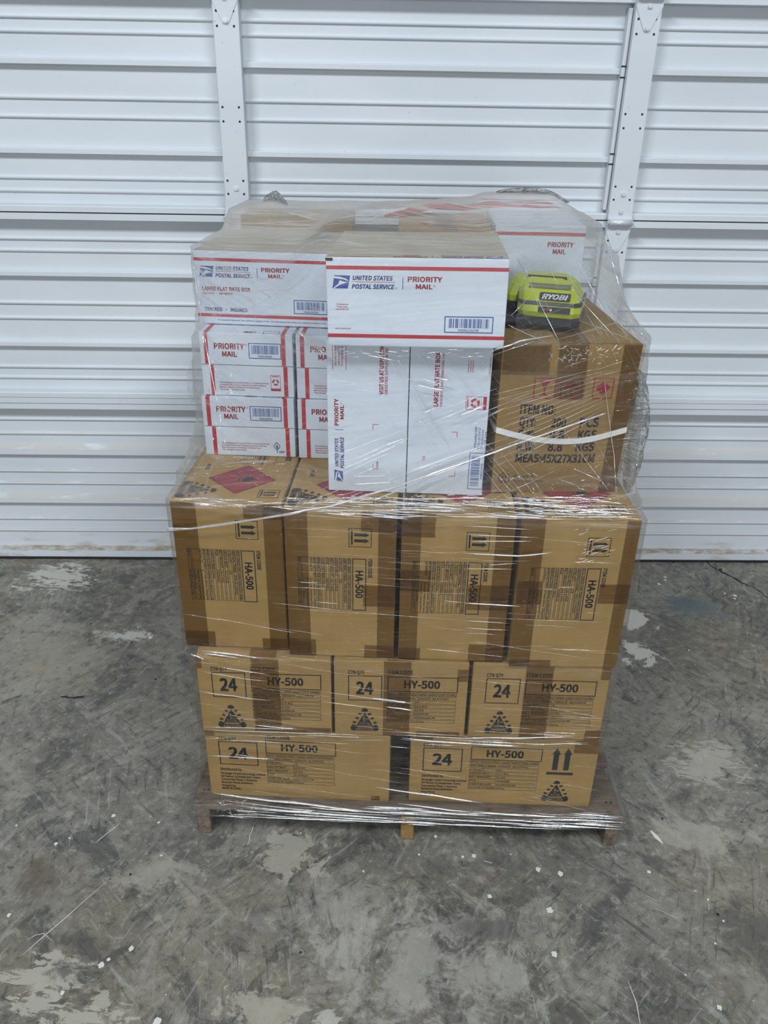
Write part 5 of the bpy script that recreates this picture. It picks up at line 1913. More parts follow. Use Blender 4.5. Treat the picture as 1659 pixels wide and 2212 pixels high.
 ([-9.4,85.5,-5.8,85.3,-2.1,85.1], 1.41, 0),
 ([8.8,87.5,13.7,87.4,18.6,87.5,23.5,87.3], 0.86, 0),
 ([-7.7,85.5,-3.4,85.5,0.9,85.7], 0.92, 0),
 ([-19.6,86.2,-15.5,86.2,-11.5,86.3], 1.26, 0),
 ([22.7,88.2,27.4,88.2,32.0,88.2], 1.43, 0),
 ([19.9,87.7,23.0,87.6,25.9,87.6], 1.49, 0),
 ([-9.3,86.4,-5.1,86.4,-0.9,86.3], 1.06, 0),
 ([17.7,88.0,23.7,87.9,29.7,87.9], 0.99, 0),
 ([-6.8,87.2,-2.2,87.1,2.4,87.1], 0.8, 0),
 ([17.6,86.9,19.1,87.0,20.7,86.9], 0.9, 0),
 ([27.7,86.5,32.4,86.5,37.1,86.6], 1.26, 0),
 ([-1.3,86.6,4.3,86.6,10.0,86.6], 0.93, 0),
 ([27.7,87.4,31.4,87.4,35.1,87.1], 0.62, 0),
 ([-9.1,86.0,-7.4,85.9,-5.7,85.8], 1.16, 0),
 ([-1.0,87.3,5.1,87.1,11.2,86.8], 0.56, 0),
 ([1.7,86.8,6.1,86.7,10.4,86.9], 0.57, 0),
 ([8.1,86.3,9.8,86.3,11.6,86.3], 1.3, 0),
 ([20.4,86.8,21.9,86.8,23.3,86.7], 1.48, 0),
 ([32.7,86.9,34.3,86.8,35.9,86.7], 0.64, 0),
 ([11.6,86.1,17.3,86.2,23.0,86.2], 0.72, 0),
 ([28.2,87.9,33.3,87.8,38.5,87.7], 0.58, 0),
 ([10.4,88.0,12.4,87.9,14.4,87.9], 0.48, 0),
 ([-23.4,86.3,-17.5,86.1,-11.6,85.9], 0.55, 0),
 ([-1.1,87.2,3.9,87.2,8.9,87.1], 1.43, 0),
 ([-4.6,87.7,1.1,87.7,6.8,87.8], 1.09, 0),
 ([3.3,86.1,8.0,85.9,12.7,85.9], 0.69, 0),
 ([6.1,87.5,12.1,87.4,18.0,87.4], 0.55, 0),
 ([-12.9,86.8,-7.0,87.0,-1.2,87.1], 1.18, 0),
 ([12.4,87.8,17.8,87.9,23.3,88.0], 0.54, 0),
 ([8.6,87.6,13.1,87.5,17.6,87.4,22.1,87.5], 0.76, 0),
 ([20.9,88.2,26.7,88.3,32.6,88.2], 0.57, 0),
 ([29.9,86.9,32.6,87.0,35.3,87.0], 1.47, 0),
 ([12.8,86.4,14.9,86.5,17.1,86.4], 0.79, 0),
 ([-12.9,86.9,-7.8,86.9,-2.7,87.0], 0.82, 0),
 ([-18.6,85.7,-13.4,85.4,-8.1,85.1], 0.88, 0),
 ([24.0,87.2,29.0,87.1,33.9,86.9], 1.21, 0),
 ([-3.3,87.6,-1.7,87.6,-0.2,87.6], 0.44, 0),
 ([26.3,87.2,32.3,87.4,38.4,87.4], 0.92, 0),
 ([26.3,86.9,30.2,87.0,34.1,86.9], 0.51, 0),
 ([-17.7,87.3,-14.1,87.2,-10.5,87.2], 1.37, 0),
 ([-17.9,87.0,-14.8,87.0,-11.8,87.2], 0.72, 0),
 ([-12.8,86.6,-11.3,86.7,-9.8,86.6], 0.81, 0),
 ([29.1,86.9,34.5,86.8,40.0,86.7], 1.44, 0),
 ([-19.8,86.0,-16.7,86.1,-13.6,86.0], 1.2, 0),
 ([-17.2,87.2,-15.7,87.2,-14.3,87.2], 0.49, 0),
 ([-2.9,85.6,0.7,85.8,4.2,85.8], 0.91, 0),
 ([-9.9,86.1,-4.2,86.2,1.5,86.4], 0.66, 0),
 ([13.2,86.2,18.4,86.2,23.6,86.1], 1.47, 0),
 ([-26.8,87.2,-20.6,87.2,-14.4,87.3], 0.45, 0),
 ([5.9,85.9,10.3,86.0,14.8,86.0], 0.5, 0),
 ([-22.6,85.2,-18.2,85.0,-13.9,84.7], 0.46, 0),
 ([-12.4,87.6,-8.6,87.6,-4.8,87.7], 0.68, 0),
 ([-2.5,87.2,-0.9,87.2,0.7,87.3], 1.47, 0),
 ([-16.2,86.5,-12.4,86.5,-8.6,86.4], 0.49, 0),
 ([-8.2,87.4,-3.5,87.3,1.2,87.2], 1.06, 0),
 ([24.5,87.8,25.9,87.7,27.3,87.7], 0.94, 0),
 ([7.3,87.3,12.4,87.2,17.6,87.0], 1.4, 0),
 ([-8.5,86.8,-4.2,86.8,0.0,86.8,4.3,87.0], 0.53, 0),
 ([-8.3,87.5,-2.2,87.3,3.9,87.2], 0.74, 0),
 ([-19.3,87.4,-16.4,87.4,-13.6,87.5], 0.87, 0),
 ([7.6,87.6,9.3,87.5,11.0,87.4], 0.45, 0),
 ([-15.0,87.1,-11.4,87.1,-7.7,87.2], 0.86, 0),
 ([-8.1,86.1,-3.4,86.0,1.3,85.9], 1.12, 0),
 ([18.5,87.0,22.5,86.9,26.5,86.7], 1.12, 0),
 ([30.1,86.8,35.7,86.8,41.4,86.6], 1.29, 0),
 ([-4.1,87.6,-2.3,87.6,-0.6,87.6], 0.69, 0),
 ([13.6,87.5,15.3,87.4,16.9,87.5], 1.01, 0),
 ([-25.5,87.2,-23.3,87.3,-21.2,87.3], 1.35, 0),
 ([29.8,87.0,32.6,87.0,35.3,86.9], 0.8, 0),
 ([-7.2,87.8,-2.3,87.7,2.7,87.4], 1.2, 0),
 ([-21.2,86.3,-18.8,86.4,-16.4,86.3], 0.89, 0),
 ([29.1,86.7,31.1,86.7,33.1,86.7], 1.41, 0),
 ([0.7,87.0,4.7,86.9,8.7,86.7], 1.43, 0),
 ([4.9,85.9,9.9,86.0,14.8,86.2], 1.3, 0),
 ([-1.8,87.7,3.1,87.8,8.0,87.9,13.0,88.0], 1.03, 0),
 ([1.9,86.2,5.6,86.2,9.3,86.2], 0.7, 0),
 ([-14.8,86.5,-11.3,86.3,-7.8,86.3], 0.67, 0),
 ([-5.9,87.3,-1.0,87.1,3.9,86.9,8.8,86.8], 1.33, 0),
 ([10.1,87.2,12.3,87.1,14.4,87.2], 0.94, 0),
 ([-46.4,86.1,-45.4,86.1,-44.4,86.2], 1.12, 0),
 ([-43.1,85.4,-41.4,85.5,-39.8,85.6], 1.09, 0),
 ([-35.0,86.0,-33.2,86.1,-31.5,86.3], 0.81, 0),
 ([-35.9,86.6,-34.1,86.6,-32.3,86.7], 0.42, 0),
 ([-41.0,86.2,-38.9,86.2,-36.8,86.3], 0.72, 0),
 ([-28.2,86.2,-24.8,86.4,-21.5,86.4], 0.94, 0),
 ([-36.6,86.0,-34.9,85.9,-33.1,86.0], 0.94, 0),
 ([-37.1,86.4,-36.2,86.5,-35.3,86.5], 0.68, 0),
 ([-35.8,86.1,-33.1,86.1,-30.3,86.3], 1.14, 0),
 ([-41.6,85.7,-40.7,85.8,-39.8,85.8], 0.94, 0),
 ([-28.6,86.2,-26.0,86.2,-23.3,86.1], 0.99, 0),
 ([-35.4,86.6,-33.2,86.5,-31.0,86.5], 0.59, 0),
 ([-28.4,86.5,-26.7,86.7,-24.9,86.8], 0.71, 0),
 ([-43.4,85.8,-40.1,85.7,-36.8,85.5], 0.89, 0),
 ([-39.7,86.5,-37.1,86.4,-34.3,86.5], 0.97, 0),
 ([-39.7,85.6,-38.4,85.6,-37.1,85.8], 0.61, 0),
 ([-34.9,86.0,-33.8,85.9,-32.6,85.9], 1.01, 0),
 ([-42.9,86.4,-40.5,86.4,-38.1,86.3], 1.1, 0),
 ([-33.1,86.5,-31.2,86.5,-29.3,86.6], 1.12, 0),
 ([-41.3,86.2,-38.7,86.2,-36.3,86.2], 0.55, 0),
 ([-46.5,86.2,-44.2,86.2,-41.8,86.2], 0.55, 0),
 ([-43.2,85.9,-40.6,85.9,-38.0,86.0], 0.98, 0),
 ([-45.7,85.9,-42.6,85.8,-39.4,85.6], 0.65, 0),
 ([-30.8,86.3,-27.4,86.6,-24.0,86.7], 0.96, 0),
 ([-31.0,86.5,-30.0,86.5,-29.0,86.7], 0.53, 0),
 ([-45.3,86.2,-42.9,86.3,-40.4,86.5], 1.01, 0),
 ([32.3,86.8,34.4,86.7,36.6,86.5], 1.42, 0),
 ([36.6,87.2,39.2,87.4,41.9,87.5], 0.6, 0),
 ([20.2,87.9,21.5,87.9,22.7,87.8], 1.18, 0),
 ([32.9,88.3,34.2,88.3,35.6,88.2], 0.88, 0),
 ([21.0,87.2,22.2,87.1,23.5,87.0], 1.0, 0),
 ([36.4,86.7,37.0,86.6,37.6,86.5], 1.22, 0),
 ([24.5,88.2,26.0,88.3,27.5,88.3], 1.24, 0),
 ([36.0,87.7,37.1,87.7,38.2,87.6], 1.2, 0),
 ([33.4,87.3,34.5,87.4,35.6,87.4], 1.35, 0),
 ([28.7,88.4,30.1,88.5,31.5,88.6], 1.17, 0),
 ([20.3,87.8,21.0,87.8,21.6,87.8], 1.48, 0),
 ([29.0,87.6,31.6,87.8,34.0,88.2], 0.86, 0),
 ([34.1,88.6,36.4,88.5,38.5,88.6], 0.52, 0),
 ([23.5,87.4,24.8,87.4,26.1,87.5], 0.55, 0),
 ([22.7,86.5,24.1,86.5,25.5,86.4], 0.59, 0),
 ([23.9,86.4,25.7,86.5,27.7,86.4], 0.55, 0),
 ([26.0,86.9,27.4,86.8,28.8,86.7], 1.4, 0),
 ([30.7,87.3,31.3,87.2,31.8,87.3], 1.27, 0),
 ([26.3,86.7,28.4,86.4,30.5,86.1], 0.88, 0),
 ([37.3,87.0,39.7,87.1,42.4,86.9], 1.28, 0),
 ([26.4,86.6,29.1,86.6,31.8,86.7], 0.92, 0),
 ([23.9,87.4,24.9,87.4,26.0,87.3], 0.62, 0),
 ([22.0,87.4,22.6,87.4,23.2,87.4], 1.4, 0),
 ([35.5,88.2,35.9,88.1,36.4,88.0], 1.46, 0),
 ([30.1,88.3,31.1,88.1,32.0,87.9], 1.44, 0),
 ([19.6,87.9,20.9,88.0,22.3,88.1], 1.25, 0),
 ([25.6,86.9,26.4,86.8,27.2,86.8], 1.47, 0),
 ([32.1,88.3,32.8,88.2,33.5,88.2], 0.87, 0),
 ([25.7,87.4,27.3,87.1,28.9,86.9], 0.74, 0),
 ([29.6,87.8,31.1,87.8,32.8,87.6], 0.63, 0),
 ([27.7,87.0,28.1,86.9,28.5,87.0], 0.92, 0),
 ([28.2,87.1,30.4,87.3,32.6,87.5], 1.0, 0),
 ([19.6,87.6,20.8,87.6,22.0,87.9], 0.8, 0),
 ([27.1,87.1,29.6,87.2,32.1,87.3], 1.03, 0),
 ([31.8,86.6,34.1,86.3,36.4,85.9], 0.8, 0),
 ([21.8,86.5,22.4,86.5,23.0,86.5], 1.24, 0),
 ([-22.4,10.0,-15.7,9.7,-9.0,9.5,-2.4,9.2], 1.27, 0),
 ([-10.9,10.9,-5.7,10.6,-0.6,10.7], 1.29, 0),
 ([-34.8,9.1,-32.1,9.0,-29.5,8.9], 0.98, 0),
 ([-14.2,10.5,-8.1,10.1,-2.0,10.1,4.1,9.8], 1.04, 0),
 ([-18.5,10.4,-14.2,10.2,-9.8,9.9], 1.11, 0),
 ([-8.3,10.8,-5.0,11.0,-1.7,10.9], 1.54, 0),
 ([-21.1,11.1,-18.7,10.9,-16.2,10.8], 1.19, 0),
 ([-9.3,11.2,-2.1,11.2,5.0,11.0], 1.51, 0),
 ([-19.2,9.1,-15.2,8.9,-11.2,8.6], 0.66, 0),
 ([-40.4,7.8,-37.4,8.0,-34.5,7.9], 1.14, 0),
 ([-17.8,8.1,-12.2,7.9,-6.7,7.8,-1.2,7.6], 1.4, 0),
 ([-10.3,10.9,-4.6,11.0,1.1,10.8,6.8,10.6], 0.92, 0),
 ([-42.8,7.5,-36.3,6.8], 1.15, 0),
 ([-36.7,10.0,-32.4,9.7,-28.0,9.4], 0.79, 0),
 ([-39.4,9.3,-36.6,9.1,-33.8,9.0], 1.37, 0),
 ([-17.7,10.7,-14.4,10.5,-11.1,10.4], 1.46, 0),
 ([-25.5,9.1,-18.9,8.9,-12.3,8.7,-5.7,8.5], 0.87, 0),
 ([-23.7,9.3,-17.2,8.9,-10.7,8.6,-4.1,8.3], 1.43, 0),
 ([-26.6,8.0,-20.4,7.7,-14.2,7.5,-8.0,7.3], 0.65, 0),
 ([-32.7,9.6,-26.3,9.4,-19.8,9.2,-13.3,8.9], 1.38, 0),
 ([-18.1,7.6,-15.0,7.4,-11.8,7.2], 0.97, 0),
 ([-38.9,8.2,-32.6,7.9,-26.4,7.6,-20.2,7.0], 0.57, 0),
 ([-5.4,10.3,-0.4,10.3,4.7,10.0,9.7,9.7], 0.86, 0),
 ([-27.0,9.8,-24.1,9.7,-21.1,9.9], 1.5, 0),
 ([-27.0,7.7,-24.3,7.6,-21.6,7.5], 0.75, 0),
 ([-6.4,8.8,0.1,8.5,6.6,8.2,13.1,7.9], 0.65, 0),
 ([-26.7,10.1,-24.4,10.0,-22.0,10.1], 0.91, 0),
 ([-38.6,8.8,-31.9,8.1,-25.2,7.6,-18.5,6.9], 1.15, 0),
 ([-38.9,7.5,-35.8,7.4,-32.7,7.2], 0.62, 0),
 ([-4.8,9.8,1.1,9.9,6.9,9.7], 1.27, 0),
 ([-5.3,10.1,-1.4,10.2,2.5,10.0], 1.79, 0),
 ([-28.1,8.6,-21.4,8.4,-14.7,8.1,-8.1,7.9], 1.64, 0),
 ([-22.4,10.7,-19.8,10.5,-17.2,10.3], 1.15, 0),
 ([-25.7,7.6,-18.7,7.0,-11.6,6.7], 0.9, 0),
 ([-14.1,10.5,-8.0,10.1,-1.9,10.0], 1.35, 0),
 ([-37.6,10.0,-32.2,9.7,-26.8,9.4,-21.5,9.1], 0.64, 0),
 ([-4.4,11.3,-0.9,11.2,2.7,11.1], 1.12, 0),
 ([-18.9,8.1,-15.4,8.0,-11.9,7.5], 0.65, 0),
 ([-20.4,10.4,-15.2,10.3,-10.1,10.1], 1.51, 0),
 ([18.8,6.9,26.1,6.7], 0.97, 0),
 ([36.5,11.1,42.7,10.9,48.9,10.4], 1.87, 0),
 ([1.8,7.4,8.1,7.1], 0.5, 0),
 ([39.7,10.6,46.5,10.3], 1.09, 0),
 ([34.9,8.7,40.3,8.4,45.7,8.1], 1.21, 0),
 ([29.0,8.8,35.5,8.6,42.0,8.5,48.4,8.6], 1.19, 0),
 ([20.8,9.1,24.0,9.1,27.3,9.0], 1.86, 0),
 ([35.4,10.8,42.1,10.5,48.8,10.1], 1.04, 0),
 ([25.8,10.4,30.5,10.3,35.3,10.2], 1.42, 0),
 ([23.1,7.7,30.0,7.7,36.9,7.5], 0.93, 0),
 ([30.0,9.9,35.2,9.7,40.4,9.7,45.7,9.1], 1.12, 0),
 ([27.7,11.0,32.3,10.7,36.8,10.8], 0.71, 0),
 ([-1.6,10.4,4.7,10.3,11.0,10.1,17.2,10.3], 1.14, 0),
 ([16.4,7.1,23.1,6.8], 0.53, 0),
 ([33.0,8.0,38.4,7.7,43.8,7.4,49.2,7.2], 1.36, 0),
 ([29.4,7.4,34.7,7.6,40.0,7.5,45.4,7.4], 1.74, 0),
 ([41.8,11.0,44.5,10.9,47.3,10.8], 0.64, 0),
 ([13.0,10.4,17.2,10.6,21.4,10.5], 1.1, 0),
 ([9.9,7.2,15.8,7.1,21.6,7.0], 1.83, 0),
 ([37.6,8.7,41.7,8.8,45.9,8.7], 1.13, 0),
 ([14.8,10.9,21.2,10.6,27.7,10.2], 1.47, 0),
 ([36.0,8.7,42.3,8.3,48.5,8.0], 1.78, 0),
 ([32.7,9.8,38.3,9.8,43.9,9.6,49.5,9.3], 1.74, 0),
 ([29.0,9.7,33.0,9.5,36.9,9.4], 0.85, 0),
 ([27.7,7.9,31.7,7.8,35.6,7.6], 1.68, 0),
 ([12.8,10.4,18.0,10.5,23.3,10.3,28.6,10.1], 0.7, 0),
 ([9.2,10.6,12.7,10.5,16.2,10.6], 0.65, 0),
 ([-4.0,7.7,1.7,7.4,7.4,6.8], 0.96, 0),
 ([38.8,11.4,42.3,11.3,45.9,11.3], 0.58, 0),
 ([24.0,7.6,30.7,7.3,37.4,6.9], 1.13, 0),
 ([38.6,9.2,45.9,9.1], 1.1, 0),
 ([16.5,7.0,20.8,6.9,25.2,6.8], 1.64, 0),
 ([-0.9,7.8,3.3,7.6,7.6,7.4], 1.33, 0),
 ([0.2,6.8,6.3,6.6], 1.7, 0),
 ([32.1,10.2,37.7,10.3,43.4,10.2,49.1,10.1], 1.23, 0),
 ([-0.4,7.4,6.9,7.1], 0.56, 0),
 ([19.7,9.1,26.1,9.0,32.5,8.9], 0.89, 0),
 ([16.7,10.8,22.4,10.6,28.1,10.5,33.8,10.3], 0.91, 0),
 ([-0.0,9.1,7.4,8.9,14.7,8.7,22.0,8.8], 0.63, 0),
 ([27.6,9.6,30.6,9.4,33.7,9.2], 0.96, 0),
 ([27.8,9.6,34.7,9.5,41.6,9.6,48.5,9.5], 0.82, 0),
 ([-41.1,10.7,-40.4,10.7,-39.8,10.7], 0.71, 0),
 ([-39.0,8.8,-38.4,8.9,-37.9,9.0], 0.89, 0),
 ([-37.9,10.4,-37.7,10.7,-37.5,11.1], 0.76, 0),
 ([-35.4,10.7,-35.0,10.6,-34.6,10.5], 0.85, 0),
 ([-42.1,10.2,-42.0,10.7,-42.0,11.3], 0.57, 0),
 ([-36.6,8.4,-36.5,8.9,-36.4,9.1], 0.88, 0),
 ([-41.1,9.3,-40.8,9.6,-40.6,9.7], 0.6, 0),
 ([-40.6,9.2,-40.4,8.8,-40.3,8.2], 1.01, 0),
 ([-37.9,8.8,-37.6,8.9,-37.3,8.9], 0.69, 0),
 ([-37.8,11.2,-37.2,11.5,-36.6,11.7], 0.97, 0),
 ([-34.8,8.6,-34.6,8.0,-34.5,7.4], 1.1, 0),
 ([-42.6,9.0,-42.0,9.1,-41.4,9.2], 0.67, 0),
 ([-42.1,10.3,-41.5,10.5,-40.8,10.7], 0.65, 0),
 ([-37.8,10.3,-37.3,10.4,-36.8,10.4], 0.67, 0),
 ([-43.6,8.5,-43.1,9.2,-42.7,9.6], 0.8, 0),
 ([-38.2,10.1,-37.7,9.6,-37.3,8.9], 0.68, 0),
 ([-40.5,9.7,-40.5,9.2,-40.4,8.9], 0.53, 0),
 ([-39.0,10.7,-38.9,11.2,-38.9,11.6], 0.63, 0),
 ([-34.3,9.1,-34.0,9.1,-33.6,9.4], 0.52, 0),
 ([-42.6,10.9,-42.0,11.3,-41.4,11.7], 0.65, 0),
 ([-43.2,11.1,-42.6,10.7,-42.1,10.2], 1.05, 0),
 ([-35.8,9.0,-35.6,9.6,-35.4,9.9], 0.66, 0),
 ([-43.2,10.9,-42.6,11.0,-42.0,11.0], 0.51, 0),
 ([-41.0,8.5,-40.4,8.1,-40.0,7.5], 0.94, 0),
 ([-35.0,10.0,-34.6,9.9,-34.2,9.8], 0.67, 0),
 ([-43.4,10.7,-43.3,11.1,-43.1,11.5], 0.55, 0),
 ([-24.4,30.5,-19.4,30.7,-14.5,30.6,-9.6,30.6], 0.89, 0),
 ([18.1,31.5,21.6,31.5,25.1,31.5], 0.52, 0),
 ([8.9,29.9,15.2,30.1,21.5,30.1], 0.4, 0),
 ([-45.1,28.8,-42.1,28.9,-39.1,29.2], 0.51, 0),
 ([-26.0,31.2,-20.4,31.1,-14.8,31.3], 0.5, 0),
 ([16.8,33.1,21.6,33.2,26.3,33.2,31.0,33.5], 0.71, 0),
 ([14.9,30.6,19.4,30.4,23.9,30.2], 0.74, 0),
 ([13.5,33.4,16.1,33.4,18.7,33.4], 0.68, 0),
 ([-37.6,28.5,-33.9,28.5,-30.2,28.4], 0.67, 0),
 ([26.0,33.0,30.9,32.9,35.8,32.8], 0.76, 0),
 ([-18.8,31.1,-14.4,31.3,-10.0,31.2], 0.75, 0),
 ([-34.2,29.9,-29.2,29.9,-24.2,30.2], 0.37, 0),
 ([33.5,34.4,37.9,34.6,42.4,34.6], 0.32, 0),
 ([-22.4,31.7,-18.4,31.5,-14.4,31.3], 0.36, 0),
 ([-15.4,29.5,-10.0,29.8,-4.7,30.1], 0.46, 0),
 ([-21.5,28.6,-17.2,28.6,-13.0,28.6], 0.64, 0),
 ([-4.0,32.5,1.6,32.3,7.2,32.2], 0.63, 0),
 ([0.5,30.0,5.5,29.9,10.4,29.8,15.3,29.7], 0.33, 0),
 ([-2.2,30.3,1.3,30.2,4.9,30.1], 0.56, 0),
 ([7.3,30.8,12.9,30.6,18.5,30.4], 0.8, 0),
 ([15.2,30.9,18.1,30.9,21.1,30.8], 0.73, 0),
 ([-40.6,28.2,-37.6,28.4,-34.7,28.3], 0.67, 0),
 ([16.3,30.5,20.7,30.3,25.1,30.1], 0.61, 0),
 ([3.1,29.2,6.6,29.1,10.1,29.0], 0.97, 0),
 ([-38.5,28.4,-33.0,28.3,-27.4,28.2], 0.85, 0),
 ([27.7,33.7,32.2,33.6,36.7,33.5], 0.79, 0),
 ([32.6,30.5,38.8,30.5], 0.84, 0),
 ([0.0,30.3,5.5,30.1,10.9,29.9], 0.8, 0),
 ([37.2,32.6,41.7,32.5], 0.69, 0),
 ([-21.3,52.8,-17.8,52.7,-14.4,52.6], 0.26, 1),
 ([-12.3,54.4,-9.1,54.3,-6.0,54.3], 0.53, 1),
 ([-9.1,63.5,-4.3,63.2,0.6,62.8], 0.42, 1),
 ([-4.1,76.9,-0.6,77.0,2.9,77.2], 0.29, 1),
 ([-14.7,74.7,-8.9,74.3,-3.0,73.9], 0.37, 1),
 ([-8.7,75.7,-3.7,75.5,1.4,75.4], 0.29, 1),
 ([7.5,77.0,9.7,76.9,11.8,76.8], 0.29, 1),
 ([3.2,60.6,7.9,60.3,12.6,60.0], 0.36, 1),
 ([31.3,84.8,35.5,84.7,39.9,84.4], 0.25, 1),
 ([-7.9,52.5,-2.0,52.2,3.9,51.9], 0.53, 1),
 ([-23.3,74.6,-19.2,74.3,-15.1,74.0], 0.57, 1),
 ([-14.9,52.2,-10.0,52.1,-5.0,52.3], 0.28, 1),
 ([2.1,68.8,6.2,68.8,10.2,68.9], 0.58, 1),
 ([4.7,75.7,10.5,75.8,16.4,75.8], 0.4, 1),
 ([-17.4,77.0,-12.6,76.8,-7.8,76.6,-3.0,76.4], 0.43, 1),
 ([17.3,64.6,21.8,64.5,26.3,64.4], 0.3, 1),
 ([-21.7,80.5,-18.0,80.5,-14.3,80.7], 0.49, 1),
 ([-3.6,77.7,-0.4,77.6,2.8,77.5], 0.32, 1),
 ([27.4,71.1,29.2,71.1,31.0,71.1], 0.56, 1),
 ([10.7,76.6,16.2,76.6,21.6,76.9], 0.56, 1),
 ([33.3,65.2,35.0,65.2,36.6,65.1], 0.54, 1),
 ([11.4,79.1,14.1,79.3,16.8,79.3], 0.43, 1),
 ([-12.8,70.6,-8.3,70.3,-3.9,70.0,0.6,69.7], 0.42, 1),
 ([22.3,81.8,26.8,81.4,31.3,81.1,35.9,80.6], 0.42, 1),
 ([28.8,76.9,33.5,76.8,38.2,76.7], 0.57, 1),
 ([28.2,55.9,34.1,56.0,40.0,56.0], 0.35, 1),
 ([16.9,56.4,22.4,56.7,28.0,56.8], 0.37, 1),
 ([-3.1,79.7,-0.5,79.6,2.1,79.5], 0.38, 1),
 ([-7.6,71.9,-3.0,71.7,1.6,71.7,6.3,71.5], 0.51, 1),
 ([30.5,85.1,34.7,85.1,38.9,85.1], 0.32, 1),
 ([21.5,62.0,26.7,61.9,31.9,61.5], 0.5, 1),
 ([1.7,79.1,4.3,79.3,6.9,79.3], 0.26, 1),
 ([35.4,55.6,39.1,55.4,42.7,55.3], 0.35, 1),
 ([23.3,70.6,25.6,70.5,28.0,70.3], 0.58, 1),
 ([-21.0,69.8,-18.3,69.7,-15.6,69.6], 0.38, 1),
 ([-5.8,75.5,-0.9,75.3,4.0,75.2], 0.42, 1),
 ([-38.4,102.7,-38.1,102.3,-37.6,102.0], 1.05, 0),
 ([-37.1,98.9,-37.1,98.4,-37.2,98.0], 1.0, 0),
 ([-41.5,103.6,-41.2,103.7,-41.0,103.7], 0.98, 0),
 ([-40.3,108.4,-40.1,108.3,-40.0,108.3], 0.97, 0),
 ([-40.4,103.3,-40.6,102.8,-40.9,102.3], 0.99, 0),
 ([-40.7,90.1,-40.5,90.1,-40.4,89.9], 0.95, 0),
 ([-40.8,91.7,-40.8,91.4,-40.6,91.1], 0.6, 0),
 ([-37.1,108.1,-37.1,107.6,-37.1,107.3], 0.73, 0),
 ([-40.9,106.1,-40.7,105.6,-40.7,104.9], 0.83, 0),
 ([-39.6,97.3,-39.2,97.3,-39.0,97.3], 0.58, 0),
 ([-39.3,98.9,-39.2,98.4,-39.0,97.9], 1.1, 0),
 ([-36.5,102.5,-36.3,102.2,-36.1,102.0], 0.76, 0),
 ([-38.1,99.9,-38.2,99.7,-38.3,99.5], 0.87, 0),
 ([-38.1,100.6,-38.0,100.3,-37.8,100.0], 0.58, 0),
 ([-42.2,95.1,-41.8,95.0,-41.5,95.1], 1.07, 0),
 ([-38.2,95.0,-37.8,95.0,-37.5,95.0], 1.03, 0),
 ([-41.8,96.5,-41.3,96.4,-40.9,96.2], 0.5, 0),
 ([-39.1,94.3,-39.3,94.0,-39.5,93.7], 0.66, 0),
 ([-38.0,103.8,-37.6,103.7,-37.3,103.5], 0.66, 0),
 ([-39.5,98.7,-39.4,98.1,-39.2,97.6], 0.85, 0),
 ([-38.9,98.2,-38.6,98.2,-38.3,98.0], 0.98, 0),
 ([-39.9,113.9,-39.7,113.7,-39.5,113.7], 0.98, 0),
 ([-38.6,102.1,-38.1,102.0,-37.7,101.7], 0.75, 0),
 ([-38.3,96.9,-38.4,96.6,-38.5,96.3], 0.52, 0),
 ([-39.3,92.7,-38.8,92.6,-38.2,92.5], 1.07, 0),
 ([-39.2,91.0,-39.1,90.8,-39.0,90.7], 0.95, 0),
 ([-36.1,106.9,-35.8,106.8,-35.5,106.9], 0.98, 0),
 ([-42.3,92.4,-42.1,92.4,-41.8,92.4], 1.16, 0),
 ([-39.8,94.9,-39.4,94.9,-39.2,94.8], 0.76, 0),
 ([-35.9,110.9,-36.1,110.3,-36.4,109.8], 0.98, 0),
 ([-41.3,95.3,-41.0,94.9,-40.8,94.4], 0.65, 0),
 ([-38.6,90.7,-38.2,90.7,-37.7,90.7], 0.64, 0),
 ([-38.3,113.9,-38.2,113.8,-38.1,113.7], 0.68, 0),
 ([-39.1,113.2,-39.0,112.8,-38.9,112.5], 0.72, 0),
 ([-39.2,101.0,-39.0,100.6,-38.8,100.2], 0.95, 0),
 ([-39.2,93.5,-39.0,93.5,-38.8,93.6], 1.11, 0),
 ([-37.0,115.0,-36.8,114.7,-36.6,114.2], 1.1, 0),
 ([-38.1,105.5,-38.1,105.3,-38.2,105.0], 1.0, 0),
 ([-39.4,108.1,-39.6,107.7,-39.7,107.5], 0.82, 0),
 ([-40.7,90.2,-40.1,90.1,-39.4,90.1], 0.64, 0),
 ([-37.9,105.2,-37.9,104.9,-37.9,104.5], 0.69, 0),
 ([-38.4,110.1,-38.3,109.9,-38.2,109.7], 0.8, 0),
 ([-36.5,112.0,-35.9,111.9,-35.4,111.6], 0.74, 0),
 ([-41.9,106.3,-41.4,106.0,-40.9,105.7], 1.09, 0),
 ([-36.9,96.8,-36.7,96.6,-36.5,96.6], 0.62, 0),
 ([-41.0,106.0,-40.9,105.8,-41.0,105.5], 0.87, 0),
 ([-40.5,108.2,-40.3,108.3,-40.1,108.3], 0.81, 0),
 ([-42.5,100.4,-42.5,100.1,-42.6,99.8], 0.69, 0),
 ([-37.2,91.1,-36.6,91.0,-36.0,90.9], 1.15, 0),
 ([-39.7,92.0,-39.5,91.8,-39.3,91.6], 0.68, 0),
 ([-37.7,105.8,-37.7,105.2,-37.7,104.7], 0.8, 0),
 ([-42.2,107.6,-42.0,107.4,-41.7,107.2], 0.91, 0),
 ([-42.9,101.9,-43.2,101.3,-43.5,100.7], 0.98, 0),
 ([-38.6,99.1,-38.7,98.4,-38.8,97.7], 0.82, 0),
 ([-39.4,90.9,-39.2,90.7,-38.9,90.5], 0.72, 0),
 ([-38.5,102.3,-38.9,101.6,-39.3,101.0], 1.2, 0),
 ([-36.2,114.4,-36.1,114.3,-35.9,114.3], 1.08, 0),
 ([-38.8,108.5,-38.6,108.5,-38.4,108.5], 0.59, 0),
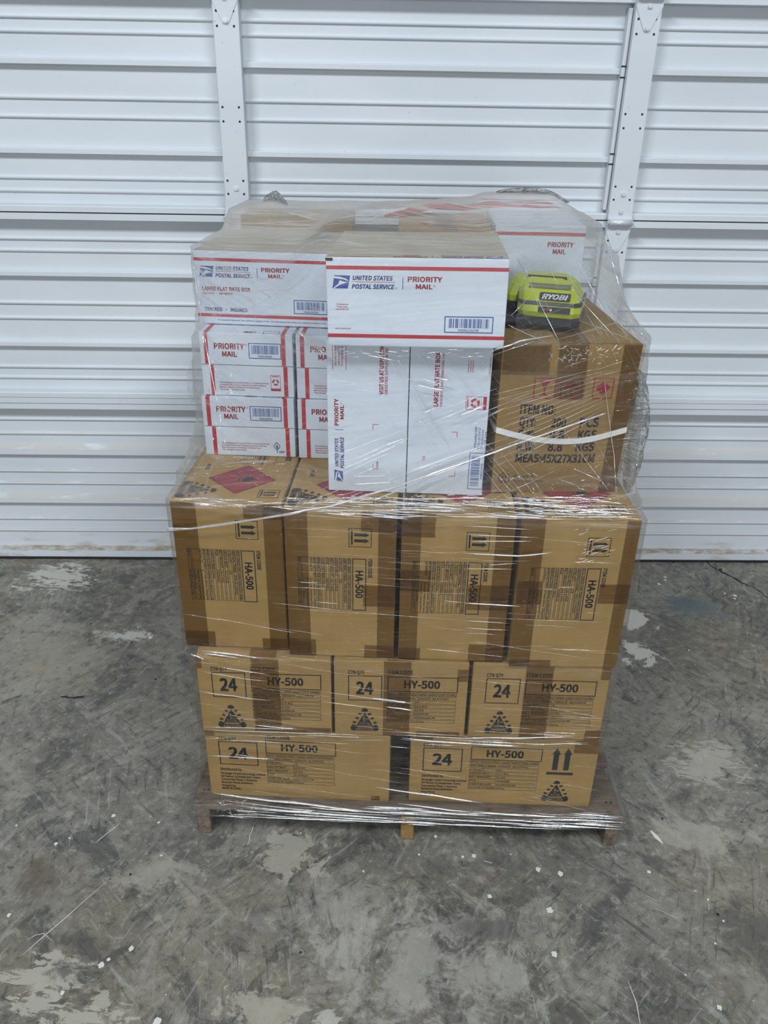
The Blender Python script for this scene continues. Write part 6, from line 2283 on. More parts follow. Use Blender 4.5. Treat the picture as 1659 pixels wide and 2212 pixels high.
 ([-42.1,94.8,-41.8,94.8,-41.5,94.8], 0.93, 0),
 ([-41.9,92.8,-42.0,92.4,-42.1,92.0], 1.01, 0),
 ([31.5,115.4,31.9,115.6,32.2,115.8], 0.81, 0),
 ([34.0,114.7,34.5,114.8,35.1,114.8], 0.57, 0),
 ([25.4,114.5,25.8,114.9,26.1,115.4], 0.7, 0),
 ([27.3,114.9,27.8,114.7,28.2,114.5], 0.99, 0),
 ([26.1,115.3,26.2,115.7,26.4,116.1], 0.81, 0),
 ([23.7,114.3,24.3,114.0,25.0,113.7], 0.98, 0),
 ([27.5,114.5,27.8,114.8,27.9,115.2], 0.93, 0),
 ([28.6,115.8,29.1,115.6,29.5,115.6], 1.01, 0),
 ([26.6,115.7,27.1,115.9,27.5,116.0], 0.74, 0),
 ([28.5,115.0,29.0,114.9,29.5,114.6], 0.8, 0),
 ([29.4,114.4,29.7,114.8,30.0,115.2], 0.7, 0),
 ([33.9,115.8,34.2,116.1,34.5,116.5], 0.89, 0),
 ([28.1,115.7,28.4,115.5,28.6,115.4], 0.53, 0),
 ([24.7,113.9,24.9,114.2,25.0,114.5], 1.12, 0),
 ([34.7,115.5,35.1,115.7,35.5,116.1], 1.3, 0),
 ([30.3,113.1,30.5,113.6,30.8,114.0], 0.85, 0),
 ([31.1,115.9,31.4,115.7,31.6,115.6], 1.24, 0),
 ([30.4,116.2,31.0,115.9,31.5,115.6], 1.13, 0),
 ([31.5,114.7,32.0,114.6,32.5,114.3], 0.9, 0),
 ([23.4,116.3,24.1,116.2,24.8,116.2], 1.25, 0),
 ([24.3,116.4,24.7,116.6,25.1,116.8], 0.87, 0),
 ([25.8,113.8,26.4,113.8,27.0,113.6], 0.84, 0),
 ([28.7,115.0,29.0,115.3,29.3,115.6], 0.88, 0),
 ([34.8,113.4,35.0,113.4,35.2,113.4], 1.16, 0),
 ([27.3,113.2,27.4,113.9,27.6,114.5], 1.0, 0),
 ([27.4,114.8,27.9,114.7,28.4,114.5], 1.0, 0),
 ([33.6,115.3,34.0,115.7,34.4,116.0], 0.65, 0),
 ([32.7,114.2,33.0,114.2,33.3,114.0], 0.89, 0),
 ([31.4,112.8,31.7,112.9,32.0,113.0], 0.94, 0),
 ([26.3,114.7,27.0,114.6,27.6,114.6], 0.71, 0),
 ([31.2,114.2,31.6,114.1,32.0,114.1], 0.8, 0),
 ([32.3,114.9,32.7,115.3,33.1,115.7], 0.64, 0),
 ([26.5,116.2,27.1,115.8,27.7,115.5], 0.83, 0),
 ([26.0,113.3,26.3,113.8,26.6,114.3], 0.74, 0),
 ([28.6,116.0,28.8,116.2,29.0,116.3], 0.6, 0),
 ([24.6,114.4,25.0,114.2,25.3,114.1], 1.27, 0),
 ([30.8,115.4,31.3,115.7,31.6,116.1], 1.2, 0),
 ([28.1,113.9,28.7,113.9,29.2,113.9], 1.1, 0),
 ([26.7,116.1,27.1,115.9,27.5,115.6], 0.53, 0),
 ([26.1,115.5,26.5,115.3,26.9,115.1], 0.64, 0),
 ([28.8,83.8,29.3,83.8,29.7,84.1], 0.63, 0),
 ([33.2,80.2,33.8,80.4,34.3,80.5], 0.42, 0),
 ([35.7,78.6,36.1,78.7,36.4,78.8], 0.79, 0),
 ([32.5,78.3,33.2,78.7,34.0,79.0], 0.81, 0),
 ([29.6,82.9,30.4,83.0,31.2,83.3], 0.55, 0),
 ([31.6,78.4,32.0,78.7,32.4,78.8], 0.9, 0),
 ([29.8,76.8,30.8,76.8,31.8,76.9], 0.52, 0),
 ([29.9,80.6,30.3,80.7,30.6,80.7], 0.69, 0),
 ([34.7,80.4,35.3,80.5,36.0,80.5], 0.46, 0),
 ([30.4,77.5,31.2,77.6,31.9,77.7], 0.9, 0),
 ([34.3,79.5,35.1,79.7,36.0,79.8], 0.51, 0),
 ([31.3,76.9,31.9,77.3,32.5,77.5], 0.72, 0),
 ([35.9,79.4,36.6,79.6,37.2,79.7], 0.72, 0),
 ([33.0,80.4,34.0,80.5,34.9,80.6], 0.79, 0),
 ([34.0,78.7,34.4,78.8,34.9,78.9], 0.53, 0),
 ([30.4,76.7,30.8,76.8,31.3,76.8], 0.82, 0),
 ([31.0,83.8,31.3,84.0,31.7,84.1], 0.75, 0),
 ([31.1,79.5,31.5,79.6,31.9,79.7], 0.79, 0),
 ([34.3,79.8,34.9,80.2,35.6,80.4], 0.53, 0),
 ([31.0,83.5,31.3,83.5,31.7,83.5], 0.74, 0),
 ([32.8,78.8,33.7,79.0,34.6,79.3], 0.61, 0),
 ([31.8,76.6,32.7,77.1,33.7,77.4], 0.81, 0),
 ([33.1,81.4,33.8,81.8,34.6,82.0], 0.77, 0),
 ([32.7,79.6,33.0,79.7,33.3,79.7], 0.88, 0),
 ([33.9,81.9,34.7,82.1,35.4,82.5], 0.67, 0),
 ([31.0,80.5,31.4,80.6,31.9,80.8], 0.62, 0),
 ([29.9,82.7,30.4,82.8,30.9,83.0], 0.41, 0),
 ([35.2,83.6,36.1,84.0,37.0,84.2], 0.46, 0),
 ([31.6,80.3,31.9,80.3,32.2,80.4], 0.4, 0),
 ([30.8,78.7,31.7,79.0,32.5,79.4], 0.6, 0),
 ([35.3,81.8,35.6,81.9,35.9,82.0], 0.83, 0),
 ([31.2,79.0,32.1,79.1,33.1,79.5], 0.5, 0),
 ([31.9,81.5,32.4,81.8,33.0,81.9], 0.89, 0),
 ([33.5,80.3,34.4,80.5,35.3,80.6], 0.5, 0),
 ([25.2,115.9,25.4,115.6,25.6,115.5], 0.94, 0),
 ([22.0,115.6,22.3,115.0,22.6,114.6], 0.86, 0),
 ([24.5,113.9,24.7,113.6,25.0,113.2], 1.01, 0),
 ([23.5,113.9,23.6,113.7,23.7,113.3], 0.84, 0),
 ([25.0,116.3,25.2,115.9,25.5,115.6], 0.61, 0),
 ([22.6,115.1,22.6,114.6,22.7,114.1], 1.19, 0),
 ([26.5,112.5,26.8,112.4,27.0,112.3], 0.7, 0),
 ([25.7,116.3,26.0,116.1,26.3,116.0], 1.24, 0),
 ([22.8,116.2,22.9,115.8,23.0,115.4], 0.63, 0),
 ([25.0,114.6,25.2,114.3,25.5,113.9], 1.16, 0),
 ([26.5,113.0,26.8,113.0,27.1,112.9], 0.93, 0),
 ([22.2,114.3,22.3,113.9,22.4,113.5], 1.18, 0),
 ([25.9,113.8,26.0,113.5,26.1,113.2], 1.05, 0),
 ([23.4,113.0,23.6,112.8,23.8,112.4], 0.74, 0),
 ([26.2,114.9,26.3,114.4,26.3,113.9], 0.96, 0),
 ([24.9,115.0,25.0,114.7,25.0,114.4], 1.24, 0),
 ([-15.4,115.3,-14.7,115.4,-14.0,115.6], 0.85, 0),
 ([-6.7,115.3,-5.7,115.2,-4.7,115.1], 1.24, 0),
 ([-10.9,114.8,-10.1,114.7,-9.2,114.4], 0.84, 0),
 ([-11.2,114.8,-10.4,114.6,-9.6,114.3], 1.02, 0),
 ([7.4,114.8,8.1,114.7,8.8,114.6], 1.17, 0),
 ([4.0,115.4,4.4,115.4,4.9,115.3], 0.73, 0),
 ([-8.9,115.1,-8.0,115.0,-7.1,114.9], 1.25, 0),
 ([0.3,115.1,1.4,115.3,2.5,115.5], 0.97, 0),
 ([11.3,115.9,11.7,116.0,12.1,116.0], 0.52, 0),
 ([4.3,115.4,5.3,115.1,6.3,114.9], 0.52, 0),
 ([-7.7,115.2,-7.2,115.3,-6.7,115.5], 0.7, 0),
 ([-6.8,114.9,-6.0,114.6,-5.3,114.4], 0.59, 0),
 ([-12.7,113.8,-12.1,113.8,-11.6,113.7], 0.74, 0),
 ([8.9,114.6,9.7,114.8,10.5,114.9], 0.8, 0),
 ([3.5,115.1,4.0,115.1,4.5,115.1], 0.55, 0),
 ([-5.0,114.3,-4.3,114.3,-3.7,114.3], 0.63, 0),
 ([3.7,115.4,4.3,115.2,5.0,115.1], 0.74, 0),
 ([-14.3,114.2,-13.3,114.5,-12.3,114.7], 0.78, 0),
 ([8.5,115.5,9.2,115.5,9.8,115.7], 0.73, 0),
 ([0.2,114.3,1.1,114.1,2.0,113.7], 0.83, 0),
 ([-14.5,114.8,-13.9,114.9,-13.3,115.0], 0.57, 0),
 ([9.3,114.8,9.7,114.8,10.1,114.9], 1.28, 0),
 ([-11.7,114.9,-11.2,115.1,-10.7,115.1], 0.52, 0),
 ([-3.3,114.4,-3.0,114.4,-2.7,114.4], 0.61, 0),
 ([5.9,114.6,7.0,114.5,8.1,114.4], 0.61, 0),
 ([3.8,116.1,4.8,116.1,5.8,116.2], 1.21, 0),
 ([-8.3,114.3,-7.6,114.3,-6.8,114.5], 0.89, 0),
 ([-4.2,115.5,-3.4,115.5,-2.7,115.4], 1.06, 0),
 ([-6.8,114.6,-6.3,114.6,-5.9,114.5], 0.69, 0),
 ([5.7,115.9,6.2,116.0,6.7,116.2], 0.74, 0),
 ([-0.6,88.0,-0.4,87.9,-0.1,88.0], 0.72, 0),
 ([-10.2,87.7,-9.4,87.7,-8.6,87.5], 1.13, 0),
 ([-0.5,87.9,0.0,88.0,0.6,88.1], 0.98, 0),
 ([8.0,87.7,8.8,87.6,9.5,87.6], 1.06, 0),
 ([-8.0,87.7,-7.6,87.6,-7.3,87.5], 0.86, 0),
 ([-11.3,87.3,-10.7,87.4,-10.0,87.5], 1.09, 0),
 ([1.8,87.7,2.6,87.8,3.4,87.9], 0.69, 0),
 ([0.2,88.0,0.9,88.0,1.6,88.0], 0.64, 0),
 ([-12.9,87.9,-12.3,87.7,-11.7,87.7], 1.06, 0),
 ([8.3,87.9,9.1,88.0,9.8,88.0], 0.76, 0),
 ([9.9,88.3,10.6,88.2,11.2,88.2], 0.54, 0),
 ([0.1,87.7,0.9,87.7,1.7,87.7], 1.13, 0),
 ([-15.3,87.3,-14.7,87.2,-14.0,87.0], 0.81, 0),
 ([0.7,87.7,1.1,87.7,1.4,87.6], 1.03, 0),
 ([9.1,88.3,9.7,88.3,10.3,88.3], 0.72, 0),
 ([8.2,88.2,8.9,88.2,9.7,88.3], 0.6, 0),
 ([11.6,88.4,11.9,88.5,12.2,88.4], 0.75, 0),
 ([-15.7,87.8,-14.9,87.9,-14.1,87.9], 1.0, 0),
 ([-10.3,88.1,-10.0,88.1,-9.8,88.0], 1.17, 0),
 ([-3.1,87.9,-2.9,87.9,-2.6,87.9], 0.72, 0),
 ([-11.2,87.8,-10.5,87.6,-9.8,87.7], 0.89, 0),
 ([-11.0,87.6,-10.7,87.5,-10.5,87.5], 1.15, 0),
 ([0.4,87.9,0.8,87.8,1.3,87.7], 0.9, 0),
 ([4.3,88.0,4.8,87.9,5.2,87.8], 0.63, 0),
 ([-6.5,87.9,-6.1,87.8,-5.8,87.9], 0.72, 0),
 ([5.1,88.3,5.9,88.3,6.8,88.3], 1.02, 0),
 ([-13.4,87.5,-12.6,87.6,-11.9,87.7], 0.57, 0),
 ([-5.3,87.5,-4.6,87.6,-3.9,87.8], 0.73, 0),
 ([10.3,88.3,10.6,88.2,10.8,88.1], 1.07, 0),
 ([-3.4,87.6,-2.7,87.6,-2.0,87.4], 0.63, 0),
 ([2.7,88.2,7.3,89.8,11.9,91.6,16.4,93.8], 0.39, 1),
 ([12.8,87.6,17.5,89.1,22.4,90.6,27.0,92.5], 0.56, 1),
 ([8.4,94.8,11.5,96.4,14.6,97.9], 0.3, 1),
 ([-13.8,93.0,-8.4,95.4,-3.1,97.9], 0.54, 1),
 ([11.2,98.5,16.1,101.2,21.0,103.6,25.9,106.1], 0.37, 1),
 ([3.7,87.7,9.1,89.3,14.5,91.1], 0.54, 1),
 ([-14.6,92.1,-9.5,94.9,-4.5,97.7,0.5,100.5], 0.29, 1),
 ([8.3,93.8,13.1,96.0,17.9,97.9], 0.41, 1),
 ([-22.1,95.9,-17.3,98.8,-12.7,101.0,-8.2,103.3], 0.42, 1),
 ([-26.6,86.8,-23.9,87.7,-21.2,88.7], 0.53, 1),
 ([11.1,91.7,15.7,93.7,20.3,95.5], 0.48, 1),
 ([-3.6,89.9,2.0,92.2,7.5,94.7], 0.34, 1),
 ([4.1,102.0,6.9,103.6,9.7,105.0], 0.27, 1),
 ([8.1,100.6,12.8,103.3,17.5,105.8], 0.42, 1),
 ([-2.4,100.2,3.1,102.7,8.5,105.1], 0.3, 1),
 ([-18.5,99.7,-15.6,101.3,-12.6,103.0], 0.59, 1),
 ([11.4,103.6,15.9,105.8,20.4,107.9,24.9,109.9], 0.32, 1),
 ([8.3,102.1,12.1,104.0,16.0,105.8,19.8,107.5], 0.49, 1),
 ([-17.8,100.5,-13.8,102.6,-9.9,104.7,-6.0,106.8], 0.46, 1),
 ([2.5,103.4,6.7,105.3,10.9,107.2,15.1,109.1], 0.39, 1),
 ([-4.0,97.7,0.8,100.3,5.5,103.0,10.1,105.5], 0.28, 1),
 ([-6.9,95.4,-1.3,98.4,4.1,101.5], 0.57, 1),
 ([-5.6,96.4,-1.3,99.0,2.9,101.4,7.0,103.8], 0.57, 1),
 ([6.5,99.4,11.2,102.1,15.7,104.8], 0.53, 1),
 ([12.5,93.4,17.7,95.8,22.8,98.2,27.9,100.7], 0.55, 1),
 ([7.3,88.3,12.4,90.1,17.4,92.0], 0.26, 1),
 ([9.4,112.7,13.2,108.2,17.1,103.5], 0.29, 1),
 ([-3.7,108.1,-1.9,106.0,-0.1,104.1], 0.35, 1),
 ([4.9,100.7,8.2,96.5,11.4,92.4,14.5,89.0], 0.31, 1),
 ([2.5,100.7,5.8,97.3,9.1,94.1,12.4,90.9], 0.33, 1),
 ([2.2,108.0,5.6,104.3,9.1,100.4,12.6,96.4], 0.43, 1),
 ([-9.9,96.3,-6.7,92.1,-3.6,88.8,-0.5,86.3], 0.34, 1),
 ([7.9,95.3,10.2,93.0,12.6,90.8], 0.42, 1),
 ([10.0,114.0,13.2,109.9,16.4,106.1,19.7,102.3], 0.37, 1),
 ([-8.2,104.0,-4.6,100.0,-0.9,96.0], 0.48, 1),
 ([4.9,110.8,8.8,106.4,12.8,101.7], 0.48, 1),
 ([11.2,97.2,13.2,94.9,15.3,92.7], 0.29, 1),
 ([5.0,112.6,8.1,108.9,11.2,105.2,14.3,101.5], 0.41, 1),
 ([10.3,97.5,13.2,94.1,16.2,90.8,18.8,88.4], 0.39, 1),
 ([-0.1,113.5,2.2,110.4,4.5,107.6], 0.35, 1),
 ([-1.1,97.6,2.0,93.9,5.0,90.4], 0.45, 1),
 ([7.0,109.7,11.0,105.2,15.1,100.6], 0.4, 1),
 ([-9.6,110.0,-7.2,106.9,-4.8,103.7], 0.45, 1),
 ([-2.8,102.3,0.5,98.3,3.9,94.5], 0.32, 1),
 ([-36.0,116.0,-30.2,120.7,-24.8,125.2], 0.23, 1),
 ([-21.8,125.5,-17.8,128.3,-14.2,130.4], 0.35, 1),
 ([-20.7,128.9,-16.6,131.5,-13.6,131.5], 0.22, 1),
 ([-37.0,121.2,-31.2,125.1,-25.8,128.8], 0.44, 1),
 ([-40.1,122.2,-35.2,125.5,-30.6,128.4], 0.37, 1),
 ([-30.7,127.5,-25.4,130.8,-22.3,131.5], 0.22, 1),
 ([-22.8,130.1,-19.5,131.5,-16.8,131.5], 0.27, 1),
 ([-43.1,123.1,-37.7,126.6,-32.8,129.7], 0.4, 1),
 ([-41.0,119.0,-37.5,121.7,-34.2,124.3], 0.25, 1),
 ([-42.3,124.5,-39.9,125.8,-37.5,127.2], 0.29, 1),
 ([-24.4,125.1,-20.8,127.9,-17.6,130.5], 0.44, 1),
 ([-39.8,115.1,-33.9,118.8,-28.2,122.6], 0.22, 1),
 ([-18.9,123.8,-15.5,125.9,-12.1,128.1], 0.31, 1),
 ([-19.8,119.8,-15.2,123.5,-10.8,126.8], 0.33, 1),
 ([-25.7,127.5,-20.3,131.1,-16.9,131.5], 0.23, 1),
 ([-37.3,119.0,-30.7,123.0,-24.8,126.7], 0.27, 1),
 ([-22.6,123.6,-19.6,126.1,-16.9,128.1], 0.23, 1),
 ([-45.1,120.4,-42.3,122.5,-39.7,124.4], 0.28, 1),
 ([-41.6,124.1,-38.0,126.1,-34.7,128.0], 0.31, 1),
 ([-28.1,122.9,-22.1,126.9,-16.8,130.2], 0.43, 1),
 ([34.7,120.4,37.1,116.9,40.5,112.4], 0.4, 1),
 ([29.6,118.6,30.7,116.2,32.2,113.4], 0.31, 1),
 ([29.8,120.7,31.8,117.9,34.4,114.6], 0.28, 1),
 ([37.5,125.1,39.5,121.6,39.7,119.5], 0.37, 1),
 ([32.6,126.6,34.0,123.2,36.0,119.4], 0.42, 1),
 ([30.3,121.0,32.0,118.8,33.8,116.4], 0.34, 1),
 ([33.5,119.0,35.2,116.1,37.4,112.7], 0.48, 1),
 ([32.4,117.9,33.8,115.3,35.2,112.8], 0.44, 1),
 ([32.1,122.2,33.4,120.7,34.7,119.1], 0.26, 1),
 ([36.8,123.2,37.8,120.8,38.8,118.6], 0.47, 1),
 ([34.7,124.0,36.1,121.7,38.0,118.9], 0.49, 1),
 ([28.1,118.8,30.5,115.8,33.2,112.4], 0.5, 1),
 ([28.6,121.5,30.0,119.6,31.6,117.7], 0.45, 1),
 ([34.6,118.7,36.9,115.0,39.4,111.0], 0.29, 1),
 ([31.9,123.5,33.3,121.3,34.8,118.9], 0.25, 1),
 ([33.6,124.5,34.3,123.2,35.1,121.8], 0.42, 1),
 ([34.4,123.8,34.9,122.4,35.6,121.0], 0.4, 1),
 ([30.9,118.0,32.7,115.3,34.8,112.3], 0.26, 1),
 ([28.7,126.9,29.9,125.2,31.1,123.6], 0.28, 1),
 ([35.4,122.0,36.7,119.5,38.2,116.9], 0.32, 1),
 ([34.6,120.4,36.5,118.2,38.7,115.7], 0.25, 1),
 ([14.2,122.9,14.8,122.2,15.4,121.5], 0.38, 1),
 ([18.5,127.5,20.2,124.7,21.8,122.1], 0.44, 1),
 ([21.2,119.4,23.0,117.6,25.1,115.3], 0.29, 1),
 ([15.0,130.5,16.3,128.9,17.4,127.3], 0.3, 1),
 ([14.4,127.8,15.5,126.0,16.6,124.2], 0.47, 1),
 ([25.4,126.8,27.4,124.7,29.3,122.8], 0.4, 1),
 ([21.0,127.7,22.6,126.1,24.1,124.5], 0.45, 1),
 ([17.0,121.9,18.0,121.0,19.0,120.0], 0.36, 1),
 ([26.0,122.6,26.9,121.6,27.8,120.5], 0.33, 1),
 ([22.9,126.8,23.5,125.8,24.1,124.8], 0.26, 1),
 ([15.1,127.9,16.3,126.4,17.4,124.9], 0.37, 1),
 ([15.9,121.5,17.9,119.4,19.8,117.5], 0.29, 1),
 ([15.0,125.5,16.5,123.4,17.9,121.3], 0.31, 1),
 ([25.7,119.7,27.2,118.3,28.6,117.1], 0.29, 1),
 ([24.1,129.0,25.4,127.2,26.6,125.4], 0.26, 1),
 ([15.1,128.9,16.3,127.1,17.5,125.3], 0.45, 1),
 ([18.7,130.7,20.5,128.9,22.2,127.2], 0.32, 1),
 ([27.1,126.3,28.0,125.0,29.0,123.6], 0.48, 1),
 ([14.4,124.6,16.3,122.7,18.2,120.7], 0.28, 1),
 ([18.0,127.1,19.4,124.8,20.6,122.7], 0.42, 1),
 ([19.8,119.1,22.0,116.4,24.5,113.3], 0.37, 1),
 ([20.8,129.2,22.2,127.2,23.6,125.3], 0.37, 1),
 ([-34.2,35.2,-28.2,34.3,-22.1,33.3], 0.56, 1),
 ([-30.5,44.1,-25.4,43.2,-20.4,42.2,-15.3,41.3], 0.32, 1),
 ([-24.5,49.8,-19.8,49.0,-15.0,48.2,-10.3,47.6], 0.53, 1),
 ([-38.6,47.1,-34.9,46.6,-31.1,46.2], 0.33, 1),
 ([-43.4,36.5,-37.8,35.5,-32.2,34.5], 0.6, 1),
 ([-36.5,49.0,-31.7,48.6,-26.9,48.2,-22.1,47.6], 0.45, 1),
 ([-27.7,50.5,-23.6,49.8,-19.5,49.1], 0.33, 1),
 ([-27.8,38.7,-22.1,37.7,-16.4,36.8], 0.34, 1),
 ([-28.1,42.6,-23.3,41.8,-18.5,41.1], 0.44, 1),
 ([-46.0,38.8,-42.9,38.5,-39.8,37.9], 0.37, 1),
 ([-37.5,44.5,-31.2,43.5,-24.9,42.5], 0.41, 1),
 ([-42.0,37.6,-38.7,37.0,-35.4,36.6], 0.52, 1),
 ([-32.4,51.5,-29.1,51.3,-25.8,50.9], 0.54, 1),
 ([-33.2,33.7,-26.7,32.8,-20.2,31.9], 0.59, 1),
 ([-5.0,48.2,-0.2,47.9,4.6,47.7], 0.47, 1),
 ([12.0,47.6,17.9,46.9,23.8,46.5], 0.51, 1),
 ([27.7,38.1,34.1,37.8,40.5,37.2], 0.47, 1),
 ([19.6,47.6,24.3,47.2,29.0,46.9], 0.38, 1),
 ([-14.0,44.9,-9.0,44.2,-4.0,43.8], 0.6, 1),
 ([31.1,36.6,36.4,36.2,41.7,35.5], 0.49, 1),
 ([-17.2,37.6,-12.4,37.3,-7.6,36.7,-2.8,36.4], 0.48, 1),
 ([-13.2,33.9,-8.0,33.5,-2.8,33.1], 0.37, 1),
 ([32.6,35.7,37.8,35.0], 0.39, 1),
 ([22.3,40.8,27.1,40.6,31.8,40.3,36.6,40.1], 0.45, 1),
 ([36.4,51.1,42.3,50.5], 0.33, 1),
 ([-1.0,34.1,3.1,33.7,7.2,33.2], 0.56, 1),
 ([-12.4,49.3,-6.6,48.6,-0.7,48.1], 0.31, 1),
 ([30.4,38.7,36.4,38.1,42.3,37.8], 0.58, 1),
 ([-5.8,33.3,0.0,32.5,5.9,31.6], 0.46, 1),
 ([17.0,35.3,22.3,34.7,27.5,34.4], 0.59, 1),
 ([-24.9,27.4,-19.4,27.0,-13.9,26.2,-8.4,25.8], 0.55, 1),
 ([24.1,14.7,28.0,13.9,31.8,13.3], 0.32, 1),
 ([-36.1,14.3,-32.0,13.7,-28.0,13.1], 0.6, 1),
 ([-3.5,22.2,2.3,21.2,8.1,20.1,13.9,19.0], 0.6, 1),
 ([14.5,22.7,17.9,21.9,21.3,21.1], 0.53, 1),
 ([-33.5,16.9,-28.7,16.1,-23.9,15.5], 0.35, 1),
 ([-38.3,20.1,-33.3,19.1,-28.3,18.1,-23.2,17.4], 0.56, 1),
 ([34.0,18.7,38.6,18.0,43.4,17.0], 0.52, 1),
 ([-35.0,27.7,-29.2,27.0,-23.4,26.4,-17.6,25.6], 0.56, 1),
 ([36.3,24.2,42.7,23.4], 0.32, 1),
 ([28.5,20.2,33.2,19.8,38.0,19.3], 0.32, 1),
 ([20.7,25.8,24.1,25.3,27.5,24.5], 0.39, 1),
 ([-30.8,18.9,-25.4,17.9,-20.0,17.2], 0.44, 1),
 ([1.5,25.0,7.6,23.7,13.8,22.2], 0.36, 1),
 ([-9.0,21.4,-3.1,20.5,2.9,19.6], 0.49, 1),
 ([31.7,110.5,33.6,110.9,35.6,111.3], 0.3, 0),
 ([27.5,105.3,29.6,105.8,31.7,106.3], 0.4, 0),
 ([15.5,98.5,18.8,99.5,22.0,100.6], 0.67, 0),
 ([24.8,97.4,27.3,98.1,29.8,98.7], 0.56, 0),
 ([28.4,96.6,29.9,96.9,31.5,97.3], 0.54, 0),
 ([24.4,98.7,26.0,99.3,27.7,99.8], 0.67, 0),
 ([17.8,105.5,20.1,106.3,22.3,106.9], 0.34, 0),
 ([20.0,95.3,21.2,95.6,22.4,96.0], 0.34, 0),
 ([16.2,90.4,18.2,90.8,20.2,91.4], 0.33, 0),
 ([17.1,101.6,20.3,102.4,23.5,103.1], 0.46, 0),
 ([23.5,108.8,26.3,109.8,29.0,110.8], 0.42, 0),
 ([18.3,96.0,21.3,96.9,24.3,97.8], 0.43, 0),
 ([31.3,111.6,33.8,112.5,36.5,113.3], 0.66, 0),
 ([19.8,92.8,22.8,93.8,25.8,94.7], 0.38, 0),
 ([25.4,112.3,27.6,113.1,29.7,113.8], 0.57, 0),
 ([16.4,97.3,17.9,97.7,19.4,98.1], 0.59, 0),
 ([21.5,91.5,22.0,91.3,22.5,90.9], 0.93, 0),
 ([18.8,91.2,19.0,90.9,19.2,90.6], 0.7, 0),
 ([24.7,92.4,25.1,92.4,25.5,92.5], 0.41, 0),
 ([30.6,89.3,31.0,89.3,31.4,89.2], 0.93, 0),
 ([37.0,89.0,37.5,89.3,38.1,89.4], 0.62, 0),
 ([24.9,89.6,25.3,89.2,25.6,89.0], 0.49, 0),
 ([22.5,89.0,22.9,88.8,23.2,88.7], 0.66, 0),
 ([32.3,93.2,32.7,92.6,33.1,92.2], 0.82, 0),
 ([25.1,90.0,25.4,89.8,25.5,89.8], 0.88, 0),
 ([29.9,89.8,30.3,89.4,30.7,89.3], 0.94, 0),
 ([33.1,89.2,33.6,89.4,34.0,89.7], 0.52, 0),
 ([36.3,92.6,36.9,92.3,37.4,91.9], 0.48, 0),
 ([35.8,89.9,36.0,89.9,36.3,90.0], 0.81, 0),
 ([30.7,90.3,31.3,90.4,31.9,90.5], 0.91, 0),
 ([37.2,89.4,37.6,89.5,38.0,89.7], 0.7, 0),
 ([26.0,90.1,26.3,90.2,26.5,90.1], 0.45, 0),
 ([20.6,91.6,21.0,91.3,21.3,91.0], 0.62, 0),
 ([35.9,90.6,36.6,90.8,37.4,90.7], 0.59, 0),
 ([21.4,89.6,21.5,89.4,21.8,89.0], 0.7, 0),
 ([33.4,92.3,33.9,92.8,34.4,93.2], 0.51, 0),
]
ROPE = [(-48.5, 79.6), (-43.8, 80.2), (-38.1, 81.6), (-32.4, 83.1), (-26.9, 84.6), (-21.5, 86.1), (-16.4, 86.7), (-11.2, 87.7), (-5.0, 89.1), (1.2, 90.9), (6.5, 92.9), (11.7, 95.0), (16.9, 97.0), (23.8, 99.6), (29.8, 101.8), (34.0, 103.3)]


def crease_pt(u, z, off):
    v = front_v(u, z)
    th = math.atan2(v - CEN[1], u - CEN[0])
    th = round(th, 5)
    x, y = film_pt(th, z, off)
    if z > 124:
        z = 124 + (z - 124) * (roof(x, y) - 124) / (131.6 - 124)
    return wl(x, y, z)


bm = bmesh.new()
rc = random.Random(9)
for flat, r, soft in CREASES:
    pts = [(flat[i], flat[i + 1]) for i in range(0, len(flat), 2)]
    dense = []
    n = 3 if len(pts) < 4 else 2
    for (a, b), (c, d) in zip(pts[:-1], pts[1:]):
        for k in range(n):
            t = k / n
            dense.append((a + (c - a) * t, b + (d - b) * t))
    dense.append(pts[-1])
    N = len(dense)
    P3 = [crease_pt(u, z, 0.50 + 0.05 * rc.random()) for u, z in dense]
    if (P3[0] - P3[-1]).length < 0.003:
        continue
    rr_ = [max(0.00012, r / 1000 * (1.15 if r > 1.35 else 0.75 if r > 0.85 else 0.6) * math.sin(math.pi * (i + 0.25) / (N - 0.5)) ** 0.6 * rc.uniform(0.75, 1.1)) for i in range(N)]
    tube(bm, P3, rr_, 6, 1 if soft else 0, True)
cr_ = link('film_creases', bm, [MAT['fold'], MAT['foldsoft']], wrap)
cr_['kind'] = 'stuff'

# the twisted tail of film that runs round the load
bm = bmesh.new()
path = []
for (a, b), (c, d) in zip(ROPE[:-1], ROPE[1:]):
    for k in range(6):
        t = k / 6
        path.append((a + (c - a) * t, b + (d - b) * t))
path.append(ROPE[-1])
P3 = [crease_pt(u, z, 0.85) for u, z in path]
rings = []
for i, p in enumerate(P3):
    t = (P3[min(i + 1, len(P3) - 1)] - P3[max(i - 1, 0)]).normalized()
    a = Vector((0, 0, 1))
    b = t.cross(a).normalized()
    a = b.cross(t)
    sz = 0.0029 - 0.0010 * i / len(P3)
    if i < 6:
        sz *= 1.5 - 0.08 * i
    ring = []
    for k in range(12):
        an = 2 * math.pi * k / 12
        q = an + i * 0.22
        rad_ = sz * (0.62 + 0.38 * abs(math.cos(q * 1.0 - i * 0.22 * 2)))
        ring.append(bm.verts.new(p + (a * math.cos(an) + b * math.sin(an) * 0.7) * rad_))
    rings.append(ring)
for A, B in zip(rings[:-1], rings[1:]):
    for k in range(12):
        f = bm.faces.new((A[k], A[(k + 1) % 12], B[(k + 1) % 12], B[k]))
        f.smooth = True
bm.faces.new(rings[0][::-1])
bm.faces.new(rings[-1])
r_ = link('twisted_tail', bm, MAT['rope'], wrap)
r_['label'] = 'white twisted tail of film'


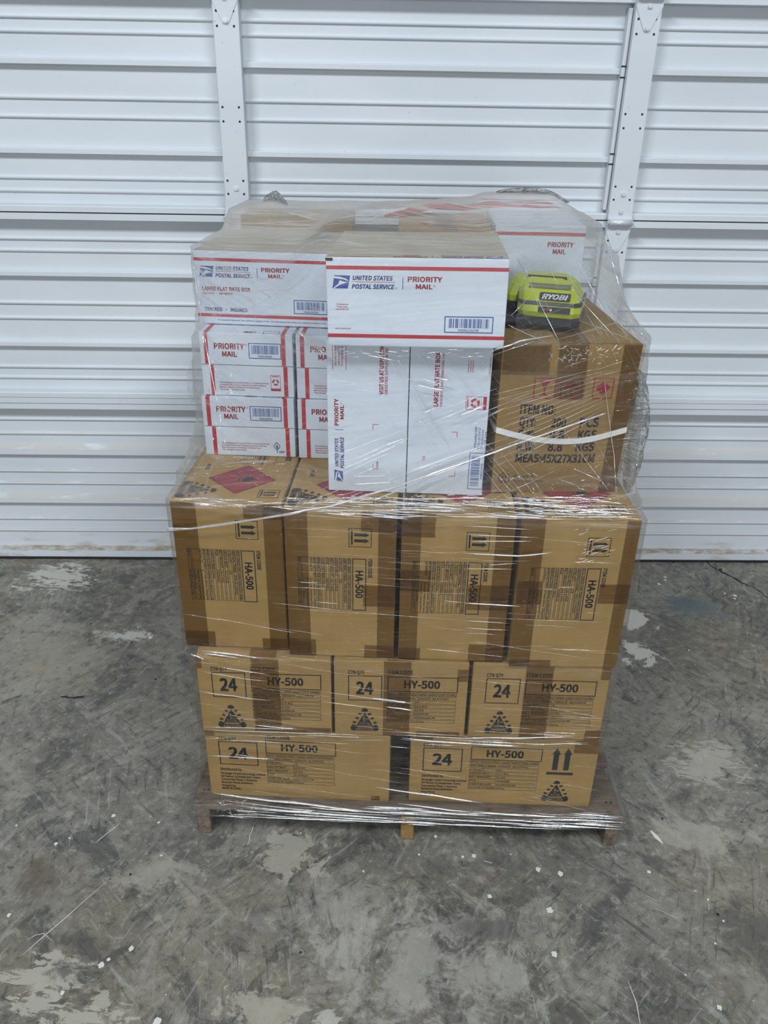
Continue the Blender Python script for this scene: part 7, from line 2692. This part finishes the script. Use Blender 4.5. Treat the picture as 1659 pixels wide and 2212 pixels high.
def flap(inn, out, v, depth, seed, name, dens=0.9):
    """loose crinkled sheet standing off an edge"""
    bm = bmesh.new()
    uvl = bm.loops.layers.uv.new('UVMap')
    dl = bm.loops.layers.float_color.new('film_layers')
    NA, NB = 40, 18

    def at(L, t):
        x = t * (len(L) - 1)
        i = min(int(x), len(L) - 2)
        f = x - i
        p = [L[max(0, min(len(L) - 1, i + j))] for j in (-1, 0, 1, 2)]
        return tuple(0.5 * ((2 * p[1][c]) + (-p[0][c] + p[2][c]) * f + (2 * p[0][c] - 5 * p[1][c] + 4 * p[2][c] - p[3][c]) * f * f + (-p[0][c] + 3 * p[1][c] - 3 * p[2][c] + p[3][c]) * f ** 3) for c in (0, 1))
    g = []
    for i in range(NA + 1):
        a, b = at(inn, i / NA), at(out, i / NA)
        row = []
        for j in range(NB + 1):
            t = j / NB
            u, z = a[0] + (b[0] - a[0]) * t, a[1] + (b[1] - a[1]) * t
            dv = depth * math.sin(math.pi * t * 0.8) + 0.9 * noise.noise((u * 0.5 + seed, z * 0.35, seed)) + 0.5 * noise.noise((u * 1.6, z * 1.3, seed + 3)) + 0.8 * abs(noise.noise((u * 0.9 + z * 0.6, z * 0.2, seed + 8)))
            row.append(bm.verts.new(wl(u + 0.3 * t * noise.noise((z * 0.4, seed, 1)), v + dv * min(1, t * 3 + .1), z)))
        g.append(row)
    for i in range(NA):
        for j in range(NB):
            f = bm.faces.new((g[i][j], g[i][j + 1], g[i + 1][j + 1], g[i + 1][j]))
            f.smooth = True
            for lp, (p, q) in zip(f.loops, ((i, j), (i, j + 1), (i + 1, j + 1), (i + 1, j))):
                lp[uvl].uv = (q * 0.005, p * 0.007)
                lp[dl] = (dens, dens, dens, 1)
    return link(name, bm, MAT['veil'], wrap)


flap([(41.6, 109.2), (41.8, 104.6), (42.0, 99.7), (42.2, 94.7), (42.6, 88.5), (43.6, 83.0)], [(42.2, 109.4), (44.2, 107.1), (45.9, 101.8), (46.6, 95.9), (46.2, 88.1), (44.8, 81.6)], 22, -1.5, 1.0, 'loose_flap')
flap([(-47.6, 106.4), (-47.6, 103.6), (-47.6, 100.5), (-47.6, 97.2)], [(-48.0, 106.4), (-49.1, 103.5), (-49.6, 100.5), (-48.9, 97.0)], 30, -1.0, 4.0, 'loose_flap')
flap([(-39.6, 132.0), (-37.6, 132.6), (-35.5, 132.4), (-33, 131.2)], [(-39.0, 133.2), (-37.2, 134.6), (-35.6, 134.8), (-33.4, 132.6)], 76, 1.6, 7.0, 'film_tuft', 0.35)
flap([(18.0, 135.4), (24.0, 135.7), (30.0, 135.4), (34.8, 133.6)], [(17.6, 136.0), (24.0, 137.0), (30.6, 136.4), (35.6, 133.8)], 74, 1.5, 11.0, 'film_tuft', 0.3)
